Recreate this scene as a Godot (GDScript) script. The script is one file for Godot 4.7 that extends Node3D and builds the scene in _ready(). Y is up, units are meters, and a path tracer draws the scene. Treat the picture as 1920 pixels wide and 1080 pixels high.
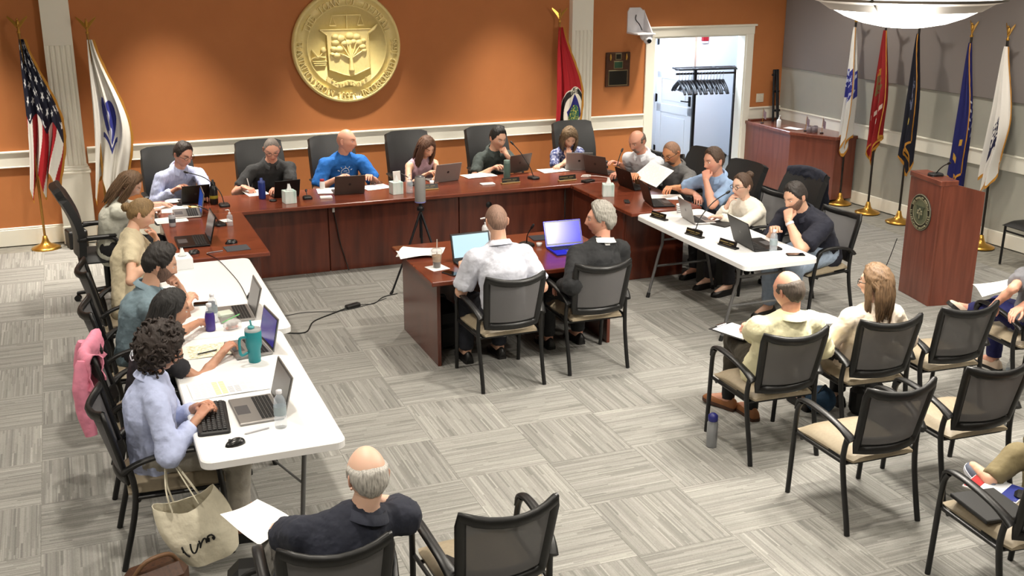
extends Node3D
# A town meeting room seen from a high camera: members around a mahogany horseshoe desk.

var mats := {}
var names := {}
var rng := RandomNumberGenerator.new()
var noise := FastNoiseLite.new()

func _ready():
	rng.seed = 7
	noise.seed = 11
	noise.noise_type = FastNoiseLite.TYPE_SIMPLEX_SMOOTH
	noise.frequency = 1.0
	setup_view()
	setup_lights()
	build_room()
	build_furniture()
	build_flags()
	build_people()
	build_desk_things()

# ------------------------------------------------------------------ view and light
func setup_view():
	var cam := Camera3D.new()
	cam.name = "camera"
	cam.fov = 29.154
	cam.near = 0.05
	cam.far = 60.0
	add_child(cam)
	cam.position = Vector3(-2.035, 3.231, 12.977)
	cam.basis = Basis(Vector3.UP, deg_to_rad(-21.829)) * Basis(Vector3.RIGHT, deg_to_rad(-17.451)) * Basis(Vector3.BACK, deg_to_rad(0.16))
	cam.current = true
	var env := Environment.new()
	env.background_mode = Environment.BG_COLOR
	env.background_color = Color(0.02, 0.02, 0.02)
	env.tonemap_mode = Environment.TONE_MAPPER_LINEAR
	env.tonemap_exposure = EXPOSURE
	env.sdfgi_enabled = true
	env.ssao_enabled = true
	env.ssil_enabled = true
	var we := WorldEnvironment.new()
	we.name = "world_environment"
	we.environment = env
	add_child(we)

const EXPOSURE := 1.75
const CEIL := 3.75
const PEND_Y := 2.74
const WARM := Color(1.0, 0.965, 0.91)

func setup_lights():
	# recessed cans that wash the orange wall
	for x in [-3.05, -1.0, 1.05, 3.0, 5.25]:
		can_light(Vector3(x, CEIL, 0.9), 12.5, 33.0)
	# recessed cans over the floor of the room
	for z in [2.8, 5.6, 8.4, 11.2]:
		for x in [-4.2, -1.4, 1.4, 4.2]:
			can_light(Vector3(x, CEIL, z), 4.2, 57.0 if z < 3.0 else 70.0)
	# recessed cans along the grey wall
	for z in [1.9, 4.6, 7.4]:
		can_light(Vector3(6.1, CEIL, z), 3.4, 62.0)
	# bowl pendants
	for p in [Vector3(2.605, PEND_Y, 7.6)]:
		pendant(p)
	# lamp of the small hall behind the doorway
	var t = thing("hall_ceiling_lamp", "round white ceiling lamp in the little hall behind the doorway", "lamp", Vector3(6.1, 2.6, -0.65))
	var g := MB.new()
	g.lathe([Vector2(0.0, -0.07), Vector2(0.1, -0.062), Vector2(0.16, -0.03), Vector2(0.17, 0.0)], 20, Vector3.ZERO)
	part(g, "shade", glow_mat("hall_glow", Color(0.86, 0.93, 1.0), 2.0), t)
	var l := OmniLight3D.new()
	l.name = "hall_light"
	l.light_color = Color(0.86, 0.93, 1.0)
	l.light_energy = 2.7
	l.light_size = 0.12
	l.omni_range = 30.0
	l.omni_attenuation = 2.0
	l.shadow_enabled = true
	t.add_child(l)
	l.position = Vector3(0, -0.2, 0)

func can_light(at: Vector3, energy: float, angle: float):
	var t = thing("recessed_ceiling_light", "round recessed downlight set in the ceiling above the meeting room", "light", at, 0.0, "recessed ceiling downlights")
	var g := MB.new()
	g.lathe([Vector2(0.075, -0.004), Vector2(0.1, -0.008), Vector2(0.112, -0.001)], 20, Vector3.ZERO)
	part(g, "trim_ring", mat("can_trim", Color(0.9, 0.9, 0.88), 0.4), t)
	g = MB.new()
	g.lathe([Vector2(0.0, -0.003), Vector2(0.075, -0.003)], 20, Vector3.ZERO)
	part(g, "lens", glow_mat("can_glow", WARM, 3.0), t)
	var l := SpotLight3D.new()
	l.name = "downlight"
	l.light_color = WARM
	l.light_energy = energy
	l.light_size = 0.09
	l.spot_range = 30.0
	l.spot_attenuation = 2.0
	l.spot_angle = angle
	l.spot_angle_attenuation = 0.9
	l.shadow_enabled = true
	t.add_child(l)
	l.position = Vector3(0, -0.02, 0)
	l.rotation_degrees = Vector3(-90, 0, 0)

func pendant(at: Vector3):
	var t = thing("pendant_lamp", "large white glass bowl pendant lamp with a metal band", "lamp", at, 0.0, "bowl pendant lamps")
	var ring := mat("pendant_metal", Color(0.3, 0.27, 0.235), 0.5, 0.3)
	var g := MB.new()
	g.lathe([Vector2(0.0, 0.0), Vector2(0.12, 0.007), Vector2(0.24, 0.03), Vector2(0.34, 0.066), Vector2(0.42, 0.108)], 48, Vector3.ZERO)
	part(g, "lower_bowl", glow_mat("bowl_glow", Color(1.0, 0.98, 0.94), 3.0), t)
	g = MB.new()
	g.lathe([Vector2(0.42, 0.106), Vector2(0.43, 0.106), Vector2(0.5, 0.15), Vector2(0.56, 0.165), Vector2(0.56, 0.18), Vector2(0.45, 0.18)], 48, Vector3.ZERO, Basis(), false)
	part(g, "metal_band", ring, t)
	g = MB.new()
	g.lathe([Vector2(0.56, 0.181), Vector2(0.575, 0.2), Vector2(0.54, 0.29), Vector2(0.36, 0.37), Vector2(0.0, 0.38)], 48, Vector3.ZERO)
	part(g, "upper_bowl", glow_mat("bowl_glow", Color(1.0, 0.98, 0.94), 3.0), t)
	for k in 3:
		var a := TAU * k / 3.0 + 2.6
		g = MB.new()
		g.tube([Vector3(cos(a) * 0.42, 0.11, sin(a) * 0.42), Vector3(cos(a) * 0.59, 0.2, sin(a) * 0.59), Vector3(cos(a) * 0.3, 0.55, sin(a) * 0.3), Vector3(cos(a) * 0.03, 0.8, sin(a) * 0.03)], 0.011, 6)
		part(g, "hanging_rod", ring, t)
	g = MB.new()
	g.tube([Vector3(0, 0.4, 0), Vector3(0, CEIL - at.y, 0)], 0.018, 8)
	part(g, "stem", ring, t)
	var l := OmniLight3D.new()
	l.name = "bowl_light"
	l.light_color = Color(1.0, 0.97, 0.92)
	l.light_energy = 3.6
	l.light_size = 0.25
	l.omni_range = 30.0
	l.omni_attenuation = 2.0
	l.shadow_enabled = true
	t.add_child(l)
	l.position = Vector3(0, -0.27, 0)

# ------------------------------------------------------------------ scene tree helpers
func numbered(called: String) -> String:
	var n: int = names.get(called, 0)
	names[called] = n + 1
	return called if n == 0 else "%s_%03d" % [called, n]

func thing(called: String, label: String, category: String, at := Vector3.ZERO, yaw := 0.0, group := "") -> Node3D:
	var o := Node3D.new()
	o.name = numbered(called)
	add_child(o)
	o.position = at
	o.rotation_degrees.y = yaw
	tag(o, label, category, group)
	return o

func tag(o: Node3D, label: String, category: String, group := ""):
	o.set_meta("label", label)
	o.set_meta("category", category)
	if group:
		o.set_meta("group", group)

func copy_of(src: Node3D, label: String, at: Vector3, yaw: float, called := "") -> Node3D:
	var c: Node3D = src.duplicate()
	var base: String = called if called else src.get_meta("base_name")
	c.name = numbered(base)
	add_child(c)
	c.position = at
	c.rotation_degrees = Vector3(0, yaw, 0)
	c.set_meta("label", label)
	return c

func part(g: MB, called: String, m: Material, parent: Node3D = null, label := "") -> MeshInstance3D:
	return place(g.done(), called, m, parent, label)

func place(mesh: Mesh, called: String, m: Material, parent: Node3D = null, label := "") -> MeshInstance3D:
	var o := MeshInstance3D.new()
	o.mesh = mesh
	if m:
		o.material_override = m
	if parent:
		o.name = called
		parent.add_child(o, true)
	else:
		o.name = numbered(called)
		add_child(o)
	if label:
		o.set_meta("label", label)
	return o

func struct(g: MB, called: String, m: Material) -> MeshInstance3D:
	var o := part(g, called, m)
	o.set_meta("kind", "structure")
	return o

# ------------------------------------------------------------------ materials
func mat(key: String, c := Color.WHITE, rough := 0.6, metal := 0.0) -> StandardMaterial3D:
	if mats.has(key):
		return mats[key]
	var m := StandardMaterial3D.new()
	m.resource_name = key
	m.albedo_color = c
	m.roughness = rough
	m.metallic = metal
	mats[key] = m
	return m

func glow_mat(key: String, c: Color, e: float) -> StandardMaterial3D:
	if mats.has(key):
		return mats[key]
	var m := mat(key, Color(0.9, 0.9, 0.9) if not key.begins_with("screen") else Color(0.02, 0.02, 0.03), 0.4 if not key.begins_with("screen") else 0.2)
	m.emission_enabled = true
	m.emission = c
	m.emission_energy_multiplier = e
	return m

func glass(key: String, c: Color, alpha := 0.15) -> StandardMaterial3D:
	if mats.has(key):
		return mats[key]
	var m := mat(key, Color(c.r, c.g, c.b, alpha), 0.05)
	m.transparency = BaseMaterial3D.TRANSPARENCY_ALPHA
	return m

func noise_tex(freq: float, ramp: Array, size := 256, octaves := 4, sd := 1, normal := false) -> NoiseTexture2D:
	var n := FastNoiseLite.new()
	n.seed = sd
	n.noise_type = FastNoiseLite.TYPE_SIMPLEX_SMOOTH
	n.frequency = freq
	n.fractal_octaves = octaves
	var t := NoiseTexture2D.new()
	t.width = size
	t.height = size
	t.seamless = true
	t.noise = n
	if normal:
		t.as_normal_map = true
		t.bump_strength = 4.0
	elif ramp.size():
		var g := Gradient.new()
		var offs := PackedFloat32Array()
		var cols := PackedColorArray()
		for i in ramp.size():
			offs.append(float(i) / (ramp.size() - 1))
			cols.append(ramp[i])
		g.offsets = offs
		g.colors = cols
		t.color_ramp = g
	return t

# a material whose colour wanders between a few tones, mapped by position
func grained(key: String, ramp: Array, freq: float, scale: Vector3, rough := 0.5, bump := 0.0) -> StandardMaterial3D:
	if mats.has(key):
		return mats[key]
	var m := mat(key, Color.WHITE, rough)
	m.albedo_texture = noise_tex(freq, ramp, 256, 4, key.hash() % 1000)
	m.uv1_triplanar = true
	m.uv1_scale = scale
	if bump > 0.0:
		m.heightmap_enabled = true
		m.heightmap_scale = bump
		m.heightmap_texture = noise_tex(freq, [], 256, 4, key.hash() % 1000)
	return m

# ------------------------------------------------------------------ mesh builder
class MB:
	var st := SurfaceTool.new()
	var group := 0
	var count := 0
	var tf := Transform3D.IDENTITY

	func _init():
		st.begin(Mesh.PRIMITIVE_TRIANGLES)

	func flat():
		st.set_smooth_group(0xFFFFFFFF)

	func smooth():
		group += 1
		st.set_smooth_group(group)

	# corners run counter-clockwise as seen from outside
	func tri(a: Vector3, b: Vector3, c: Vector3):
		st.add_vertex(tf * a)
		st.add_vertex(tf * c)
		st.add_vertex(tf * b)
		count += 1

	func quad(a: Vector3, b: Vector3, c: Vector3, d: Vector3):
		tri(a, b, c)
		tri(a, c, d)

	func quv(a: Vector3, b: Vector3, c: Vector3, d: Vector3, r := Rect2(0, 0, 1, 1)):
		var uv := [Vector2(r.position.x, r.end.y), r.end, Vector2(r.end.x, r.position.y), r.position]
		var p := [a, b, c, d]
		for k in [0, 2, 1, 0, 3, 2]:
			st.set_uv(uv[k])
			st.add_vertex(tf * p[k])
		count += 2

	func box(c: Vector3, s: Vector3, bev := 0.0, b := Basis()):
		flat()
		var h := s * 0.5
		var e := minf(bev, minf(h.x, minf(h.y, h.z)) * 0.95)
		for ax in 3:
			var u := (ax + 1) % 3
			var v := (ax + 2) % 3
			for sg in [-1.0, 1.0]:
				var q := []
				for k in [[-1, -1], [1, -1], [1, 1], [-1, 1]]:
					var p := Vector3()
					p[ax] = h[ax] * sg
					p[u] = (h[u] - e) * k[0]
					p[v] = (h[v] - e) * k[1]
					q.append(c + b * p)
				if sg > 0:
					quad(q[0], q[1], q[2], q[3])
				else:
					quad(q[3], q[2], q[1], q[0])
		if e <= 0.0:
			return
		for ax in 3:
			var u := (ax + 1) % 3
			var v := (ax + 2) % 3
			for su in [-1.0, 1.0]:
				for sv in [-1.0, 1.0]:
					var q := []
					for k in [[0, -1], [0, 1], [1, 1], [1, -1]]:
						var p := Vector3()
						p[ax] = (h[ax] - e) * k[1]
						p[u] = (h[u] - (e if k[0] else 0.0)) * su
						p[v] = (h[v] - (0.0 if k[0] else e)) * sv
						q.append(c + b * p)
					if su * sv < 0:
						quad(q[0], q[1], q[2], q[3])
					else:
						quad(q[3], q[2], q[1], q[0])
		for sx in [-1.0, 1.0]:
			for sy in [-1.0, 1.0]:
				for sz in [-1.0, 1.0]:
					var a := c + b * Vector3(h.x * sx, (h.y - e) * sy, (h.z - e) * sz)
					var d := c + b * Vector3((h.x - e) * sx, h.y * sy, (h.z - e) * sz)
					var f := c + b * Vector3((h.x - e) * sx, (h.y - e) * sy, h.z * sz)
					if sx * sy * sz > 0:
						tri(a, d, f)
					else:
						tri(f, d, a)

	# swept round bar; r is one radius or one for each point; sq flattens the section along its second axis
	func tube(pts: Array, r, sides := 8, caps := true, sq := 1.0, up := Vector3.ZERO):
		smooth()
		var n := pts.size()
		var rings := []
		var t0: Vector3 = (pts[1] - pts[0]).normalized()
		var nx := (up if up != Vector3.ZERO else (Vector3.UP if absf(t0.y) < 0.9 else Vector3.RIGHT)).cross(t0).normalized()
		for i in n:
			var t: Vector3 = (pts[mini(i + 1, n - 1)] - pts[maxi(i - 1, 0)]).normalized()
			if up != Vector3.ZERO and absf(up.dot(t)) < 0.98:
				nx = up.cross(t).normalized()
			else:
				nx = (nx - t * nx.dot(t)).normalized()
			var ny := t.cross(nx)
			var rad: float = r[i] if r is Array else r
			var ring := []
			for k in sides:
				var a := TAU * k / sides
				ring.append(pts[i] + (nx * cos(a) + ny * sin(a) * sq) * rad)
			rings.append(ring)
		for i in n - 1:
			for k in sides:
				var k2 := (k + 1) % sides
				quad(rings[i][k], rings[i][k2], rings[i + 1][k2], rings[i + 1][k])
		if caps:
			flat()
			for k in range(1, sides - 1):
				tri(rings[0][0], rings[0][k + 1], rings[0][k])
				tri(rings[n - 1][0], rings[n - 1][k], rings[n - 1][k + 1])

	# profile of (radius, height) points turned about y
	func lathe(prof: Array, segs: int, at: Vector3, b := Basis(), sm := true):
		if sm:
			smooth()
		else:
			flat()
		for i in prof.size() - 1:
			var p: Vector2 = prof[i]
			var q: Vector2 = prof[i + 1]
			if not sm:
				smooth()
			for k in segs:
				var a := TAU * k / segs
				var c := TAU * (k + 1) / segs
				var p0 := at + b * Vector3(cos(a) * p.x, p.y, sin(a) * p.x)
				var p1 := at + b * Vector3(cos(c) * p.x, p.y, sin(c) * p.x)
				var q0 := at + b * Vector3(cos(a) * q.x, q.y, sin(a) * q.x)
				var q1 := at + b * Vector3(cos(c) * q.x, q.y, sin(c) * q.x)
				if p.x > 1e-6:
					tri(p0, q0, p1)
				if q.x > 1e-6:
					tri(p1, q0, q1)

	func disc(at: Vector3, r: float, nrm: Vector3, segs := 16):
		flat()
		var x := (Vector3.UP if absf(nrm.y) < 0.9 else Vector3.RIGHT).cross(nrm).normalized()
		var y := nrm.cross(x)
		for k in segs:
			var a := TAU * k / segs
			var c := TAU * (k + 1) / segs
			tri(at, at + (x * cos(a) + y * sin(a)) * r, at + (x * cos(c) + y * sin(c)) * r)

	# outline in the local xy plane (counter-clockwise), pushed out to thickness d along z, front edge chamfered by bev
	func prism(poly: PackedVector2Array, z0: float, z1: float, b := Basis(), at := Vector3.ZERO, bev := 0.0):
		flat()
		if Geometry2D.is_polygon_clockwise(poly):
			poly = poly.duplicate()
			poly.reverse()
		var n := poly.size()
		var top := poly
		if bev > 0.0:
			var off := Geometry2D.offset_polygon(poly, -bev, Geometry2D.JOIN_MITER)
			if off.size() == 1 and off[0].size() == n:
				top = off[0]
				if Geometry2D.is_polygon_clockwise(top):
					top.reverse()
				var best := 0
				for k in n:
					if top[k].distance_to(poly[0]) < top[best].distance_to(poly[0]):
						best = k
				var rot := PackedVector2Array()
				for k in n:
					rot.append(top[(k + best) % n])
				top = rot
		var ix := Geometry2D.triangulate_polygon(top)
		for k in range(0, ix.size(), 3):
			var p := [top[ix[k]], top[ix[k + 1]], top[ix[k + 2]]]
			if (p[1] - p[0]).cross(p[2] - p[0]) < 0:
				p.reverse()
			tri(at + b * Vector3(p[0].x, p[0].y, z1), at + b * Vector3(p[1].x, p[1].y, z1), at + b * Vector3(p[2].x, p[2].y, z1))
		ix = Geometry2D.triangulate_polygon(poly)
		for k in range(0, ix.size(), 3):
			var p := [poly[ix[k]], poly[ix[k + 1]], poly[ix[k + 2]]]
			if (p[1] - p[0]).cross(p[2] - p[0]) > 0:
				p.reverse()
			tri(at + b * Vector3(p[0].x, p[0].y, z0), at + b * Vector3(p[1].x, p[1].y, z0), at + b * Vector3(p[2].x, p[2].y, z0))
		var zs := z1 - (bev if top != poly else 0.0)
		for k in n:
			var k2 := (k + 1) % n
			var a0 := at + b * Vector3(poly[k].x, poly[k].y, z0)
			var a1 := at + b * Vector3(poly[k2].x, poly[k2].y, z0)
			var b0 := at + b * Vector3(poly[k].x, poly[k].y, zs)
			var b1 := at + b * Vector3(poly[k2].x, poly[k2].y, zs)
			quad(a0, a1, b1, b0)
			if top != poly:
				quad(b0, b1, at + b * Vector3(top[k2].x, top[k2].y, z1), at + b * Vector3(top[k].x, top[k].y, z1))

	# grid of points rows x cols; thick > 0 adds a second face behind it
	func sheet(rows: Array, thick := 0.0, uv := true):
		smooth()
		var nr := rows.size()
		var nc: int = rows[0].size()
		var nrm := func(i: int, j: int) -> Vector3:
			var du: Vector3 = rows[i][mini(j + 1, nc - 1)] - rows[i][maxi(j - 1, 0)]
			var dv: Vector3 = rows[mini(i + 1, nr - 1)][j] - rows[maxi(i - 1, 0)][j]
			return dv.cross(du).normalized()
		for i in nr - 1:
			for j in nc - 1:
				for k in [[0, 0], [0, 1], [1, 0], [0, 1], [1, 1], [1, 0]]:
					var a: int = i + k[0]
					var c: int = j + k[1]
					if uv:
						st.set_uv(Vector2(float(c) / (nc - 1), float(a) / (nr - 1)))
					st.add_vertex(tf * rows[a][c])
				count += 2
		if thick > 0.0:
			var back := []
			for i in nr:
				var r := []
				for j in nc:
					r.append(rows[i][j] - nrm.call(i, j) * thick)
				back.append(r)
			smooth()
			for i in nr - 1:
				for j in nc - 1:
					for k in [[0, 0], [1, 0], [0, 1], [0, 1], [1, 0], [1, 1]]:
						var a: int = i + k[0]
						var c: int = j + k[1]
						if uv:
							st.set_uv(Vector2(float(c) / (nc - 1), float(a) / (nr - 1)))
						st.add_vertex(tf * back[a][c])
			flat()
			var rim := []
			for j in nc: rim.append([rows[0][j], back[0][j]])
			for i in range(1, nr): rim.append([rows[i][nc - 1], back[i][nc - 1]])
			for j in range(nc - 2, -1, -1): rim.append([rows[nr - 1][j], back[nr - 1][j]])
			for i in range(nr - 2, -1, -1): rim.append([rows[i][0], back[i][0]])
			for i in rim.size() - 1:
				quad(rim[i][0], rim[i + 1][0], rim[i + 1][1], rim[i][1])

	func ball(c: Vector3, r: Vector3, segs := 12, rings := 8, b := Basis()):
		smooth()
		for i in rings:
			var t0 := PI * i / rings
			var t1 := PI * (i + 1) / rings
			for k in segs:
				var a := TAU * k / segs
				var d := TAU * (k + 1) / segs
				var p := []
				for q in [[t0, a], [t1, a], [t1, d], [t0, d]]:
					p.append(c + b * (Vector3(sin(q[0]) * sin(q[1]), cos(q[0]), sin(q[0]) * cos(q[1])) * r))
				if i > 0:
					tri(p[0], p[2], p[3])
				if i < rings - 1:
					tri(p[0], p[1], p[2])

	func done() -> ArrayMesh:
		st.generate_normals()
		st.index()
		return st.commit()

func round_rect(w: float, h: float, r: float, n := 5) -> PackedVector2Array:
	var p := PackedVector2Array()
	for k in 4:
		var c := Vector2((w * 0.5 - r) * [1, -1, -1, 1][k], (h * 0.5 - r) * [1, 1, -1, -1][k])
		for i in n + 1:
			var a := PI * 0.5 * (k + float(i) / n)
			p.append(c + Vector2(cos(a), sin(a)) * r)
	return p

func circle(r: float, n: int, at := Vector2.ZERO, sy := 1.0) -> PackedVector2Array:
	var p := PackedVector2Array()
	for i in n:
		p.append(at + Vector2(cos(TAU * i / n), sin(TAU * i / n) * sy) * r)
	return p

func bez(a: Vector3, b: Vector3, c: Vector3, d: Vector3, n := 8) -> Array:
	var r := []
	for i in n + 1:
		r.append(a.bezier_interpolate(b, c, d, float(i) / n))
	return r

func spline(pts: Array, per := 4) -> Array:
	var out := []
	var n := pts.size()
	for i in n - 1:
		for k in per:
			out.append(pts[i].cubic_interpolate(pts[i + 1], pts[maxi(i - 1, 0)], pts[mini(i + 2, n - 1)], float(k) / per))
	out.append(pts[n - 1])
	return out

const FLAT := Basis(Vector3(1, 0, 0), Vector3(0, 0, -1), Vector3(0, 1, 0))   # prism laid down: outline in x and -z, thickness up

# ------------------------------------------------------------------ room
const RW_A := Vector3(7.16, 0, 0)
const RW_SLOPE := 0.0646
const D := 0.745     # desk height
const T := 0.737     # folding table height

func wood(key := "mahogany", vertical := false) -> StandardMaterial3D:
	var k := key + ("_v" if vertical else "_h")
	if mats.has(k):
		return mats[k]
	var tones := {
		"mahogany": [Color(0.265, 0.115, 0.075), Color(0.335, 0.152, 0.1), Color(0.385, 0.18, 0.12), Color(0.3, 0.132, 0.086)],
		"cherry": [Color(0.36, 0.185, 0.14), Color(0.42, 0.22, 0.165), Color(0.47, 0.25, 0.187), Color(0.39, 0.2, 0.15)],
		"mahogany_top": [Color(0.35, 0.155, 0.1), Color(0.43, 0.2, 0.13), Color(0.48, 0.23, 0.15), Color(0.39, 0.175, 0.112)]}
	var m := grained(k, tones[key], 0.012, Vector3(2.2, 0.22, 2.2) if vertical else Vector3(0.45, 0.45, 2.6), 0.27)
	m.clearcoat_enabled = true
	m.clearcoat = 0.35
	m.clearcoat_roughness = 0.18
	return m

func build_room():
	var orange := grained("orange_paint", [Color(0.72, 0.45, 0.25), Color(0.745, 0.47, 0.265)], 0.02, Vector3(0.5, 0.5, 0.5), 0.75)
	var white := mat("white_trim", Color(0.95, 0.94, 0.89), 0.45)
	var grey_low := grained("grey_wall", [Color(0.64, 0.64, 0.6), Color(0.665, 0.66, 0.62)], 0.02, Vector3(0.5, 0.5, 0.5), 0.8)
	var grey_up := grained("fabric_wall", [Color(0.5, 0.475, 0.465), Color(0.54, 0.51, 0.5)], 0.2, Vector3(6, 6, 6), 0.95)
	var g := MB.new()
	g.box(Vector3(-0.93, CEIL / 2, -0.075), Vector3(12.15, CEIL, 0.15))
	g.box(Vector3(6.87, CEIL / 2, -0.075), Vector3(0.64, CEIL, 0.15))
	g.box(Vector3(5.845, (CEIL + 2.03) / 2, -0.075), Vector3(1.41, CEIL - 2.03, 0.15))
	struct(g, "wall_back", orange)
	var rb := Basis(Vector3.UP, -atan(RW_SLOPE)) * Basis(Vector3.UP, PI)   # local x runs along the right wall towards -z
	var len := 16.5
	var rwp := func(z: float, y: float, out: float) -> Vector3:
		return RW_A + Vector3(RW_SLOPE * z, y, z) + Vector3(-1, 0, RW_SLOPE).normalized() * out
	g = MB.new()
	var yaw := Basis(Vector3.UP, atan(RW_SLOPE))
	g.box(rwp.call(len / 2 - 0.5, CEIL / 2, -0.1), Vector3(0.2, CEIL, len + 1.0), 0.0, yaw)
	struct(g, "wall_right", grey_low)
	g = MB.new()
	g.box(rwp.call(len / 2, (CEIL + 1.58) / 2, 0.006), Vector3(0.03, CEIL - 1.58, len), 0.004, yaw)
	struct(g, "trim_001", grey_up)
	g = MB.new()
	g.box(Vector3(-7.1, CEIL / 2, 7.5), Vector3(0.2, CEIL, 16.0))
	struct(g, "wall_left", grey_low)
	g = MB.new()
	g.box(Vector3(0.6, CEIL / 2, 15.6), Vector3(15.6, CEIL, 0.2))
	struct(g, "wall_front", grey_low)
	g = MB.new()
	g.box(Vector3(0.6, CEIL + 0.1, 7.2), Vector3(15.8, 0.2, 17.2))
	struct(g, "ceiling", mat("ceiling_white", Color(0.9, 0.9, 0.88), 0.9))
	# trims on the back wall
	var k := 1
	for seg in [[-7.0, -2.22], [-1.89, 3.91], [4.23, 5.02], [6.65, 7.16]]:
		k += 1
		g = MB.new()
		var cx: float = (seg[0] + seg[1]) / 2
		var w: float = seg[1] - seg[0]
		g.box(Vector3(cx, 0.945, 0.011), Vector3(w, 0.155, 0.022), 0.004)
		g.box(Vector3(cx, 1.034, 0.02), Vector3(w, 0.024, 0.042), 0.007)
		g.box(Vector3(cx, 0.872, 0.015), Vector3(w, 0.014, 0.03), 0.004)
		struct(g, "trim_%03d" % k, white)
		g = MB.new()
		g.box(Vector3(cx, 0.092, 0.011), Vector3(w, 0.184, 0.022), 0.004)
		g.box(Vector3(cx, 0.195, 0.008), Vector3(w, 0.022, 0.016), 0.006)
		struct(g, "baseboard_back_%03d" % k, white)
	g = MB.new()
	g.box(rwp.call(len / 2, 0.92, 0.011), Vector3(0.022, 0.16, len), 0.004, yaw)
	g.box(rwp.call(len / 2, 1.01, 0.018), Vector3(0.036, 0.022, len), 0.006, yaw)
	struct(g, "trim_010", white)
	g = MB.new()
	g.box(rwp.call(len / 2, 0.08, 0.011), Vector3(0.022, 0.16, len), 0.006, yaw)
	struct(g, "baseboard_right", white)
	# pilasters
	for px in [-2.055, 4.07]:
		g = MB.new()
		var prof := PackedVector2Array()
		var hw := 0.145
		prof.append(Vector2(-hw, 0.0))
		prof.append(Vector2(-hw, -0.1))
		for f in 5:
			var fx := -0.104 + f * 0.052
			for a in 5:
				var an := PI * a / 4.0
				prof.append(Vector2(fx - 0.016 * cos(an), -0.1 + 0.013 * sin(an)))
		prof.append(Vector2(hw, -0.1))
		prof.append(Vector2(hw, 0.0))
		g.prism(prof, 0.86, 2.15, FLAT, Vector3(px, 0, 0))
		g.box(Vector3(px, (CEIL + 2.15) / 2, 0.05), Vector3(0.29, CEIL - 2.15, 0.1), 0.003)
		g.box(Vector3(px, 0.39, 0.065), Vector3(0.335, 0.78, 0.13), 0.005)
		g.box(Vector3(px, 0.79, 0.072), Vector3(0.365, 0.026, 0.144), 0.008)
		g.box(Vector3(px, 0.82, 0.065), Vector3(0.34, 0.04, 0.13), 0.012)
		g.box(Vector3(px, 0.85, 0.06), Vector3(0.315, 0.022, 0.12), 0.008)
		g.box(Vector3(px, 0.1, 0.072), Vector3(0.355, 0.2, 0.144), 0.006)
		var o := struct(g, "trim_%03d" % (20 if px < 0 else 21), white)
		o.set_meta("label", "white fluted pilaster on a square pedestal against the orange wall")
	# door casing and the hall behind it
	g = MB.new()
	g.box(Vector3(5.083, 1.02, 0.014), Vector3(0.125, 2.04, 0.028), 0.005)
	g.box(Vector3(6.605, 1.02, 0.014), Vector3(0.11, 2.04, 0.028), 0.005)
	g.box(Vector3(5.845, 2.085, 0.016), Vector3(1.64, 0.11, 0.032), 0.005)
	g.box(Vector3(5.845, 2.15, 0.026), Vector3(1.7, 0.026, 0.052), 0.008)
	g.box(Vector3(5.155, 1.015, -0.075), Vector3(0.02, 2.03, 0.17), 0.003)
	g.box(Vector3(6.54, 1.015, -0.075), Vector3(0.02, 2.03, 0.17), 0.003)
	g.box(Vector3(5.845, 2.02, -0.075), Vector3(1.4, 0.02, 0.17), 0.003)
	struct(g, "trim_030", white)
	var hall := mat("hall_white", Color(0.83, 0.85, 0.88), 0.7)
	g = MB.new()
	g.box(Vector3(6.4, 1.35, -1.85), Vector3(2.9, 2.7, 0.1))
	g.box(Vector3(5.1, 1.35, -1.0), Vector3(0.1, 2.7, 1.7))
	g.box(Vector3(7.8, 1.35, -1.0), Vector3(0.1, 2.7, 1.7))
	g.box(Vector3(7.45, 1.35, -0.18), Vector3(0.7, 2.7, 0.06))
	g.box(Vector3(6.4, 2.72, -1.0), Vector3(2.9, 0.1, 1.7))
	g.box(Vector3(5.53, 1.35, -1.36), Vector3(0.82, 2.7, 0.08))
	struct(g, "wall_hall", hall)
	build_floor()
	hall_door()
	coat_rack()
	seal_medallion()
	wall_fittings()

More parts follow.
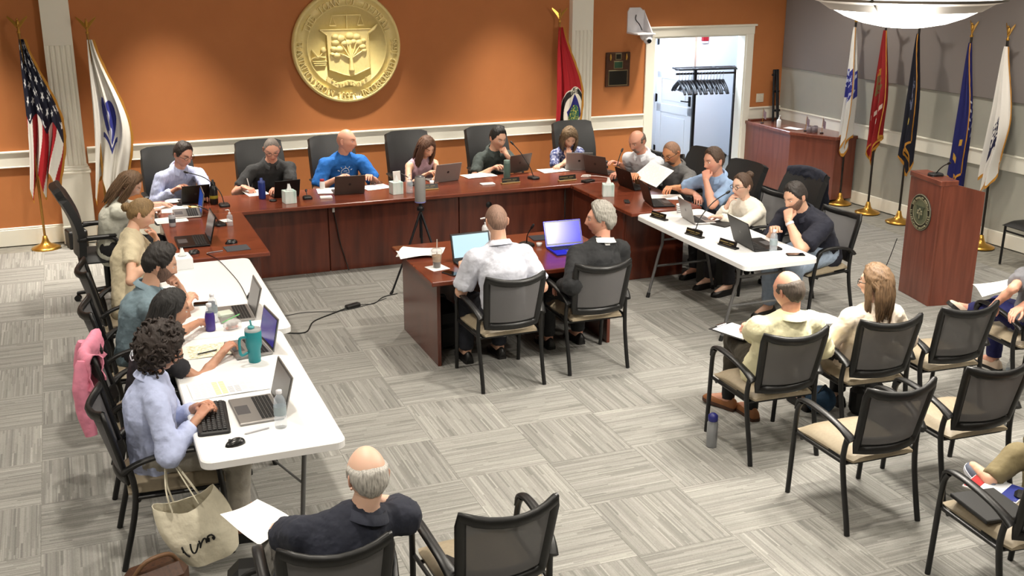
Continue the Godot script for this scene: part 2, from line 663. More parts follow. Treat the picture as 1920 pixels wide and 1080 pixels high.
func build_floor():
	var base := MB.new()
	base.box(Vector3(0.6, -0.06, 7.0), Vector3(16.2, 0.1, 17.8))
	var under := grained("carpet_base", [Color(0.40, 0.39, 0.36), Color(0.52, 0.51, 0.475), Color(0.6, 0.59, 0.55)], 0.03, Vector3(0.6, 1, 5.0), 0.97)
	var fl := struct(base, "floor", under)
	var variants := []
	for v in 5:
		var im := Image.create(160, 160, false, Image.FORMAT_RGB8)
		var tone := [0.0, 0.02, -0.02, 0.035, -0.03][v] as float
		var x := 0
		while x < 160:
			var wd := rng.randi_range(1, 3)
			var y := 0
			var lum := 0.535 + tone * 0.5 + 0.04 * noise.get_noise_2d(x * 0.06, v * 31.0)
			while y < 160:
				var ln := rng.randi_range(30, 130)
				var l: float = lum + clampf(rng.randfn(0.0, 0.038), -0.09, 0.12)
				im.fill_rect(Rect2i(x, y, wd, ln), Color(l, l * 0.99, l * 0.955))
				y += ln
			x += wd
		for q in 5000:
			var px := rng.randi() % 160
			var py := rng.randi() % 160
			im.set_pixel(px, py, im.get_pixel(px, py) * rng.randf_range(0.9, 1.1))
		var m := mat("carpet_%d" % v, Color.WHITE, 0.96)
		m.albedo_texture = ImageTexture.create_from_image(im)
		m.heightmap_enabled = true
		m.heightmap_scale = 0.25
		m.heightmap_texture = m.albedo_texture
		variants.append(m)
	var tg := MB.new()
	var s := 0.61 / 2 - 0.0001
	var b := 0.0025
	tg.flat()
	tg.quv(Vector3(-s + b, 0, s - b), Vector3(s - b, 0, s - b), Vector3(s - b, 0, -s + b), Vector3(-s + b, 0, -s + b))
	for q in 4:
		var r := Basis(Vector3.UP, PI / 2 * q)
		tg.quv(r * Vector3(-s, -0.002, s), r * Vector3(s, -0.002, s), r * Vector3(s - b, 0, s - b), r * Vector3(-s + b, 0, s - b), Rect2(0, 0.98, 1, 0.02))
	var tile := tg.done()
	for iz in range(-10, 7):
		for ix in range(-7, 12):
			var c := Vector3((ix + 0.5) * 0.61, 0, 5.81 + (iz + 0.5) * 0.61)
			if c.z < 0.1 or c.x > 7.0 - maxf(0, c.z - 4.6) * 0.6 or (c.x < -3.3 and c.z < 5.0):
				continue
			var o := place(tile, "carpet_tile", variants[rng.randi() % 5], fl)
			o.position = c
			o.rotation.y = (0.0 if (ix + iz) % 2 == 0 else PI / 2) + (PI if rng.randf() < 0.5 else 0.0)

func hall_door():
	var white := mat("door_white", Color(0.86, 0.87, 0.88), 0.5)
	var h := Vector3(5.955, 0, -1.29)
	var dir := Vector3(0.155, 0, 0.745).normalized()
	var d := Node3D.new()
	d.name = "door_001"
	add_child(d)
	d.position = h
	d.set_meta("kind", "structure")
	d.set_meta("label", "white panelled door standing open inside the small hall")
	# local x along the leaf, z towards the viewer's side
	d.basis = Basis(dir, Vector3.UP, dir.cross(Vector3.UP))
	var g := MB.new()
	var W := 0.76
	for r in [[0.0, W, 0.02, 0.2], [0.0, W, 0.86, 0.98], [0.0, W, 1.34, 1.44], [0.0, W, 1.9, 2.02], [0.0, 0.1, 0.02, 2.02], [W - 0.1, W, 0.02, 2.02]]:
		g.box(Vector3((r[0] + r[1]) / 2, (r[2] + r[3]) / 2, 0), Vector3(r[1] - r[0], r[3] - r[2], 0.04), 0.004)
	part(g, "leaf_frame", white, d)
	for r in [[0.2, 0.86], [0.98, 1.34], [1.44, 1.9]]:
		g = MB.new()
		g.box(Vector3(W / 2, (r[0] + r[1]) / 2, 0), Vector3(W - 0.2, r[1] - r[0], 0.018))
		g.box(Vector3(W / 2, (r[0] + r[1]) / 2, 0.0), Vector3(W - 0.3, r[1] - r[0] - 0.1, 0.03), 0.008)
		part(g, "panel", white, d)
	var blk := mat("door_iron", Color(0.05, 0.05, 0.055), 0.45, 0.6)
	for y in [0.3, 1.05, 1.86]:
		g = MB.new()
		g.box(Vector3(0.0, y, 0.024), Vector3(0.035, 0.11, 0.012), 0.003)
		g.tube([Vector3(-0.004, y - 0.06, 0.03), Vector3(-0.004, y + 0.06, 0.03)], 0.008, 8)
		part(g, "hinge", blk, d)
	g = MB.new()
	g.box(Vector3(W - 0.055, 1.07, 0.024), Vector3(0.05, 0.14, 0.01), 0.004)
	g.tube([Vector3(W - 0.055, 1.07, 0.028), Vector3(W - 0.055, 1.07, 0.07), Vector3(W - 0.08, 1.07, 0.075), Vector3(W - 0.18, 1.066, 0.072)], 0.009, 8)
	part(g, "handle", blk, d)

func coat_rack():
	var blk := mat("rack_black", Color(0.035, 0.035, 0.06), 0.45, 0.2)
	var t = thing("coat_rack", "black metal coat rack standing in the little hall doorway", "coat rack", Vector3(6.29, 0, -0.3), -8)
	var g: MB
	for x in [-0.3, 0.3]:
		g = MB.new()
		g.box(Vector3(x, 0.79, 0), Vector3(0.04, 1.5, 0.05), 0.004)
		part(g, "post", blk, t)
		g = MB.new()
		g.box(Vector3(x, 0.02, 0), Vector3(0.05, 0.03, 0.42), 0.006)
		part(g, "foot", blk, t)
	g = MB.new()
	g.box(Vector3(-0.12, 1.555, 0.0), Vector3(0.94, 0.03, 0.06), 0.005)
	for z in [-0.12, 0.12]:
		g.tube([Vector3(-0.58, 1.56, z), Vector3(0.34, 1.56, z)], 0.012, 8)
	for x in [-0.58, -0.3, 0.0, 0.3]:
		g.box(Vector3(x, 1.56, 0), Vector3(0.02, 0.02, 0.26), 0.004)
	part(g, "shelf", blk, t)
	g = MB.new()
	g.tube([Vector3(-0.58, 1.49, 0), Vector3(0.3, 1.49, 0)], 0.014, 8)
	part(g, "rail", blk, t)
	var hm := mat("hanger_black", Color(0.06, 0.06, 0.085), 0.5)
	var chrome := mat("chrome", Color(0.75, 0.76, 0.8), 0.2, 1.0)
	var proto: Node3D
	for i in 15:
		var label := "black coat hanger, one of the row hanging on the coat rack"
		var at: Vector3 = t.position + t.basis * Vector3(-0.53 + i * 0.046, 1.49, 0)
		if proto == null:
			proto = thing("coat_hanger", label, "hanger", at, -8, "coat hangers on the rack")
			proto.set_meta("base_name", "coat_hanger")
			g = MB.new()
			var hook := []
			for k in 9:
				var a := PI * 1.25 - PI * 1.35 * k / 8.0
				hook.append(Vector3(0, 0.0 + 0.022 * sin(a), 0.022 * cos(a)))
			hook.append(Vector3(0, -0.05, 0.006))
			hook.append(Vector3(0, -0.09, 0))
			g.tube(hook, 0.003, 6)
			part(g, "hook", chrome, proto)
			g = MB.new()
			g.tube(spline([Vector3(0.004, -0.25, -0.24), Vector3(0, -0.185, -0.165), Vector3(0, -0.12, -0.05), Vector3(0, -0.095, 0), Vector3(0, -0.12, 0.05), Vector3(0, -0.185, 0.165), Vector3(-0.004, -0.25, 0.24)], 3), 0.02, 8, true, 0.8)
			g.tube([Vector3(0, -0.225, -0.2), Vector3(0, -0.225, 0.2)], 0.004, 6)
			part(g, "shoulder_bar", hm, proto)
		else:
			copy_of(proto, label, at, -8 + [0, 3, -2, 4, -4][i % 5])

func ring_text(t: Node3D, word: String, r: float, a0: float, a1: float, m: Material, size: float, z: float, b: Basis, c: Vector3, inward: bool):
	# letters around a ring; angles in degrees, counter-clockwise from +x
	var f := SystemFont.new()
	f.font_names = PackedStringArray(["Droid Serif"])
	for i in word.length():
		if word[i] == " ":
			continue
		var tm := TextMesh.new()
		tm.font = f
		tm.text = word[i]
		tm.font_size = 32
		tm.pixel_size = size / 32.0
		tm.depth = 0.022
		tm.curve_step = 4.0
		var a := deg_to_rad(lerpf(a0, a1, (i + 0.5) / word.length()))
		var o := place(tm, "letter", m, t)
		var turn := a - PI / 2 if not inward else a + PI / 2
		o.transform = Transform3D(b * Basis(Vector3(0, 0, 1), turn), c + b * Vector3(cos(a) * r, sin(a) * r, z))

func seal_medallion():
	var gold := grained("seal_gold", [Color(0.91, 0.84, 0.56), Color(0.95, 0.88, 0.61), Color(0.93, 0.86, 0.58)], 0.03, Vector3(2, 2, 2), 0.45)
	var t = thing("wall_seal", "large round gold relief seal with an oak tree on the orange wall", "seal", Vector3(1.063, 2.037, 0.0))
	t.scale.z = 1.5
	var up := Basis(Vector3(1, 0, 0), Vector3(0, 0, 1), Vector3(0, -1, 0))   # lathe axis to +z
	var g := MB.new()
	g.lathe([Vector2(0.64, 0.0), Vector2(0.645, 0.03), Vector2(0.635, 0.052), Vector2(0.618, 0.058), Vector2(0.603, 0.052), Vector2(0.598, 0.04), Vector2(0.478, 0.04), Vector2(0.474, 0.048), Vector2(0.464, 0.048), Vector2(0.46, 0.036), Vector2(0.0, 0.046)], 72, Vector3.ZERO, up)
	part(g, "disc", gold, t)
	ring_text(t, "THE TOWN OF DEDHAM", 0.512, 160, 20, gold, 0.105, 0.046, Basis(), Vector3.ZERO, false)
	ring_text(t, "PLANTATION BEGUN 1635: INCORPORATED 1636", 0.568, 172, 368, gold, 0.1, 0.046, Basis(), Vector3.ZERO, true)
	# shield with a flared top and a pointed foot
	g = MB.new()
	var sh := PackedVector2Array([Vector2(-0.32, 0.2), Vector2(-0.24, 0.14), Vector2(-0.225, -0.25), Vector2(-0.05, -0.315), Vector2(0.02, -0.33), Vector2(0.09, -0.315), Vector2(0.255, -0.245), Vector2(0.245, 0.14), Vector2(0.33, 0.2)])
	g.prism(sh, 0.04, 0.062, Basis(), Vector3.ZERO, 0.008)
	part(g, "shield", gold, t)
	g = MB.new()
	for i in sh.size():
		var p := sh[i]
		var q := sh[(i + 1) % sh.size()]
		g.tube([Vector3(p.x, p.y, 0.062), Vector3(q.x, q.y, 0.062)], 0.008, 6)
	part(g, "shield_rim", gold, t)
	# oak: trunk, boughs, leaf masses
	g = MB.new()
	g.tube([Vector3(0.035, -0.26, 0.064), Vector3(0.03, -0.16, 0.07), Vector3(0.02, -0.05, 0.072), Vector3(0.02, 0.03, 0.07)], [0.034, 0.022, 0.02, 0.014], 8)
	for e in [[-0.09, 0.02], [0.12, 0.02], [-0.05, 0.1], [0.09, 0.1], [-0.13, -0.06], [0.15, -0.04]]:
		g.tube([Vector3(0.025, -0.13, 0.072), Vector3(0.025 + e[0] * 0.5, -0.07 + e[1] * 0.4, 0.076), Vector3(0.02 + e[0], e[1] * 1.1, 0.072)], [0.012, 0.01, 0.006], 6)
	part(g, "oak_trunk", gold, t)
	for e in [[0.0, 0.05, 0.05], [-0.09, 0.1, 0.05], [-0.15, 0.12, 0.042], [0.1, 0.115, 0.045], [-0.15, 0.055, 0.045], [0.12, 0.05, 0.048], [0.18, 0.07, 0.03], [0.165, 0.0, 0.042], [-0.11, -0.02, 0.048], [-0.17, -0.015, 0.04], [0.18, -0.045, 0.034], [-0.14, -0.09, 0.044], [-0.19, -0.075, 0.028], [0.02, 0.125, 0.05], [0.06, 0.06, 0.04], [-0.05, 0.045, 0.04]]:
		g = MB.new()
		g.ball(Vector3(e[0] + 0.005, e[1], 0.064), Vector3(e[2] * 1.15, e[2] * 0.85, 0.022), 10, 6)
		part(g, "leaf_cluster", gold, t)
	# balance above the shield
	g = MB.new()
	g.box(Vector3(0.0, 0.36, 0.05), Vector3(0.34, 0.012, 0.012), 0.003)
	g.tube([Vector3(0.0, 0.2, 0.05), Vector3(0.0, 0.37, 0.05)], 0.007, 6)
	for x in [-0.165, 0.165]:
		g.tube([Vector3(x, 0.36, 0.052), Vector3(x - 0.035, 0.25, 0.052)], 0.004, 5)
		g.tube([Vector3(x, 0.36, 0.052), Vector3(x + 0.035, 0.25, 0.052)], 0.004, 5)
		g.box(Vector3(x, 0.243, 0.052), Vector3(0.085, 0.016, 0.02), 0.006)
	part(g, "scales", gold, t)
	# plough and field on the left, quill on the right
	g = MB.new()
	for i in 3:
		g.box(Vector3(-0.33, -0.155 - i * 0.022, 0.048), Vector3(0.17 - i * 0.02, 0.012, 0.014), 0.004)
	g.tube([Vector3(-0.42, -0.02, 0.05), Vector3(-0.36, -0.1, 0.055), Vector3(-0.26, -0.11, 0.05)], 0.01, 6)
	g.tube([Vector3(-0.42, -0.12, 0.05), Vector3(-0.33, -0.09, 0.055), Vector3(-0.27, -0.03, 0.05)], 0.008, 6)
	g.ball(Vector3(-0.285, -0.03, 0.048), Vector3(0.035, 0.04, 0.02), 10, 6)
	part(g, "plough", gold, t)
	g = MB.new()
	g.tube([Vector3(0.25, 0.15, 0.058), Vector3(0.31, 0.2, 0.066), Vector3(0.36, 0.25, 0.058)], [0.012, 0.02, 0.008], 8)
	part(g, "quill", gold, t)
	# ribbon with the motto
	g = MB.new()
	var rows := []
	for i in 2:
		var row := []
		for j in 17:
			var u := j / 16.0 - 0.5
			row.append(Vector3(u * 0.52, -0.345 - i * 0.062 - 0.05 * cos(u * PI) * 1.0 + 0.02 * cos(u * 12.0), 0.062 + 0.006 * sin(u * 15.0)))
		rows.append(row)
	g.sheet(rows, 0.012, false)
	part(g, "ribbon", gold, t)
	var f := SystemFont.new()
	f.font_names = PackedStringArray(["Droid Serif"])
	var word := "CONTENTMENT"
	for i in word.length():
		var u := (i + 0.5) / word.length() - 0.5
		var tm := TextMesh.new()
		tm.font = f
		tm.text = word[i]
		tm.font_size = 32
		tm.pixel_size = 0.045 / 32.0
		tm.depth = 0.01
		var o := place(tm, "letter", gold, t)
		o.position = Vector3(u * 0.44, -0.376 - 0.05 * cos(u * PI) + 0.02 * cos(u * 12.0), 0.067)

func wall_fittings():
	var g: MB
	# plaque
	var t = thing("wall_plaque", "brown wooden plaque with metal plates on the orange wall beside the pilaster", "plaque", Vector3(4.62, 1.636, 0.0))
	g = MB.new()
	g.box(Vector3(0, 0, 0.013), Vector3(0.35, 0.44, 0.026), 0.008)
	part(g, "board", grained("plaque_wood", [Color(0.24, 0.13, 0.07), Color(0.32, 0.18, 0.1)], 0.02, Vector3(1, 4, 1), 0.4), t)
	var brass := mat("plaque_frame", Color(0.55, 0.5, 0.38), 0.35, 0.7)
	for r in [[0.0, -0.105, 0.28, 0.2], [0.0, 0.06, 0.135, 0.1], [0.0, 0.165, 0.09, 0.085]]:
		g = MB.new()
		g.box(Vector3(r[0], r[1], 0.029), Vector3(r[2], r[3], 0.008), 0.003)
		var pl := part(g, "plate_frame", brass, t)
		g = MB.new()
		g.box(Vector3(r[0], r[1], 0.034), Vector3(r[2] - 0.024, r[3] - 0.024, 0.004), 0.001)
		part(g, "plate", mat("plate_dark", Color(0.12, 0.11, 0.09), 0.35, 0.3) if r[1] != 0.06 else mat("plate_green", Color(0.14, 0.27, 0.18), 0.4), pl)
	for x in [-0.115, 0.115]:
		g = MB.new()
		g.tube([Vector3(x, 0.12, 0.032), Vector3(x, 0.155, 0.036), Vector3(x, 0.2, 0.032)], [0.01, 0.016, 0.006], 8)
		part(g, "torch", mat("plaque_gold", Color(0.8, 0.62, 0.3), 0.3, 0.9), t)
	# camera on a bracket
	t = thing("security_camera", "white dome camera hanging from a wall bracket beside the doorway", "camera", Vector3(4.86, 2.26, 0.0))
	var wht := mat("camera_white", Color(0.88, 0.88, 0.9), 0.4)
	g = MB.new()
	g.prism(PackedVector2Array([Vector2(-0.12, -0.17), Vector2(0.14, -0.17), Vector2(0.12, 0.1), Vector2(0.06, 0.15), Vector2(-0.09, 0.15), Vector2(-0.12, 0.1)]), 0.0, 0.018, Basis(), Vector3.ZERO, 0.004)
	g.box(Vector3(0.01, -0.165, 0.15), Vector3(0.26, 0.02, 0.3), 0.006)
	g.prism(PackedVector2Array([Vector2(0, -0.16), Vector2(0.26, -0.16), Vector2(0.0, 0.12)]), -0.125, -0.112, Basis(Vector3(0, 0, 1), Vector3(0, 1, 0), Vector3(-1, 0, 0)), Vector3(0, 0, 0))
	part(g, "bracket", wht, t)
	g = MB.new()
	g.lathe([Vector2(0.0, -0.255), Vector2(0.05, -0.25), Vector2(0.075, -0.225), Vector2(0.085, -0.19), Vector2(0.085, -0.175)], 20, Vector3(0.06, 0, 0.2))
	part(g, "dome", wht, t)
	g = MB.new()
	g.ball(Vector3(0.06, -0.235, 0.24), Vector3(0.058, 0.058, 0.058), 16, 10)
	var head := part(g, "camera_head", wht, t)
	g = MB.new()
	g.tube([Vector3(0.055, -0.245, 0.28), Vector3(0.05, -0.252, 0.305)], 0.028, 16)
	part(g, "lens", mat("lens_black", Color(0.02, 0.02, 0.025), 0.1), head)
	g = MB.new()
	g.tube(spline([Vector3(0.0, 0.06, 0.02), Vector3(-0.01, 0.0, 0.03), Vector3(0.04, -0.06, 0.04), Vector3(0.06, -0.13, 0.08)], 3), 0.006, 6)
	part(g, "cable", mat("cable_dark", Color(0.12, 0.12, 0.13), 0.6), t)
	# light switch
	t = thing("light_switch", "white light switch plate on the orange wall right of the doorway", "switch", Vector3(6.83, 1.165, 0.0))
	g = MB.new()
	g.box(Vector3(0, 0, 0.005), Vector3(0.118, 0.118, 0.01), 0.003)
	part(g, "plate", mat("switch_white", Color(0.86, 0.83, 0.76), 0.4), t)
	for x in [-0.024, 0.024]:
		g = MB.new()
		g.box(Vector3(x, 0, 0.012), Vector3(0.03, 0.065, 0.008), 0.002)
		part(g, "rocker", mat("switch_white"), t)
	# fire alarm in the hall
	t = thing("fire_alarm", "red fire alarm box high on the white hall wall", "alarm", Vector3(7.0, 1.84, -1.8))
	g = MB.new()
	g.box(Vector3(0, 0.0, 0.025), Vector3(0.11, 0.12, 0.05), 0.01)
	part(g, "housing", mat("alarm_red", Color(0.55, 0.06, 0.12), 0.45), t)
	g = MB.new()
	g.box(Vector3(0, -0.075, 0.025), Vector3(0.1, 0.03, 0.045), 0.008)
	part(g, "strobe", mat("alarm_clear", Color(0.85, 0.85, 0.88), 0.2), t)
	# folded easel in the corner
	t = thing("folded_easel", "black folded easel standing on the cabinet in the room corner", "easel", Vector3(6.95, 0.87, 0.25))
	for k in 3:
		g = MB.new()
		g.tube([Vector3(-0.05 + k * 0.04, 0.0, 0.05 * (k % 2)), Vector3(-0.02 + k * 0.03, 0.69, -0.1)], 0.016, 6)
		part(g, "leg", mat("rack_black"), t)
	for y in [0.15, 0.4, 0.62]:
		g = MB.new()
		g.box(Vector3(0.0, y, 0.03 - y * 0.2), Vector3(0.1, 0.03, 0.03), 0.005)
		part(g, "clamp", mat("rack_black"), t)

# ------------------------------------------------------------------ furniture
func build_furniture():
	desks()
	folding_tables()
	lectern()
	credenza()
	guest_chairs()
	exec_chairs()

func desk_top(t: Node3D, x0: float, x1: float, z0: float, z1: float, key := "mahogany_top"):
	var g := MB.new()
	g.box(Vector3((x0 + x1) / 2, D - 0.019, (z0 + z1) / 2), Vector3(x1 - x0, 0.038, z1 - z0), 0.006)
	part(g, "top", wood(key), t)

func panel(t: Node3D, called: String, c: Vector3, s: Vector3, key := "mahogany"):
	var g := MB.new()
	g.box(c, s, 0.003)
	part(g, called, wood(key, true), t)

func desks():
	var ph := D - 0.038
	var t = thing("conference_desk", "long mahogany desk section of the horseshoe facing the room below the gold seal", "desk", Vector3.ZERO, 0.0, "horseshoe desk sections")
	desk_top(t, -1.36, 3.62, 1.68, 2.443)
	for s in [[-0.62, 0.27], [0.28, 1.66], [1.67, 2.88]]:
		panel(t, "front_panel", Vector3((s[0] + s[1]) / 2, ph / 2, 2.225), Vector3(s[1] - s[0], ph, 0.025))
	for x in [-0.66, 2.9]:
		panel(t, "return_panel", Vector3(x, ph / 2, 2.34), Vector3(0.025, ph, 0.2))
	for x in [-1.3, 0.275, 1.665, 3.55]:
		panel(t, "support_panel", Vector3(x, ph / 2, 1.98), Vector3(0.03, ph, 0.46))
	var g := MB.new()
	g.lathe([Vector2(0.0, 0.004), Vector2(0.028, 0.004), Vector2(0.034, 0.0)], 16, Vector3(2.0, 0.55, 2.2385), Basis(Vector3(1, 0, 0), Vector3(0, 0, 1), Vector3(0, -1, 0)))
	part(g, "cable_grommet", mat("grommet", Color(0.03, 0.03, 0.03), 0.5), t)
	t = thing("conference_desk", "mahogany desk wing on the left beside the pilaster and flag", "desk", Vector3.ZERO, 0.0, "horseshoe desk sections")
	desk_top(t, -1.36, -0.6, 2.447, 3.97)
	panel(t, "front_panel", Vector3(-0.66, ph / 2, 3.1), Vector3(0.025, ph, 1.29))
	panel(t, "end_panel", Vector3(-0.98, ph / 2, 3.76), Vector3(0.62, ph, 0.03))
	t = thing("conference_desk", "mahogany desk wing on the right in front of the open doorway", "desk", Vector3.ZERO, 0.0, "horseshoe desk sections")
	desk_top(t, 2.845, 3.62, 2.447, 3.85)
	panel(t, "front_panel", Vector3(2.9, ph / 2, 3.03), Vector3(0.025, ph, 1.15))
	panel(t, "end_panel", Vector3(3.24, ph / 2, 3.605), Vector3(0.66, ph, 0.03))
	# table in the middle
	t = thing("presenter_table", "mahogany table standing alone in the middle of the horseshoe", "table", Vector3.ZERO)
	desk_top(t, 0.39, 2.06, 4.17, 5.29)
	panel(t, "side_panel", Vector3(0.485, ph / 2, 4.68), Vector3(0.03, ph, 0.95))
	panel(t, "side_panel", Vector3(1.97, ph / 2, 4.68), Vector3(0.03, ph, 0.95))
	panel(t, "modesty_panel", Vector3(1.2275, 0.4, 4.3), Vector3(1.45, 0.6, 0.02))

func folding_table(label: String, x0: float, x1: float, z0: float, z1: float, straight := false):
	var white := mat("table_plastic", Color(0.9, 0.9, 0.9), 0.42)
	var steel := mat("table_steel", Color(0.42, 0.42, 0.42), 0.45, 0.5)
	var w := x1 - x0
	var l := z1 - z0
	var t = thing("folding_table", label, "table", Vector3((x0 + x1) / 2, 0, (z0 + z1) / 2), 0.0, "white folding tables")
	var g := MB.new()
	g.prism(round_rect(w, l, 0.06, 6), T - 0.045, T, FLAT, Vector3.ZERO, 0.008)
	part(g, "tabletop", white, t)
	for e in [-1.0, 1.0]:
		var z: float = e * (l / 2 - (0.5 if straight else 0.3))
		var out := -0.17 if straight else 0.0
		for s in [-1.0, 1.0]:
			g = MB.new()
			g.tube(spline([Vector3(s * (w / 2 - 0.13), T - 0.05, z), Vector3(s * (w / 2 - 0.13), 0.52, z), Vector3(s * (w / 2 - (0.14 if straight else 0.1)), 0.42, z), Vector3(s * (w / 2 + out), 0.02, z)], 3), 0.014, 8)
			var leg := part(g, "leg", steel, t)
			g = MB.new()
			g.tube([Vector3(s * (w / 2 + out + 0.003), 0.0, z), Vector3(s * (w / 2 + out - 0.008), 0.045, z)], 0.018, 8)
			part(g, "foot_cap", mat("foot_black", Color(0.05, 0.05, 0.05), 0.6), leg)
		if straight:
			for q in [-1.0, 1.0]:
				g = MB.new()
				g.tube([Vector3(0, 0.52, z), Vector3(q * (w / 2 - 0.15), 0.27, z)], 0.007, 6)
				part(g, "brace", steel, t)
		for y in [0.55, 0.3]:
			if straight and y < 0.5:
				continue
			g = MB.new()
			var hw: float = w / 2 - (0.13 if y > 0.5 else 0.07)
			g.tube([Vector3(-hw, y, z), Vector3(hw, y, z)], 0.011, 8)
			part(g, "crossbar", steel, t)
		for s in [-0.22, 0.22]:
			g = MB.new()
			g.tube([Vector3(s, 0.55, z), Vector3(s * 0.2, T - 0.06, z - e * 0.4)], 0.007, 6)
			part(g, "brace", steel, t)
	return t

func folding_tables():
	folding_table("white folding table with the teal tumbler, nearest the camera at lower left", -1.61, -0.87, 5.9, 7.76, true)
	folding_table("white folding table at the end of the left desk wing with purple drink bottle", -1.53, -0.79, 4.045, 5.88, true)
	folding_table("white folding table on the right with the large dark laptop and water bottle", 2.88, 3.59, 3.875, 5.76)

func lectern():
	var t = thing("lectern", "tall cherry wood lectern with a round seal in front of the flags", "lectern", Vector3(5.34, 0, 5.13))
	# local frame: x along the front face, z out of the front
	var fx := (Vector3(5.16, 0, 5.36) - Vector3(5.25, 0, 4.86)).normalized()
	var fz := Vector3(-fx.z, 0, fx.x)
	if fz.x > 0: fz = -fz
	t.basis = Basis(fx, Vector3.UP, fx.cross(Vector3.UP))
	t.position = (Vector3(5.205, 0, 5.11))
	var W := 0.51
	var dep := 0.45
	var m := wood("cherry", true)
	var h0 := 1.18
	var h1 := 1.06
	var g := MB.new()
	g.box(Vector3(0, h0 / 2 - 0.02, -0.012), Vector3(W, h0 - 0.04, 0.024), 0.003)
	part(g, "front_panel", m, t)
	for s in [-1.0, 1.0]:
		g = MB.new()
		g.prism(PackedVector2Array([Vector2(-dep, 0), Vector2(-0.024, 0), Vector2(-0.024, h0 - 0.045), Vector2(-0.17, h0 - 0.045), Vector2(-dep, h1)]), -0.012, 0.012, Basis(Vector3(0, 0, 1), Vector3(0, 1, 0), Vector3(-1, 0, 0)), Vector3(s * (W / 2 - 0.012), 0, 0))
		part(g, "side_panel", m, t)
	g = MB.new()
	g.box(Vector3(0, h0 - 0.025, -0.08), Vector3(W + 0.01, 0.05, 0.18), 0.006)
	part(g, "top_shelf", wood("cherry"), t)
	g = MB.new()
	var q := [Vector3(-W / 2 + 0.025, h0 - 0.09, -0.17), Vector3(W / 2 - 0.025, h0 - 0.09, -0.17), Vector3(W / 2 - 0.025, h1 - 0.06, -dep), Vector3(-W / 2 + 0.025, h1 - 0.06, -dep)]
	g.sheet([[q[0], q[1]], [q[3], q[2]]], 0.02, false)
	part(g, "reading_board", wood("cherry"), t)
	# round seal on the front
	var up := Basis(Vector3(1, 0, 0), Vector3(0, 0, 1), Vector3(0, -1, 0))
	g = MB.new()
	var sc := Vector3(-0.02, 0.83, 0.0)
	g.lathe([Vector2(0.172, 0.0), Vector2(0.172, 0.008), Vector2(0.164, 0.01), Vector2(0.158, 0.006), Vector2(0.0, 0.006)], 40, sc, up)
	var sl := part(g, "seal_plate", mat("seal_dark", Color(0.13, 0.12, 0.09), 0.4), t)
	var line := mat("seal_line", Color(0.52, 0.5, 0.4), 0.5)
	for r in [0.166, 0.118]:
		g = MB.new()
		var ring := []
		for i in 41:
			ring.append(sc + Vector3(cos(TAU * i / 40.0) * r, sin(TAU * i / 40.0) * r, 0.009))
		g.tube(ring, 0.0035, 5, false)
		part(g, "seal_ring", line, sl)
	g = MB.new()
	g.lathe([Vector2(0.114, 0.007), Vector2(0.0, 0.011)], 32, sc, up)
	part(g, "seal_field", mat("seal_field", Color(0.36, 0.37, 0.28), 0.5), sl)
	g = MB.new()
	g.prism(PackedVector2Array([Vector2(-0.075, 0.06), Vector2(-0.055, 0.04), Vector2(-0.05, -0.05), Vector2(0, -0.075), Vector2(0.05, -0.05), Vector2(0.055, 0.04), Vector2(0.075, 0.06)]), 0.009, 0.014, Basis(), sc)
	part(g, "seal_shield", mat("seal_shield", Color(0.25, 0.27, 0.2), 0.5), sl)
	g = MB.new()
	g.tube([sc + Vector3(0, -0.06, 0.015), sc + Vector3(0, 0.0, 0.016)], 0.006, 6)
	for e in [[-0.025, 0.01], [0.025, 0.01], [0.0, 0.028], [-0.03, -0.012], [0.03, -0.012]]:
		g.ball(sc + Vector3(e[0], e[1], 0.015), Vector3(0.016, 0.012, 0.004), 8, 5)
	part(g, "seal_oak", line, sl)
	ring_text(sl, "THE TOWN OF DEDHAM", 0.134, 160, 20, line, 0.026, 0.008, Basis(), sc, false)
	ring_text(sl, "PLANTATION BEGUN 1635", 0.148, 180, 360, line, 0.024, 0.008, Basis(), sc, true)
	gooseneck("thin black microphone on the cherry wood lectern", t.position + t.basis * Vector3(0.02, h0, -0.08), [Vector3(0, 0.02, 0), Vector3(0.05, 0.07, 0.0), Vector3(0.14, 0.12, 0.02), Vector3(0.2, 0.15, 0.02)], t.rotation_degrees.y)

func gooseneck(label: String, at: Vector3, path: Array, yaw := 0.0, base := Vector3(0.1, 0.025, 0.13)):
	var blk := mat("mic_black", Color(0.035, 0.035, 0.04), 0.5)
	var t = thing("desk_microphone", label, "microphone", at, yaw, "gooseneck microphones")
	var g := MB.new()
	g.prism(round_rect(base.x, base.z, minf(base.x, base.z) * 0.3, 4), 0.0, base.y, FLAT, Vector3.ZERO, base.y * 0.35)
	part(g, "base", blk, t)
	var pts := spline(path, 4)
	g = MB.new()
	g.tube(pts, 0.005, 6)
	part(g, "gooseneck", blk, t)
	g = MB.new()
	var e: Vector3 = pts[pts.size() - 1]
	var d: Vector3 = (e - pts[pts.size() - 2]).normalized()
	g.tube([e - d * 0.01, e, e + d * 0.03, e + d * 0.042], [0.006, 0.012, 0.012, 0.006], 8)
	part(g, "capsule", blk, t)
	return t

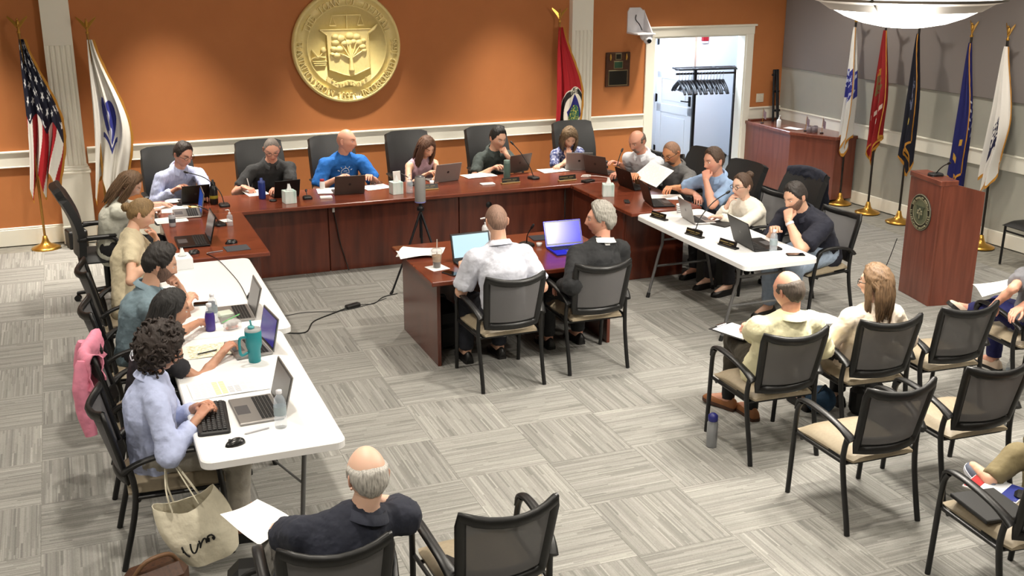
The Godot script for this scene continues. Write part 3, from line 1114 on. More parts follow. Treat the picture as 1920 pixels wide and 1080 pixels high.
func credenza():
	var t = thing("wooden_cabinet", "tall cherry wood serving cabinet in the corner beside the doorway", "cabinet", Vector3(6.02, 0, 0.0))
	var m := wood("cherry", true)
	var H := 0.87
	var plan := PackedVector2Array([Vector2(6.62, 0.03), Vector2(6.63, 1.04), Vector2(6.92, 1.6), Vector2(7.235, 1.6), Vector2(7.14, 0.03)])
	var p2 := PackedVector2Array()
	for p in plan:
		p2.append(Vector2(p.x - 6.02, -p.y))
	var g := MB.new()
	g.prism(p2, 0.06, H - 0.04, FLAT)
	part(g, "body", m, t)
	g = MB.new()
	var off := Geometry2D.offset_polygon(p2, -0.05)
	g.prism(off[0], 0.0, 0.06, FLAT)
	part(g, "plinth", mat("plinth_dark", Color(0.05, 0.03, 0.025), 0.6), t)
	g = MB.new()
	off = Geometry2D.offset_polygon(p2, 0.018)
	g.prism(off[0], H - 0.04, H, FLAT, Vector3.ZERO, 0.006)
	part(g, "top", wood("cherry"), t)
	# raised back ledge
	g = MB.new()
	g.box(Vector3(0.86, H + 0.012, 0.08), Vector3(0.5, 0.024, 0.06), 0.004)
	part(g, "back_ledge", wood("cherry"), t)

# ------------------------------------------------------------------ chairs
func chair_back_point(u: float, v: float) -> Vector3:
	# u -1..1 across, v 0..1 up; gently dished, wider at the top, leaning back
	var hw := lerpf(0.195, 0.222, v)
	var y := 0.5 + v * 0.36 + 0.03 * pow(absf(u), 3.0) * v
	return Vector3(u * hw, y, -0.235 - v * 0.105 - 0.05 * (1.0 - u * u) + 0.02 * absf(u) * v)

func make_guest_chair(label: String, at: Vector3, yaw: float) -> Node3D:
	var blk := mat("chair_black", Color(0.05, 0.05, 0.052), 0.42)
	var net := mat("chair_net", Color(0.42, 0.415, 0.42, 0.8), 0.9)
	net.transparency = BaseMaterial3D.TRANSPARENCY_ALPHA
	var tan := grained("chair_vinyl", [Color(0.56, 0.51, 0.43), Color(0.61, 0.56, 0.47)], 0.05, Vector3(3, 3, 3), 0.5, 0.05)
	var t = thing("guest_chair", label, "chair", at, yaw, "black mesh-back guest chairs")
	t.set_meta("base_name", "guest_chair")
	var g: MB
	for s in [-1.0, 1.0]:
		g = MB.new()
		g.tube(spline([Vector3(s * 0.262, 0, 0.265), Vector3(s * 0.264, 0.25, 0.25), Vector3(s * 0.268, 0.45, 0.235), Vector3(s * 0.274, 0.58, 0.215), Vector3(s * 0.277, 0.635, 0.18)], 3), 0.0155, 8)
		part(g, "leg", blk, t)
		g = MB.new()
		g.tube(spline([Vector3(s * 0.248, 0, -0.3), Vector3(s * 0.246, 0.1, -0.275), Vector3(s * 0.248, 0.3, -0.225), Vector3(s * 0.252, 0.46, -0.205), Vector3(s * 0.245, 0.6, -0.225)], 3), 0.0165, 8)
		part(g, "leg", blk, t)
		g = MB.new()
		var ar := []
		for i in 21:
			ar.append(lerpf(0.017, 0.027, smoothstep(0.0, 0.35, i / 20.0)) + 0.012 * smoothstep(0.75, 1.0, i / 20.0))
		g.tube(spline([Vector3(s * 0.272, 0.575, 0.228), Vector3(s * 0.276, 0.64, 0.2), Vector3(s * 0.279, 0.662, 0.1), Vector3(s * 0.274, 0.65, -0.06), Vector3(s * 0.258, 0.615, -0.18), Vector3(s * 0.234, 0.565, -0.25)], 4), ar, 8, true, 0.5, Vector3.UP)
		part(g, "armrest", blk, t)
		g = MB.new()
		g.tube([Vector3(s * 0.25, 0.415, -0.2), Vector3(s * 0.262, 0.415, 0.235)], 0.011, 8)
		part(g, "side_rail", blk, t)
	g = MB.new()
	g.tube([Vector3(-0.25, 0.4, -0.19), Vector3(0.25, 0.4, -0.19)], 0.011, 8)
	part(g, "cross_rail", blk, t)
	g = MB.new()
	g.tube([Vector3(-0.26, 0.4, 0.18), Vector3(0.26, 0.4, 0.18)], 0.011, 8)
	part(g, "cross_rail", blk, t)
	# seat: padded slab with a rolled front
	g = MB.new()
	seat_pad(g, 0.245, -0.24, 0.265, 0.432, 0.492)
	part(g, "seat", tan, t)
	g = MB.new()
	g.prism(round_rect(0.46, 0.46, 0.06, 4), 0.4, 0.43, FLAT, Vector3(0, 0, 0.01))
	part(g, "seat_pan", blk, t)
	# back frame and net
	g = MB.new()
	var ring := []
	for i in 9: ring.append(chair_back_point(-1 + 0.25 * i, 1.0))
	for i in 5: ring.append(chair_back_point(1.0, 0.9 - i * 0.2))
	for i in 9: ring.append(chair_back_point(1 - 0.25 * i, 0.0))
	for i in 5: ring.append(chair_back_point(-1.0, 0.1 + i * 0.2))
	ring.append(ring[0])
	ring.append(ring[1])
	g.tube(ring, 0.029, 8, false, 0.6, Vector3.BACK)
	# broad lower lip
	var rows := []
	for v in [0.0, 0.1, 0.2]:
		var row := []
		for i in 11:
			row.append(chair_back_point(-0.95 + 0.19 * i, v) + Vector3(0, 0, 0.004))
		rows.append(row)
	g.sheet(rows, 0.018, false)
	part(g, "back_frame", blk, t)
	g = MB.new()
	rows = []
	for j in 7:
		var row := []
		for i in 11:
			row.append(chair_back_point(-0.95 + 0.19 * i, 0.1 + 0.86 * j / 6.0))
		rows.append(row)
	g.sheet(rows, 0.003, false)
	part(g, "back_net", net, t)
	return t

func seat_pad(g: MB, hw: float, z0: float, z1: float, y0: float, y1: float):
	g.smooth()
	var nz := 12
	var nx := 10
	var top := func(i: int, j: int) -> Vector3:
		var u := -1.0 + 2.0 * i / nx
		var v := float(j) / nz
		var taper := 1.0 - 0.1 * (1.0 - v)
		var ex := 1.0 - pow(absf(u), 6.0)
		var ez := (1.0 - pow(maxf(0.0, v * 2.0 - 1.0), 5.0) * 0.9) * (1.0 - pow(maxf(0.0, 1.0 - v * 2.0), 8.0) * 0.7)
		var y := lerpf(y0, y1, clampf(ex, 0.0, 1.0) * ez) - 0.012 * (1.0 - u * u) * sin(v * PI) - 0.01 * maxf(0, v - 0.75) * 4.0
		return Vector3(u * hw * taper * (1.0 - 0.06 * pow(absf(2 * v - 1), 8.0)), y, lerpf(z0, z1, v))
	for j in nz:
		for i in nx:
			g.quad(top.call(i, j + 1), top.call(i + 1, j + 1), top.call(i + 1, j), top.call(i, j))
	g.flat()
	var rim := []
	for i in nx: rim.append(top.call(i, nz))
	for j in nz: rim.append(top.call(nx, nz - j))
	for i in nx: rim.append(top.call(nx - i, 0))
	for j in nz: rim.append(top.call(0, j))
	var n := rim.size()
	for i in n:
		var a: Vector3 = rim[i]
		var b: Vector3 = rim[(i + 1) % n]
		g.quad(Vector3(a.x, y0 - 0.012, a.z), Vector3(b.x, y0 - 0.012, b.z), b, a)

var chair_proto: Node3D

func guest_chairs():
	# label, x, z, yaw (0 faces the camera)
	var list := [
		["mesh-back chair under the man in the white polo at the middle table", 0.86, 5.5, 180],
		["mesh-back chair under the grey-haired man in the dark suit", 1.62, 5.42, 178],
		["mesh-back chair under the man in the pale yellow shirt", 2.06, 7.26, 177],
		["mesh-back chair under the woman in the cream sweater with shoulder-length hair", 2.8, 7.27, 175],
		["empty tan-seated chair directly behind the man in the pale yellow shirt", 2.07, 8.2, 179],
		["empty tan-seated chair in front of the lectern, right of the cream sweater woman", 3.46, 7.25, 177],
		["empty tan-seated chair directly behind the woman in the cream sweater", 2.82, 8.16, 177],
		["tan-seated chair holding a black folder and magazines at lower right", 2.2, 9.27, 174],
		["empty chair at the bottom edge beside the navy polo man", -0.46, 8.68, 181],
		["mesh-back chair under the white-haired man in the navy polo", -1.2, 8.71, 176],
		["mesh-back chair under the curly-haired woman in the pale blue shirt", -1.72, 7.13, 90],
		["chair with the pink cardigan draped over its back", -1.72, 6.28, 88],
		["mesh-back chair under the man in the blue-grey shirt at the left table", -1.72, 5.42, 90],
		["mesh-back chair under the blonde woman in the beige blouse", -1.72, 4.42, 92],
		["mesh-back chair under the large man in the navy shirt at the right table", 4.06, 5.05, -82],
		["guest chair under the balding man in the white short-sleeved shirt", 4.02, 2.08, -62],
		["chair under the woman in the white top at the right table", 3.94, 4.18, -86],
		["chair at the right edge under the woman with blue trousers", 4.42, 7.16, 172],
		["chair at the lower right edge under the person in khaki trousers", 2.98, 9.15, 170],
	]
	for e in list:
		if chair_proto == null:
			chair_proto = make_guest_chair(e[0], Vector3(e[1], 0, e[2]), e[3])
		else:
			copy_of(chair_proto, e[0], Vector3(e[1], 0, e[2]), e[3])
	# plain black side chair at the right wall
	var t = thing("side_chair", "black padded side chair against the grey wall at the right edge", "chair", Vector3(7.08, 0, 4.72), -90)
	var blk := mat("chair_black")
	var g: MB
	for s in [-1.0, 1.0]:
		for z in [0.2, -0.2]:
			g = MB.new()
			g.tube([Vector3(s * 0.21, 0, z * 1.05), Vector3(s * 0.21, 0.43, z)], 0.013, 8)
			part(g, "leg", blk, t)
	g = MB.new()
	g.tube([Vector3(-0.21, 0.36, 0.2), Vector3(0.21, 0.36, 0.2)], 0.01, 6)
	part(g, "rail", blk, t)
	g = MB.new()
	seat_pad(g, 0.235, -0.23, 0.24, 0.43, 0.485)
	part(g, "seat", mat("black_vinyl", Color(0.04, 0.04, 0.045), 0.5), t)
	for s in [-1.0, 1.0]:
		g = MB.new()
		g.tube([Vector3(s * 0.2, 0.43, -0.2), Vector3(s * 0.2, 0.85, -0.25)], 0.012, 8)
		part(g, "post", blk, t)
	g = MB.new()
	g.box(Vector3(0, 0.74, -0.235), Vector3(0.44, 0.26, 0.035), 0.015, Basis(Vector3.RIGHT, 0.12))
	part(g, "backrest", mat("black_vinyl"), t)

func make_exec_chair(label: String, at: Vector3, yaw: float) -> Node3D:
	var lea := grained("exec_leather", [Color(0.085, 0.088, 0.092), Color(0.115, 0.118, 0.122)], 0.06, Vector3(3, 3, 3), 0.5, 0.04)
	var blk := mat("chair_black")
	var t = thing("office_chair", label, "chair", at, yaw, "high-backed black office chairs")
	t.set_meta("base_name", "office_chair")
	var g: MB
	# back: tall slab, wide at the top, dished, slightly reclined
	g = MB.new()
	var rows := []
	for j in 13:
		var v := j / 12.0
		var row := []
		for i in 9:
			var u := -1.0 + 0.25 * i
			var hw := 0.245 + 0.015 * sin(v * PI)
			var z := -0.22 - 0.12 * v + 0.05 * sin(v * PI * 1.2) - 0.035 * (1.0 - u * u)
			row.append(Vector3(u * hw, 0.5 + 0.64 * v - (0.02 * pow(absf(u), 8.0) if v > 0.9 else 0.0), z + 0.05))
		rows.append(row)
	rows.reverse()
	g.sheet(rows, 0.065, false)
	part(g, "backrest", lea, t)
	g = MB.new()
	seat_pad(g, 0.25, -0.24, 0.26, 0.44, 0.51)
	part(g, "seat", lea, t)
	for s in [-1.0, 1.0]:
		g = MB.new()
		g.tube(spline([Vector3(s * 0.24, 0.43, 0.02), Vector3(s * 0.29, 0.46, 0.06), Vector3(s * 0.295, 0.6, 0.1), Vector3(s * 0.29, 0.67, 0.06), Vector3(s * 0.28, 0.675, -0.1), Vector3(s * 0.25, 0.66, -0.23)], 3), 0.018, 8)
		part(g, "arm", blk, t)
		g = MB.new()
		g.box(Vector3(s * 0.287, 0.69, -0.03), Vector3(0.055, 0.025, 0.26), 0.01)
		part(g, "arm_pad", blk, t)
	g = MB.new()
	g.tube([Vector3(0, 0.09, 0), Vector3(0, 0.42, 0)], 0.028, 10)
	part(g, "column", blk, t)
	for k in 5:
		var a := TAU * k / 5.0 + 0.3
		var d := Vector3(sin(a), 0, cos(a))
		g = MB.new()
		g.tube([d * 0.03 + Vector3(0, 0.115, 0), d * 0.29 + Vector3(0, 0.075, 0)], [0.026, 0.017], 8)
		part(g, "base_arm", blk, t)
		g = MB.new()
		var sd := d.cross(Vector3.UP)
		for q in [-0.016, 0.016]:
			g.tube([d * 0.29 + Vector3(0, 0.029, 0) + sd * (q - 0.009), d * 0.29 + Vector3(0, 0.029, 0) + sd * (q + 0.009)], 0.029, 12)
		g.tube([d * 0.29 + Vector3(0, 0.03, 0), d * 0.29 + Vector3(0, 0.08, 0)], 0.009, 6)
		part(g, "caster", blk, t)
	return t

func exec_chairs():
	var list := [
		["high-backed chair behind the man in the pale blue striped shirt", -1.1, 1.13, 4],
		["high-backed chair behind the grey-haired man in the dark polo", -0.14, 1.08, 0],
		["high-backed chair behind the bald man in the bright blue t-shirt", 0.68, 1.08, 3],
		["high-backed chair behind the woman in the pink sleeveless top", 1.56, 1.08, 2],
		["high-backed chair behind the young man in the dark green polo", 2.53, 1.08, 3],
		["high-backed chair behind the woman in the blue and white blouse", 3.62, 1.08, -4],
		["high-backed chair behind the bald man in the grey shirt", 4.08, 2.7, -78],
		["high-backed chair behind the man resting his chin in the light blue shirt", 4.08, 3.48, -80],
		["high-backed chair with a navy jacket over it, behind the right table", 4.38, 4.08, -80],
		["tall high-backed chair at far left beside the pilaster pedestal", -1.86, 2.42, 92],
	]
	var proto: Node3D
	for e in list:
		if proto == null:
			proto = make_exec_chair(e[0], Vector3(e[1], 0, e[2]), e[3])
		else:
			var c := copy_of(proto, e[0], Vector3(e[1], 0, e[2]), e[3])
			if e[1] > 4.0:
				c.scale.y = 0.94

# ------------------------------------------------------------------ flags
func flag_image(kind: String) -> ImageTexture:
	var w := 160
	var h := 320
	var im := Image.create(w, h, false, Image.FORMAT_RGB8)
	var white := Color(0.9, 0.89, 0.86)
	var red := Color(0.62, 0.05, 0.1)
	var navy := Color(0.05, 0.06, 0.16)
	var stars := []
	if kind == "us":
		for r in 10:
			for c in 4:
				stars.append(Vector2(18 + c * 40 + (20 if r % 2 else 0), 14 + r * 18))
	for y in h:
		for x in w:
			var u := float(x) / w
			var v := float(y) / h
			var c := white
			match kind:
				"us":
					if v < 0.5 + 0.16 * u:
						c = navy
					else:
						c = red if int(floor((u * 7.0 + v * 1.6))) % 2 == 0 else white
				"state":
					c = white
					var d := Vector2((u - 0.45) / 0.2, (v - 0.5) / 0.13).length()
					if d < 1.0:
						c = Color(0.16, 0.18, 0.5) if absf(u - 0.45 - 0.02 * sin(v * 60.0)) > 0.035 else Color(0.75, 0.76, 0.85)
					elif absf(v - 0.66 - 0.1 * pow(u - 0.45, 2) * 8.0) < 0.018 and absf(u - 0.45) < 0.2:
						c = Color(0.2, 0.22, 0.5)
				"town":
					c = red
					var p := Vector2((u - 0.72) / 0.52, (v - 0.7) / 0.22)
					var d := p.length()
					if d < 1.0:
						c = Color(0.88, 0.86, 0.8)
						if d > 0.76 and d < 0.96:
							c = Color(0.1, 0.09, 0.09)
							var lx := int((u - 0.54) * 62.0)
							var ly := int((v - 0.497) * 160.0)
							if lx >= 0 and lx < 17 and ly >= 0 and ly < 5 and lx % 6 < 5:
								var glyph: Array = [["11111", "00100", "00100", "00100", "00100"], ["10001", "10001", "11111", "10001", "10001"], ["11111", "10000", "11110", "10000", "11111"]][lx / 6]
								if glyph[ly][lx % 6] == "1":
									c = Color(0.9, 0.88, 0.8)
						elif absf(p.x) * 1.2 + absf(p.y + 0.05) < 0.68:
							c = Color(0.1, 0.1, 0.42)
							if Vector2(p.x, p.y - 0.1).length() < 0.42:
								c = Color(0.15, 0.36, 0.28)
								if noise.get_noise_2d(u * 18.0, v * 36.0) > 0.2:
									c = Color(0.85, 0.78, 0.3)
				"army":
					c = Color(0.86, 0.86, 0.85)
					if v > 0.38 and v < 0.66 - 0.1 * absf(u - 0.5) and u > 0.06 and u < 0.95:
						c = Color(0.13, 0.15, 0.5) if noise.get_noise_2d(u * 5.0 + v * 3.0, v * 9.0 - u * 4.0) < 0.25 else Color(0.7, 0.72, 0.82)
				"marine":
					c = Color(0.55, 0.05, 0.07)
					var q := Vector2((u - 0.5) / 0.32, (v - 0.46) / 0.13)
					if q.length() < 1.0 and noise.get_noise_2d(u * 12.0, v * 14.0) > -0.15:
						c = Color(0.42, 0.33, 0.18) if q.y > -0.5 else Color(0.7, 0.48, 0.16)
					elif absf(v - 0.72 + 0.12 * (u - 0.5)) < 0.022 and fmod(u * 14.0, 1.0) < 0.6 and u > 0.3 and u < 0.85:
						c = Color(0.85, 0.8, 0.75)
				"navy":
					c = Color(0.045, 0.055, 0.14)
					var q := Vector2((u - 0.5) / 0.26, (v - 0.5) / 0.16)
					if q.length() < 1.0 and noise.get_noise_2d(u * 14.0, v * 10.0) > 0.0:
						c = Color(0.45, 0.48, 0.58)
					elif absf(v - 0.75) < 0.03 and absf(u - 0.5) < 0.2:
						c = Color(0.7, 0.6, 0.25)
				"air":
					c = Color(0.05, 0.07, 0.36)
					if u > 0.55 and v > 0.4 and v < 0.62 and Vector2(fmod(u * 6.0, 1.0) - 0.5, fmod(v * 16.0, 1.0) - 0.5).length() < 0.2:
						c = Color(0.75, 0.77, 0.85)
					elif absf(v - 0.74 - 0.1 * sin(u * 5.0)) < 0.025 and u > 0.2 and u < 0.7:
						c = Color(0.75, 0.58, 0.2)
				"guard":
					c = Color(0.88, 0.87, 0.85)
					if v > 0.55 and v < 0.72 and u > 0.1 and u < 0.8 and noise.get_noise_2d(u * 20.0, v * 22.0 + 7.0) > -0.02:
						c = Color(0.08, 0.09, 0.2)
					elif v >= 0.72 and v < 0.8 and u > 0.2 and u < 0.6:
						c = Color(0.1, 0.1, 0.24)
			for s in stars:
				if absf(s.x - x) < 10 and absf(s.y - y) < 9 and v < 0.48 + 0.16 * u:
					var dv := Vector2((x - s.x), (y - s.y) * 0.8)
					var a := fposmod(dv.angle() + PI / 2, TAU / 5.0) - TAU / 10.0
					if dv.length() < lerpf(3.4, 8.5, pow(absf(a) / (TAU / 10.0), 1.6)):
						c = Color(0.92, 0.92, 0.92)
			im.set_pixel(x, y, c)
	return ImageTexture.create_from_image(im)

func flag(kind: String, label: String, at: Vector3, top: float, length: float, width: float, side: Vector3, slant: float, dark_pole := true, fold := 1.0):
	var t = thing("flag_on_pole", label, "flag", at, 0.0, "indoor flags on stands")
	var gold := mat("flag_gold", Color(0.78, 0.6, 0.28), 0.28, 0.9)
	var polem := mat("pole_dark", Color(0.1, 0.075, 0.05), 0.4) if dark_pole else mat("pole_brass", Color(0.62, 0.45, 0.2), 0.4, 0.4)
	var g := MB.new()
	g.lathe([Vector2(0.0, 0.0), Vector2(0.15, 0.0), Vector2(0.152, 0.012), Vector2(0.12, 0.028), Vector2(0.06, 0.05), Vector2(0.04, 0.075), Vector2(0.032, 0.1), Vector2(0.022, 0.14), Vector2(0.0, 0.145)], 28, Vector3.ZERO)
	part(g, "stand", gold, t)
	g = MB.new()
	g.tube([Vector3(0, 0.1, 0), Vector3(0, top, 0)], 0.0135, 8)
	part(g, "pole", polem, t)
	# eagle
	var n := side.cross(Vector3.UP)
	g = MB.new()
	g.lathe([Vector2(0.014, 0.0), Vector2(0.022, 0.012), Vector2(0.01, 0.025), Vector2(0.008, 0.05), Vector2(0.018, 0.06), Vector2(0.0, 0.068)], 12, Vector3(0, top, 0))
	g.ball(Vector3(0, top + 0.1, 0), Vector3(0.02, 0.036, 0.02), 10, 8)
	g.ball(Vector3(0, top + 0.142, 0) + n * 0.012, Vector3(0.011, 0.012, 0.014), 8, 6)
	var fin := part(g, "eagle", gold, t)
	for sd in [-1.0, 1.0]:
		g = MB.new()
		var rows := []
		for j in 3:
			var row := []
			for i in 6:
				var u := i / 5.0
				row.append(Vector3(0, top, 0) + side * sd * (0.012 + 0.085 * u) + Vector3.UP * (0.1 + 0.075 * pow(u, 0.8) - j * 0.03 * (1.0 - 0.65 * u)) - n * 0.012 * u)
			rows.append(row)
		g.sheet(rows, 0.006, false)
		part(g, "wing", gold, fin)
	# cloth gathered at the pole and hanging in folds
	var ytop := top - 0.06
	var nv := 26
	var nu := 40
	var ph := float(kind.length()) * 1.9 + float(kind.unicode_at(1))
	var pt := func(u: float, v: float) -> Vector3:
		var w := width * (0.1 + 0.9 * smoothstep(-0.1, 0.62 + 0.1 * sin(ph), v)) * (1.0 - 0.22 * smoothstep(0.62, 1.0, v))
		var amp := (0.012 + 0.045 * pow(v, 0.7)) * (1.0 if fold == 1.0 else lerpf(1.0, fold, smoothstep(0.2, 0.5, u)))
		var x := -0.012 - 0.06 * v + u * w + 0.03 * sin(v * 4.0 + ph) * v
		var z := amp * sin(u * TAU * 2.6 + ph + v * 1.2) + amp * 0.35 * sin(u * TAU * 6.3 + v * 2.0)
		var L := length * (1.0 - slant * u - 0.17 * fold * absf(sin(u * PI * 2.2 + ph)))
		return Vector3(0, ytop - v * L, 0) + side * x + n * z + n * 0.01
	var rows := []
	for j in nv + 1:
		var row := []
		for i in nu + 1:
			row.append(pt.call(i / float(nu), j / float(nv)))
		rows.append(row)
	g = MB.new()
	g.sheet(rows, 0.0)
	var m := mat("flag_" + kind, Color.WHITE, 0.75)
	m.albedo_texture = flag_image(kind)
	m.cull_mode = BaseMaterial3D.CULL_DISABLED
	part(g, "cloth", m, t)
	g = MB.new()
	var fr := [[], []]
	for i in nu + 1:
		fr[0].append(rows[nv][i])
		fr[1].append(rows[nv][i] + Vector3(0, -0.035 - 0.012 * sin(i * 1.7), 0) + n * 0.004 * sin(i * 2.3))
	g.sheet(fr, 0.004, false)
	part(g, "fringe", mat("fringe_gold", Color(0.72, 0.5, 0.16), 0.7), t)
	g = MB.new()
	fr = [[], []]
	for j in nv + 1:
		fr[0].append(rows[j][nu])
		fr[1].append(rows[j][nu] + side * (0.025 + 0.004 * sin(j * 2.1)))
	g.sheet(fr, 0.003, false)
	part(g, "fringe", mat("fringe_gold"), t)
	return t

func build_flags():
	flag("us", "American flag with stars and stripes on a brass stand left of the pilaster", Vector3(-2.42, 0, 0.24), 2.3, 1.72, 0.34, Vector3(1, 0, 0.1).normalized(), 0.02, false)
	flag("state", "white state flag with a blue shield beside the left pilaster", Vector3(-1.76, 0, 0.3), 2.28, 1.72, 0.36, Vector3(1, 0, 0.15).normalized(), -0.08, false)
	flag("town", "red town flag with a round seal beside the right pilaster", Vector3(3.68, 0, 0.26), 2.27, 1.55, 0.33, Vector3(1.0, 0, 0.15).normalized(), -0.02, false, 0.25)
	var d := Vector3(-0.35, 0, 0.94).normalized()
	flag("army", "white military flag with a blue emblem nearest the wooden cabinet", Vector3(7.06, 0, 1.6), 2.28, 1.62, 0.26, d, 0.04)
	flag("marine", "red military flag with a gold emblem, second from the cabinet", Vector3(7.07, 0, 2.14), 2.28, 1.62, 0.28, d, 0.08)
	flag("navy", "dark navy military flag, middle one of the five along the grey wall", Vector3(7.1, 0, 2.67), 2.28, 1.7, 0.27, d, 0.12)
	flag("air", "royal blue military flag with stars behind the lectern", Vector3(7.13, 0, 3.45), 2.24, 1.75, 0.34, d, 0.04)
	flag("guard", "white military flag with dark lettering at the far right end of the row", Vector3(7.17, 0, 3.92), 2.24, 1.62, 0.3, d, 0.1)

# ------------------------------------------------------------------ bodies
# A field of distances on a grid; tapered bones are joined with a smooth minimum and meshed as surface nets.
class Field:
	var o: Vector3
	var h: float
	var nx: int
	var ny: int
	var nz: int
	var d := PackedFloat32Array()

	func _init(lo: Vector3, hi: Vector3, cell: float):
		o = lo
		h = cell
		nx = int((hi.x - lo.x) / h) + 2
		ny = int((hi.y - lo.y) / h) + 2
		nz = int((hi.z - lo.z) / h) + 2
		d.resize(nx * ny * nz)
		d.fill(100.0)

	func cone(a: Vector3, b: Vector3, ra: float, rb: float, k := 0.02, ax := Vector3.ZERO, sq := 1.0, cut := false):
		var m := maxf(ra, rb) + k * 0.5 + h * 2.2
		var lo := (a.min(b) - Vector3(m, m, m) - o) / h
		var hi := (a.max(b) + Vector3(m, m, m) - o) / h
		var x0 := clampi(int(lo.x), 0, nx - 1)
		var x1 := clampi(int(hi.x) + 1, 0, nx - 1)
		var y0 := clampi(int(lo.y), 0, ny - 1)
		var y1 := clampi(int(hi.y) + 1, 0, ny - 1)
		var z0 := clampi(int(lo.z), 0, nz - 1)
		var z1 := clampi(int(hi.z) + 1, 0, nz - 1)
		var ab := b - a
		var inv := 1.0 / maxf(ab.length_squared(), 1e-8)
		var dr := rb - ra
		var dir := ab.normalized()
		var qs := 1.0 / sq - 1.0
		var squash := sq != 1.0
		var ik := 1.0 / k
		var lim := h * 2.2 + k
		for z in range(z0, z1 + 1):
			for y in range(y0, y1 + 1):
				var i := (z * ny + y) * nx + x0
				var p := o + Vector3(x0, y, z) * h - a
				for x in range(x0, x1 + 1):
					var t := clampf(p.dot(ab) * inv, 0.0, 1.0)
					var v := p - ab * t
					if squash:
						v += ax * (v.dot(ax) * qs)
					var e := v.length() - (ra + dr * t)
					if cut:
						e = maxf(e, (p - ab).dot(dir))
					if e < lim:
						var c := d[i]
						var g := k - absf(c - e)
						if g > 0.0:
							d[i] = minf(c, e) - g * g * ik * 0.25
						elif e < c:
							d[i] = e
					i += 1
					p.x += h

	# returns [vertices, indices]; triangles run clockwise seen from outside
	func net() -> Array:
		var V := PackedVector3Array()
		var I := PackedInt32Array()
		var cell := PackedInt32Array()
		cell.resize(d.size())
		cell.fill(-1)
		var sx := 1
		var sy := nx
		var sz := nx * ny
		var offs := [0, sx, sy, sx + sy, sz, sx + sz, sy + sz, sx + sy + sz]
		var edges := [[0, 1], [2, 3], [4, 5], [6, 7], [0, 2], [1, 3], [4, 6], [5, 7], [0, 4], [1, 5], [2, 6], [3, 7]]
		var cor := [Vector3(0, 0, 0), Vector3(1, 0, 0), Vector3(0, 1, 0), Vector3(1, 1, 0), Vector3(0, 0, 1), Vector3(1, 0, 1), Vector3(0, 1, 1), Vector3(1, 1, 1)]
		var lim := 3.2 * h
		var found := PackedInt32Array()
		for z in nz - 1:
			for y in ny - 1:
				var row := (z * ny + y) * nx
				for x in nx - 1:
					var i := row + x
					var e := d[i]
					if e > lim or e < -lim:
						continue
					var inside := e < 0.0
					var mixed := (d[i + 1] < 0.0) != inside or (d[i + sy] < 0.0) != inside or (d[i + sz] < 0.0) != inside or (d[i + 1 + sy] < 0.0) != inside or (d[i + 1 + sz] < 0.0) != inside or (d[i + sy + sz] < 0.0) != inside or (d[i + 1 + sy + sz] < 0.0) != inside
					if not mixed:
						continue
					var sum := Vector3.ZERO
					var n := 0
					for ed in edges:
						var a: float = d[i + offs[ed[0]]]
						var b: float = d[i + offs[ed[1]]]
						if (a < 0.0) != (b < 0.0):
							var pa: Vector3 = cor[ed[0]]
							sum += pa.lerp(cor[ed[1]], a / (a - b))
							n += 1
					cell[i] = V.size()
					found.append(i)
					V.append(o + (Vector3(x, y, z) + sum / n) * h)
		for i in found:
			var c := cell[i]
			var inside := d[i] < 0.0
			for q in [[sx, sy, sz], [sy, sz, sx], [sz, sx, sy]]:
				var nb: float = d[i + q[0]]
				if (nb < 0.0) == inside:
					continue
				var a: int = i - q[1]
				var b: int = i - q[2]
				if b - q[1] < 0 or a < 0:
					continue
				var ca := cell[a]
				var cb := cell[b]
				var cc := cell[b - q[1]]
				if ca < 0 or cb < 0 or cc < 0:
					continue
				if inside:
					I.append_array(PackedInt32Array([c, cc, ca, c, cb, cc]))
				else:
					I.append_array(PackedInt32Array([c, ca, cc, c, cc, cb]))
		return [V, I]

# raw triangles with colours, joined into one surface
class Raw:
	var V := PackedVector3Array()
	var C := PackedColorArray()
	var I := PackedInt32Array()

	func add(v: PackedVector3Array, ix: PackedInt32Array, c: Color, tf := Transform3D.IDENTITY, flip := false):
		var n := V.size()
		V.append_array(tf * v)
		var cc := PackedColorArray()
		cc.resize(v.size())
		cc.fill(c)
		C.append_array(cc)
		if flip:
			for k in range(0, ix.size(), 3):
				I.append_array(PackedInt32Array([ix[k] + n, ix[k + 2] + n, ix[k + 1] + n]))
		else:
			for k in ix:
				I.append(k + n)

	func normals() -> PackedVector3Array:
		var N := PackedVector3Array()
		N.resize(V.size())
		for k in range(0, I.size(), 3):
			var a := V[I[k]]
			var f := (V[I[k + 2]] - a).cross(V[I[k + 1]] - a)
			N[I[k]] += f
			N[I[k + 1]] += f
			N[I[k + 2]] += f
		for k in N.size():
			N[k] = N[k].normalized()
		return N

	func mesh(N := PackedVector3Array()) -> ArrayMesh:
		var a := []
		a.resize(Mesh.ARRAY_MAX)
		a[Mesh.ARRAY_VERTEX] = V
		a[Mesh.ARRAY_NORMAL] = N if N.size() else normals()
		a[Mesh.ARRAY_COLOR] = C
		a[Mesh.ARRAY_INDEX] = I
		var m := ArrayMesh.new()
		m.add_surface_from_arrays(Mesh.PRIMITIVE_TRIANGLES, a)
		return m

func lin(c: Color) -> Color:
	return c.srgb_to_linear()

# ---- hands: right hand, wrist at the origin, fingers along +z, palm to -y, thumb to +x
var hand_cache := {}

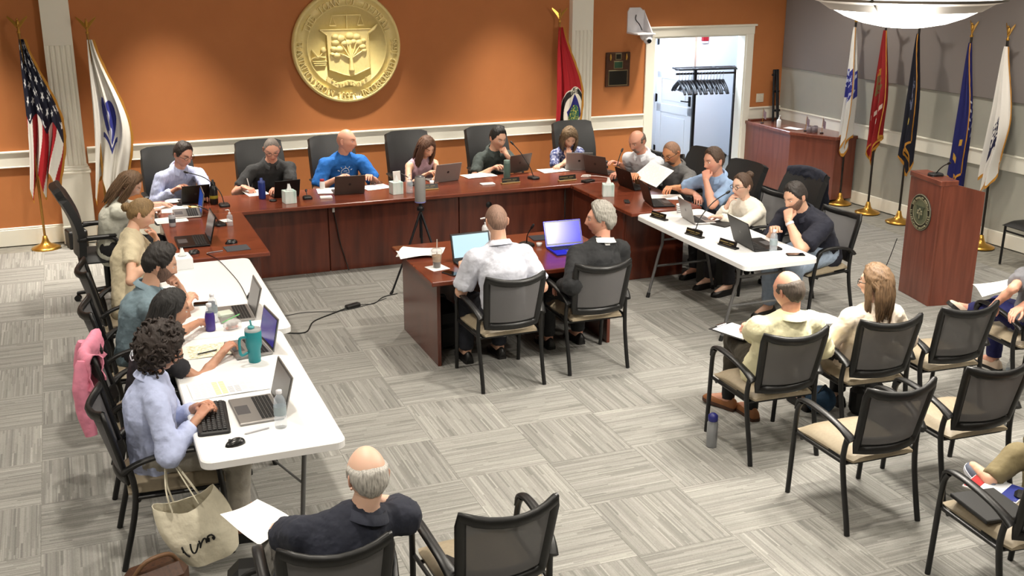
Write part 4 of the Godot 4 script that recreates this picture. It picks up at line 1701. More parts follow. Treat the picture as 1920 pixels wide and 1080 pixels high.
func hand_mesh(pose: String) -> Array:
	if hand_cache.has(pose):
		return hand_cache[pose]
	var curl: Array = {
		"rest": [[22, 28, 18], [26, 32, 20], [30, 34, 22], [34, 36, 22], 25],
		"flat": [[6, 8, 5], [6, 8, 5], [8, 10, 6], [10, 12, 8], 18],
		"type": [[30, 34, 18], [32, 36, 20], [34, 36, 20], [36, 38, 20], 22],
		"fist": [[72, 88, 50], [76, 90, 52], [80, 90, 54], [82, 90, 54], 48],
		"pen": [[44, 46, 24], [50, 54, 28], [64, 70, 36], [70, 76, 40], 40],
		"hold": [[40, 20, 10], [42, 22, 10], [44, 24, 12], [46, 26, 12], 30]}[pose]
	var f := Field.new(Vector3(-0.065, -0.105, -0.04), Vector3(0.085, 0.04, 0.2), 0.0042)
	f.cone(Vector3(0, 0, -0.03), Vector3(0, 0, 0.02), 0.026, 0.026, 0.012, Vector3.UP, 0.72)
	var xs := [0.029, 0.010, -0.010, -0.028]
	var lens := [[0.043, 0.026, 0.021], [0.047, 0.03, 0.022], [0.043, 0.028, 0.021], [0.033, 0.021, 0.019]]
	var zs := [0.088, 0.092, 0.087, 0.078]
	for q in 4:
		var base := Vector3(xs[q], 0, zs[q])
		f.cone(Vector3(xs[q] * 0.6, 0, 0.008), base, 0.0145, 0.0125, 0.014, Vector3.UP, 0.85)
		var ang := 0.0
		var p := base
		var spread: float = xs[q] * 2.2
		for s in 3:
			ang += deg_to_rad(curl[q][s])
			var dir := Vector3(spread * cos(ang), -sin(ang), cos(ang)).normalized()
			var e: Vector3 = p + dir * lens[q][s]
			f.cone(p, e, 0.0098 - 0.0008 * s, 0.0092 - 0.0009 * s, 0.003)
			p = e
	# thumb leaves the side of the palm near the wrist
	var tp := Vector3(0.024, -0.006, 0.028)
	var ta := deg_to_rad(curl[4])
	var t1 := tp + Vector3(0.62, -0.25 - 0.3 * sin(ta), 0.72).normalized() * 0.042
	var t2 := t1 + Vector3(0.45 - ta * 0.6, -0.3 - 0.5 * sin(ta), 0.8).normalized() * 0.032
	var t3 := t2 + Vector3(0.2 - ta * 0.8, -0.25 - 0.5 * sin(ta), 0.9).normalized() * 0.024
	f.cone(Vector3(0.012, -0.004, 0.012), t1, 0.0155, 0.0125, 0.012)
	f.cone(t1, t2, 0.0115, 0.0102, 0.004)
	f.cone(t2, t3, 0.0102, 0.0085, 0.003)
	hand_cache[pose] = f.net()
	return hand_cache[pose]

# ---- heads: y up, z to the face; returns a point of the head's surface for a direction
func head_point(d: Vector3, fem: float, jaw: float) -> Vector3:
	var lower := smoothstep(0.0, 1.0, -d.y)
	var p := Vector3(d.x * 0.0765, d.y * (0.118 if d.y > 0.0 else 0.122), d.z * (0.096 if d.z > 0.0 else 0.104))
	p.x *= 1.0 - (0.34 - 0.12 * jaw) * lower - 0.03 * fem
	if d.y > 0.3:
		p.x *= 1.0 + 0.05 * (1.0 - d.y)
	var fr := clampf(d.z * 1.4, 0.0, 1.0)
	if d.z < 0.0:
		p.z *= 1.0 - 0.36 * lower
	else:
		p.z *= 1.0 - 0.02 * lower
		p.z -= 0.008 * smoothstep(0.35, 0.9, d.y) * fr
		var ax := absf(p.x)
		var y := p.y
		var n := 0.020 * exp(-pow(p.x / 0.0125, 2) - pow((y + 0.024) / 0.015, 2)) + 0.011 * exp(-pow(p.x / 0.010, 2) - pow((y - 0.003) / 0.02, 2))
		n += 0.007 * exp(-pow(p.x / 0.02, 2) - pow((y + 0.032) / 0.009, 2))
		n -= 0.010 * exp(-pow((ax - 0.031) / 0.016, 2) - pow((y - 0.012) / 0.012, 2))
		n += (0.006 - 0.003 * fem) * exp(-pow((ax - 0.027) / 0.024, 2) - pow((y - 0.034) / 0.009, 2))
		n += 0.004 * exp(-pow((ax - 0.043) / 0.02, 2) - pow((y + 0.022) / 0.02, 2))
		n += 0.006 * exp(-pow(p.x / 0.024, 2) - pow((y + 0.061) / 0.011, 2))
		n -= 0.005 * exp(-pow(p.x / 0.03, 2) - pow((y + 0.082) / 0.007, 2))
		n += (0.009 + 0.004 * jaw) * exp(-pow(p.x / 0.03, 2) - pow((y + 0.104) / 0.016, 2))
		p.z += n * fr
	return p

func sphere_dir(i: int, k: int, rings: int, segs: int) -> Vector3:
	var th := PI * i / rings
	var ph := TAU * k / segs - PI
	ph -= 0.35 * sin(ph)
	return Vector3(sin(th) * sin(ph), cos(th), sin(th) * cos(ph))

func add_head(raw: Raw, tf: Transform3D, s: Dictionary):
	var rings := 40
	var segs := 44
	var skin: Color = lin(s.skin)
	var lip := lin(Color(s.skin.r * 0.86, s.skin.g * 0.62, s.skin.b * 0.6))
	var brow: Color = lin(s.get("brow", s.hair))
	var n0 := raw.V.size()
	for i in rings + 1:
		for k in segs + 1:
			var d := sphere_dir(i, k, rings, segs)
			var p := head_point(d, s.fem, s.jaw)
			var c := skin
			if d.z > 0.3:
				var ax := absf(p.x)
				var lm := exp(-pow(p.x / 0.021, 4) - pow((p.y + 0.061) / 0.0085, 2))
				c = c.lerp(lip, clampf(lm * 1.1, 0, 0.85))
				var bm := exp(-pow((ax - 0.031) / 0.018, 4) - pow((p.y - 0.031 - 0.1 * (ax - 0.03)) / 0.0055, 2))
				c = c.lerp(brow, clampf(bm * 1.2, 0, 0.85))
				var cheek := exp(-pow((ax - 0.045) / 0.02, 2) - pow((p.y + 0.025) / 0.02, 2)) + 0.7 * exp(-pow(p.x / 0.012, 2) - pow((p.y + 0.026) / 0.012, 2))
				c = c.lerp(lip, clampf(cheek * 0.35, 0, 0.4))
			raw.V.append(tf * p)
			raw.C.append(c)
	for i in rings:
		for k in segs:
			var a := n0 + i * (segs + 1) + k
			var b := a + segs + 1
			raw.I.append_array(PackedInt32Array([a, b + 1, b, a, a + 1, b + 1]))
	# ears
	for sd in [-1.0, 1.0]:
		var ev := PackedVector3Array()
		var ei := PackedInt32Array()
		for i in 9:
			for k in 13:
				var th := PI * i / 8.0
				var ph := TAU * k / 12.0
				var q := Vector3(cos(th), sin(th) * cos(ph), sin(th) * sin(ph))
				var rim := Vector2(q.y, q.z).length()
				var out := 0.0095 * q.x * (0.55 + 0.6 * smoothstep(0.4, 0.95, rim))
				var w := 0.0195 * (1.0 if q.y > 0 else 0.78)
				ev.append(Vector3(sd * (0.0745 + out + 0.012 * (-q.z * w / 0.02)), q.y * 0.0315 - 0.004, q.z * w - 0.014))
		for i in 8:
			for k in 12:
				var a := i * 13 + k
				ei.append_array(PackedInt32Array([a, a + 14, a + 13, a, a + 1, a + 14]))
		raw.add(ev, ei, skin.lerp(lip, 0.25), tf, sd < 0)
	# eyes under half-closed lids
	for sd in [-1.0, 1.0]:
		var cen := Vector3(sd * 0.031, 0.0115, 0.0745)
		for part_ in 2:
			var ev := PackedVector3Array()
			var ei := PackedInt32Array()
			var r := 0.0118 if part_ == 0 else 0.0128
			for i in 9:
				for k in 13:
					var th := PI * i / 8.0 * (1.0 if part_ == 0 else 0.42)
					var q := Vector3(sin(th) * sin(TAU * k / 12.0), cos(th), sin(th) * cos(TAU * k / 12.0))
					ev.append(cen + q * r)
			for i in 8:
				for k in 12:
					var a := i * 13 + k
					ei.append_array(PackedInt32Array([a, a + 14, a + 13, a, a + 1, a + 14]))
			var at := raw.V.size()
			raw.add(ev, ei, Color(0.72, 0.7, 0.68) if part_ == 0 else skin.lerp(lip, 0.2), tf)
			if part_ == 0:
				for q in ev.size():
					var e := (ev[q] - cen) / r
					if e.z > 0.86:
						raw.C[at + q] = lin(Color(0.16, 0.11, 0.08))

# hair line: lowest direction height that carries hair, by how far round from the face
func hair_line(az: float, style: String) -> float:
	var key := [[0.0, 0.78], [0.55, 0.72], [0.95, 0.52], [1.2, 0.2], [1.45, -0.12], [1.62, 0.16], [1.9, -0.1], [2.3, -0.5], [PI, -0.62]]
	if style == "long" or style == "curly" or style == "bob":
		key = [[0.0, 0.7], [0.5, 0.55], [0.85, 0.28], [1.15, -0.3], [1.5, -0.62], [1.9, -0.72], [PI, -0.78]]
	if style == "tucked":
		key = [[0.0, 0.76], [0.55, 0.68], [0.95, 0.46], [1.25, 0.16], [1.5, 0.06], [1.75, -0.35], [PI, -0.76]]
	for i in key.size() - 1:
		if az <= key[i + 1][0]:
			return lerpf(key[i][1], key[i + 1][1], (az - key[i][0]) / (key[i + 1][0] - key[i][0]))
	return -0.7

func add_hair(root: Node3D, tf: Transform3D, s: Dictionary):
	var style: String = s.style
	var raw := Raw.new()
	var rings := 40
	var segs := 48
	var thick: float = {"short": 0.014, "buzz": 0.0025, "thin": 0.008, "fringe": 0.009, "long": 0.02, "bob": 0.022, "curly": 0.042, "bun": 0.012, "swept": 0.024}[style]
	var idx := {}
	var on := PackedFloat32Array()
	for i in rings + 1:
		for k in segs + 1:
			var d := sphere_dir(i, k, rings, segs)
			var p := head_point(d, s.fem, s.jaw)
			var az := absf(atan2(d.x, d.z))
			var m := smoothstep(-0.07, 0.09, d.y - hair_line(az, "tucked" if s.get("hairaz", 0.0) > 1.1 else style) + 0.09 * noise.get_noise_3d(d.x * 9.0, d.y * 4.0 + s.seed, d.z * 9.0))
			if style == "fringe":
				m *= 1.0 - smoothstep(0.28, 0.5, d.y + (0.25 if az < 1.4 else 0.0) - 0.1 * smoothstep(2.0, PI, az))
			elif style == "thin":
				m *= 1.0 - 0.9 * smoothstep(0.5, 0.75, d.y) * smoothstep(2.4, 0.6, az) * smoothstep(0.1, 0.5, 1.0 - absf(d.x))
			var nrm := Vector3(p.x / 0.006, p.y / 0.0135, p.z / 0.0096).normalized()
			var fl := noise.get_noise_3d(d.x * 9.0 + s.seed, d.y * 2.2, d.z * 9.0) * 0.4 + noise.get_noise_3d(d.x * 22.0, d.y * 5.0 + s.seed, d.z * 22.0) * 0.34
			if style == "curly":
				fl = noise.get_noise_3d(d.x * 5.0 + s.seed, d.y * 5.0, d.z * 5.0) * 0.5 + noise.get_noise_3d(d.x * 14.0, d.y * 14.0 + s.seed, d.z * 14.0) * 0.42
			var lift := 1.0
			if style == "swept" or style == "short":
				lift = 0.75 + 0.6 * smoothstep(0.3, 0.9, d.y)
			on.append(m)
			raw.V.append(tf * (p + nrm * (thick * m * lift * (1.0 + fl) - 0.003 * (1.0 - m))))
			raw.C.append(Color.WHITE)
	for i in rings:
		for k in segs:
			var a := i * (segs + 1) + k
			var b := a + segs + 1
			if on[a] + on[a + 1] + on[b] + on[b + 1] > 0.12:
				raw.I.append_array(PackedInt32Array([a, b + 1, b, a, a + 1, b + 1]))
	var hm := hair_mat(s)
	var o := place(raw.mesh(), "hair", hm, root)
	var g := MB.new()
	if style == "long" or style == "bob":
		var down: float = s.get("hairlen", 0.3)
		var n := 58
		var r := RandomNumberGenerator.new()
		r.seed = int(s.seed * 97.0) + 5
		var back: Vector3 = s.get("hairback", Vector3.ZERO)
		for q in n:
			var az := lerpf(s.get("hairaz", 0.95), TAU - s.get("hairaz", 0.95), (q + r.randf_range(-0.4, 0.4)) / (n - 1))
			var el := r.randf_range(0.05, 0.75)
			var pts := []
			var rad := []
			var dirx := Vector3(sin(az), 0, cos(az))
			var d0 := (dirx * sqrt(1.0 - el * el) + Vector3(0, el, 0)).normalized()
			var L := down * r.randf_range(0.82, 1.05)
			var sp := head_point(d0, s.fem, s.jaw)
			var side := head_point((dirx + Vector3(0, -0.15, 0)).normalized(), s.fem, s.jaw)
			for i in 9:
				var t := i / 8.0
				var y := lerpf(sp.y, sp.y - L - 0.05, t)
				var w := 1.0 if y > 0.02 else 1.0 + 0.12 * sin(clampf((0.02 - y) / L, 0.0, 1.0) * PI) - 0.1 * clampf((0.02 - y) / L, 0.0, 1.0)
				var pos: Vector3
				if y > 0.0:
					var dd := clampf(y / 0.118, 0.0, 0.98)
					pos = head_point((dirx * sqrt(1.0 - dd * dd) + Vector3(0, dd, 0)), s.fem, s.jaw) * 1.16
				else:
					pos = Vector3(side.x * 1.18 * w, y, side.z * 1.12 * w)
					if az > 1.6 and az < TAU - 1.6:
						pos.z = minf(pos.z, -0.045)
				var wv := 0.008 * t
				pos += Vector3(noise.get_noise_2d(q * 3.7, t * 3.0) * wv, 0, noise.get_noise_2d(q * 5.1 + 40.0, t * 3.0) * wv) * 2.0
				var wp := tf * pos
				wp += back * t * t
				pts.append(wp)
				rad.append([0.009, 0.015, 0.018, 0.019, 0.019, 0.018, 0.016, 0.012, 0.003][i])
			g.tube(pts, rad, 6, true, 0.55)
	elif style == "curly":
		var r := RandomNumberGenerator.new()
		r.seed = 31
		for q in 130:
			var az := r.randf_range(0.75, TAU - 0.75)
			var el := r.randf_range(-0.85, 0.98)
			var d0 := Vector3(sin(az) * sqrt(1 - el * el), el, cos(az) * sqrt(1 - el * el))
			if el < hair_line(minf(az, TAU - az), "curly") - 0.15:
				continue
			var c := head_point(d0, s.fem, s.jaw) + d0 * r.randf_range(0.03, 0.05)
			var pts := []
			var ax := Vector3(r.randf_range(-1, 1), r.randf_range(-1, 1), r.randf_range(-1, 1)).normalized()
			var u := ax.cross(d0).normalized()
			var v := ax.cross(u)
			for i in 8:
				var a := TAU * i / 8.0 * 1.1
				pts.append(tf * (c + (u * cos(a) + v * sin(a)) * 0.016 + ax * 0.02 * (i / 8.0 - 0.5)))
			g.tube(pts, [0.002, 0.006, 0.0075, 0.0075, 0.0075, 0.0075, 0.006, 0.002], 5, false)
	elif style == "bun":
		var bc: Vector3 = s.get("bun", Vector3(0, 0.05, -0.125))
		for q in 12:
			var pts := []
			for i in 10:
				var a := TAU * i / 9.0
				pts.append(tf * (bc + Basis(Vector3(0, 0, 1), q * 0.55) * Basis(Vector3.UP, q * 0.8) * Vector3(cos(a) * 0.03, sin(a) * 0.024, 0.012 * sin(a * 2.0))))
			g.tube(pts, 0.011, 6, false)
		g.ball(tf * bc, Vector3(0.036, 0.034, 0.034), 12, 8)
	if g.count:
		part(g, "locks", hm, o)
	if s.has("beard"):
		var br := Raw.new()
		var bm := PackedFloat32Array()
		var kind: String = s.beard
		for i in rings + 1:
			for k in segs + 1:
				var d := sphere_dir(i, k, rings, segs)
				var p := head_point(d, s.fem, s.jaw)
				var az := absf(atan2(d.x, d.z))
				var m := 0.0
				if kind == "full":
					m = smoothstep(-0.02, -0.05, p.y - 0.035 * smoothstep(0.5, 1.3, az)) * smoothstep(1.75, 1.45, az)
				else:
					m = smoothstep(0.034, 0.024, absf(p.x)) * smoothstep(-0.03, -0.042, p.y) * smoothstep(1.2, 0.9, az)
				m *= 1.0 - exp(-pow(p.x / 0.017, 4) - pow((p.y + 0.061) / 0.007, 4))
				var n := Vector3(p.x / 0.006, p.y / 0.0135, p.z / 0.0096).normalized()
				bm.append(m)
				br.V.append(tf * (p + n * (0.0035 * m * (1.0 + 0.5 * noise.get_noise_3d(p.x * 180, p.y * 180, p.z * 180)) - 0.002 * (1.0 - m))))
				br.C.append(Color.WHITE)
		for i in rings:
			for k in segs:
				var a := i * (segs + 1) + k
				var b := a + segs + 1
				if bm[a] + bm[a + 1] + bm[b] + bm[b + 1] > 0.5:
					br.I.append_array(PackedInt32Array([a, b + 1, b, a, a + 1, b + 1]))
		var bc: Color = s.get("beardcol", s.hair)
		place(br.mesh(), "beard", hair_mat({"hair": bc}), root)

func hair_mat(s: Dictionary) -> StandardMaterial3D:
	var c: Color = s.hair
	var key := "hair_" + c.to_html(false)
	if mats.has(key):
		return mats[key]
	var m := mat(key, c.lightened(0.1), 0.62)
	m.heightmap_enabled = true
	m.heightmap_scale = 0.5
	m.heightmap_texture = shared_noise("hair_noise", 0.03, [Color(0.55, 0.55, 0.55), Color(0.9, 0.9, 0.9), Color(1, 1, 1)])
	m.albedo_texture = shared_noise("hair_noise", 0.03, [Color(0.55, 0.55, 0.55), Color(0.9, 0.9, 0.9), Color(1, 1, 1)])
	m.uv1_triplanar = true
	m.uv1_scale = Vector3(14, 2, 14)
	return m

var shared := {}

func shared_noise(key: String, freq: float, ramp: Array) -> NoiseTexture2D:
	if not shared.has(key):
		shared[key] = noise_tex(freq, ramp, 256, 4, key.hash() % 1000)
	return shared[key]

func cloth(key: String, c: Color, vary := 0.06, scale := Vector3(3, 3, 3), rough := 0.85) -> StandardMaterial3D:
	if mats.has(key):
		return mats[key]
	var m := mat(key, c.lightened(vary * 0.5), rough)
	m.albedo_texture = shared_noise("cloth_%d" % int(vary * 100), 0.02, [Color(1, 1, 1).darkened(vary * 1.5), Color(1, 1, 1).darkened(vary * 0.5), Color(1, 1, 1)])
	m.uv1_triplanar = true
	m.uv1_scale = scale
	m.heightmap_enabled = true
	m.heightmap_scale = 0.7
	m.heightmap_texture = shared_noise("folds", 0.011, [])
	m.rim_enabled = true
	m.rim = 0.15
	m.rim_tint = 0.6
	return m

# the two-bone reach: elbow between shoulder and wrist, pushed towards a hint
func elbow(a: Vector3, b: Vector3, l1: float, l2: float, hint: Vector3) -> Vector3:
	var ab := b - a
	var dd := clampf(ab.length(), 0.06, (l1 + l2) * 0.995)
	var dir := ab.normalized()
	var x := (l1 * l1 - l2 * l2 + dd * dd) / (2.0 * dd)
	var y := sqrt(maxf(l1 * l1 - x * x, 0.0))
	var up := (hint - dir * hint.dot(dir)).normalized()
	return a + dir * x + up * y

func person(s: Dictionary):
	var sc: float = s.get("s", 1.0)
	var fat: float = s.get("fat", 1.0)
	s.fem = 1.0 if s.get("fem", false) else 0.0
	s.jaw = s.get("jaw", 0.4)
	s.seed = float(names.get("person", 0)) * 7.31
	var yaw := deg_to_rad(s.yaw)
	var F := Vector3(sin(yaw), 0, cos(yaw))
	var R := F.cross(Vector3.UP)
	var H: Vector3 = s.head
	var py: float = 0.462 + 0.1 * fat
	var L := 0.70 * sc
	var dy := H.y - py
	var off: float = sqrt(maxf(L * L - dy * dy, 0.0004)) * s.get("lean", 1.0)
	var P: Vector3 = Vector3(H.x, py, H.z) - F * off
	if s.has("pelvis"):
		P = s.pelvis
	var root = thing("person", s.label, "person", Vector3(P.x, 0, P.z))
	var O := Vector3(P.x, 0, P.z)
	H -= O
	P -= O
	# head frame
	var hb := Basis(Vector3.UP, yaw + deg_to_rad(s.get("hy", 0.0))) * Basis(Vector3.RIGHT, deg_to_rad(s.get("hp", 15.0))) * Basis(Vector3.BACK, deg_to_rad(s.get("ht", 0.0)))
	var hs: float = s.get("hs", 1.0) * (1.0 if s.fem else 1.05)
	var htf := Transform3D(hb.scaled(Vector3(hs, hs, hs)), H)
	var Tdir := (H - P).normalized()
	var atlas: Vector3 = H - hb.y * 0.085 * hs - hb.z * 0.022
	var Nb: Vector3 = atlas - (Tdir * 0.7 + Vector3.UP * 0.3).normalized() * 0.085 * sc - F * 0.012
	var T: Vector3 = (Nb - P).normalized()
	var chestf := R.cross(T).normalized() * -1.0
	if chestf.dot(F) < 0: chestf = -chestf
	var C: Vector3 = P.lerp(Nb, 0.58) - chestf * s.get("hunch", 0.025)
	var W := (0.172 if s.fem else 0.186) * sc * (0.5 + 0.5 * fat)
	var twist: float = deg_to_rad(s.get("twist", 0.0))
	var R2 := R.rotated(T, twist)
	var SR: Vector3 = Nb - T * 0.085 + R2 * W + chestf * s.get("round", 0.02)
	var SL: Vector3 = Nb - T * 0.085 - R2 * W + chestf * s.get("round", 0.02)
	var l1 := 0.28 * sc
	var l2 := 0.255 * sc
	# arms
	var arms := []
	for side in [1, -1]:
		var k := "r" if side == 1 else "l"
		var S := SR if side == 1 else SL
		var w: Vector3 = s[k + "h"] - O
		var hint: Vector3 = s.get(k + "e", R * side * 0.55 - Vector3.UP * 0.7 - F * 0.35)
		if s.get(k + "chin", false):
			var mouth := H + hb.z * 0.105 * hs - hb.y * 0.068 * hs
			var low := 0.078 if s.get(k + "p", "rest") == "fist" else 0.11
			w = mouth - Vector3.UP * low + F * 0.035 + R * side * 0.045
			s[k + "d"] = (mouth + F * 0.01 + R * side * 0.012 - w).normalized()
			s[k + "u"] = F * 0.85 + R * side * 0.5
			if not s.has(k + "e"):
				hint = F * 0.35 + R * side * 0.45 - Vector3.UP * 0.9
		var reach: float = (w - S).length()
		if reach > (l1 + l2) * 0.99:
			w = S + (w - S).normalized() * (l1 + l2) * 0.99
		var E := elbow(S, w, l1, l2, hint)
		arms.append({"S": S, "E": E, "W": w, "side": side, "dir": s.get(k + "d", (w - E).normalized()), "up": s.get(k + "u", Vector3.UP), "pose": s.get(k + "p", "rest")})
	# legs
	var legs := []
	for side in [1, -1]:
		var k := "r" if side == 1 else "l"
		var hip: Vector3 = P + R * side * 0.092 * sc - Vector3.UP * 0.015
		var K: Vector3 = s[k + "k"] - O if s.has(k + "k") else hip + F * 0.43 * sc + R * side * 0.045 + Vector3.UP * (0.525 - hip.y)
		var A: Vector3 = s[k + "a"] - O if s.has(k + "a") else Vector3(K.x, 0.085, K.z) - F * 0.03
		var toe: Vector3 = s[k + "t"] - O if s.has(k + "t") else A + F * 0.15 - Vector3.UP * 0.05
		legs.append({"hip": hip, "K": K, "A": A, "toe": toe})
	# bounds
	var lo := H - Vector3(0.14, 0.16, 0.14)
	var hi := H + Vector3(0.14, 0.0, 0.14)
	for p in [P, C, SR, SL, arms[0].E, arms[1].E, arms[0].W, arms[1].W, legs[0].K, legs[1].K, legs[0].A, legs[1].A, legs[0].toe, legs[1].toe]:
		lo = lo.min(p - Vector3(0.2, 0.12, 0.2))
		hi = hi.max(p + Vector3(0.2, 0.14, 0.2))
	lo.y = maxf(lo.y, -0.01)
	var g1 := 0.5 + 0.5 * fat
	var tw := g1 * (0.9 if s.fem else 1.0)
	var belly: float = s.get("belly", 1.0)
	# ---- skin: one continuous body
	var f := Field.new(lo, hi, 0.0145)
	f.cone(P, C, 0.11 * fat, 0.12 * g1, 0.04, chestf, 0.7)
	f.cone(C, Nb - T * 0.07, 0.125 * g1, 0.095 * g1, 0.05, chestf, 0.66)
	f.cone(SL.lerp(SR, 0.1), SR.lerp(SL, 0.1), 0.04, 0.04, 0.05)
	for q in [SL, SR]:
		f.cone(Nb - T * 0.01, q.lerp(Nb, 0.12), 0.042, 0.032, 0.04)
	f.cone(Nb - T * 0.04, atlas + hb.y * 0.03, (0.058 if not s.fem else 0.048) * sc, (0.054 if not s.fem else 0.045) * sc, 0.03)
	for a in arms:
		var th := (0.046 if not s.fem else 0.038) * sc * g1
		f.cone(a.S, a.E, th * 1.08, th * 0.9, 0.03)
		f.cone(a.E, a.E.lerp(a.W, 0.4), th * 0.88, th * 0.84, 0.02)
		f.cone(a.E.lerp(a.W, 0.4), a.W, th * 0.84, 0.0265 * sc, 0.02)
	for l in legs:
		f.cone(l.hip, l.K, 0.07 * fat, 0.05 * g1, 0.03)
		f.cone(l.K, l.K.lerp(l.A, 0.35), 0.05 * g1, 0.053 * g1, 0.02)
		f.cone(l.K.lerp(l.A, 0.35), l.A, 0.053 * g1, 0.036, 0.02)
		f.cone(l.A, l.toe, 0.036, 0.026, 0.02)
	var raw := Raw.new()
	var net := f.net()
	raw.add(net[0], net[1], lin(s.skin))
	add_head(raw, htf, s)
	for a in arms:
		var d: Vector3 = a.dir.normalized()
		var up: Vector3 = (a.up - d * a.up.dot(d)).normalized()
		var x := up.cross(d)
		var hm := hand_mesh(a.pose)
		var hsz := 0.98 * sc if not s.fem else 0.9 * sc
		raw.add(hm[0], hm[1], lin(s.skin).lerp(lin(Color(0.85, 0.5, 0.42)), 0.12), Transform3D(Basis(x * a.side, up, d).scaled_local(Vector3(hsz, hsz, hsz)), a.W), a.side < 0)
	var sm := mat("skin", Color.WHITE, 0.5)
	sm.vertex_color_use_as_albedo = true
	sm.subsurf_scatter_enabled = true
	sm.subsurf_scatter_strength = 0.08
	place(raw.mesh(), "body", sm, root)
	# ---- shirt
	var slv: float = s.get("sleeve", 0.62)
	var ease: float = s.get("ease", 0.012)
	f = Field.new(lo, hi, 0.016)
	var hem: Vector3 = P - T * s.get("hem", 0.05)
	f.cone(hem, C, (0.142 * fat) + ease, 0.148 * tw + ease, 0.05, chestf, 0.78)
	if belly > 1.0:
		f.cone(P + chestf * 0.05 + T * 0.05, C + chestf * 0.03, 0.11 * belly * fat, 0.11 * fat, 0.06)
	f.cone(C, Nb - T * 0.075, 0.15 * tw + ease, 0.103 * tw + ease, 0.05, chestf, 0.72)
	if s.fem:
		for sd in [-1.0, 1.0]:
			f.cone(C + T * 0.06 + chestf * 0.075 + R2 * sd * 0.065, C + T * 0.02 + chestf * 0.085 + R2 * sd * 0.065, 0.055, 0.06, 0.05)
	var strap := 0.1 if slv > 0.05 else 0.32
	f.cone(SL.lerp(SR, strap), SR.lerp(SL, strap), 0.044 + ease * 0.5, 0.044 + ease * 0.5, 0.05)
	for q in [SL, SR]:
		f.cone(Nb - T * 0.015, q.lerp(Nb, 0.12 if slv > 0.05 else 0.45), 0.045 + ease * 0.4, 0.036 + ease * 0.6, 0.04)
	f.cone(Nb - T * 0.07, Nb - T * 0.01, 0.085, 0.062, 0.03, Vector3.ZERO, 1.0, true)
	for a in arms:
		var th := (0.046 if not s.fem else 0.038) * sc * g1 + ease
		if slv > 0.05 and slv <= 1.0:
			f.cone(a.S, a.S.lerp(a.E, slv), th * 1.02, th * 1.14, 0.03, Vector3.ZERO, 1.0, true)
		elif slv > 1.0:
			f.cone(a.S, a.E, th * 1.02, th * 0.98, 0.035)
			f.cone(a.E, a.E.lerp(a.W, slv - 1.0), th * 0.98, th * 0.78, 0.025, Vector3.ZERO, 1.0, true)
	var shirt := drape(f, root, "shirt" if not s.has("garment") else s.garment, s.shirt, s.seed, 0.010, 11.0)
	# ---- trousers
	f = Field.new(lo, hi, 0.018)
	f.cone(P - Vector3.UP * 0.02, P + T * 0.09, 0.14 * fat, 0.13 * fat, 0.04, chestf, 0.8)
	var lg: float = s.get("leg", 0.96)
	for l in legs:
		f.cone(P.lerp(l.hip, 0.8), l.K, 0.094 * fat, 0.067 * g1, 0.04)
		if lg > 0:
			f.cone(l.K, l.K.lerp(l.A, lg), 0.066 * g1, 0.056, 0.03, Vector3.ZERO, 1.0, true)
	drape(f, root, "trousers", s.get("pants", cloth("pants_dark", Color(0.1, 0.1, 0.12))), s.seed + 3.0, 0.007, 10.0)
	# ---- shoes
	for l in legs:
		shoe(root, l.A, l.toe, s.get("shoe", mat("shoe_black", Color(0.05, 0.045, 0.045), 0.45)), s.get("sole", mat("sole_dark", Color(0.08, 0.075, 0.07), 0.7)))
	if s.has("sock"):
		for l in legs:
			var g := MB.new()
			g.tube([l.K.lerp(l.A, 0.55), l.A - Vector3.UP * 0.01], [0.058, 0.046], 12)
			part(g, "sock", s.sock, root)
	add_hair_or_not(root, htf, s)
	if s.get("collar", false):
		collar(shirt, Nb, atlas, chestf, s.get("collarmat", s.shirt), sc * (1.0 if not s.fem else 0.9))
	if s.get("glasses", false):
		glasses(root, htf, s)
	for k in ["r", "l"]:
		if s.has(k + "watch"):
			var a: Dictionary = arms[0 if k == "r" else 1]
			var ad: Vector3 = (a.W - a.E).normalized()
			var g := MB.new()
			var c: Vector3 = a.W - ad * 0.03
			g.tube([c - ad * 0.011, c + ad * 0.011], 0.034 * sc, 14, false)
			part(g, "watch", s[k + "watch"], root)
	s.shirt_node = shirt
	s.out = {"arms": arms, "O": O, "Nb": Nb, "C": C, "cf": chestf, "T": T, "R": R2, "legs": legs, "P": P}
	return root

func add_hair_or_not(root: Node3D, tf: Transform3D, s: Dictionary):
	if s.get("style", "none") != "none":
		add_hair(root, tf, s)

func drape(f: Field, root: Node3D, called: String, m: Material, sd: float, amp: float, freq: float) -> MeshInstance3D:
	var n := f.net()
	var raw := Raw.new()
	raw.add(n[0], n[1], Color.WHITE)
	var N := raw.normals()
	for i in raw.V.size():
		var p := raw.V[i]
		var w := noise.get_noise_3d(p.x * freq + sd * 5.0, p.y * freq * 0.8, p.z * freq) + 0.6 * (1.0 - 2.0 * absf(noise.get_noise_3d(p.x * freq * 1.6 + 50.0, p.y * freq * 1.1 + p.x * 4.0, p.z * freq * 1.6 + sd)))
		raw.V[i] = p + N[i] * (w * amp)
	return place(raw.mesh(), called, m, root)

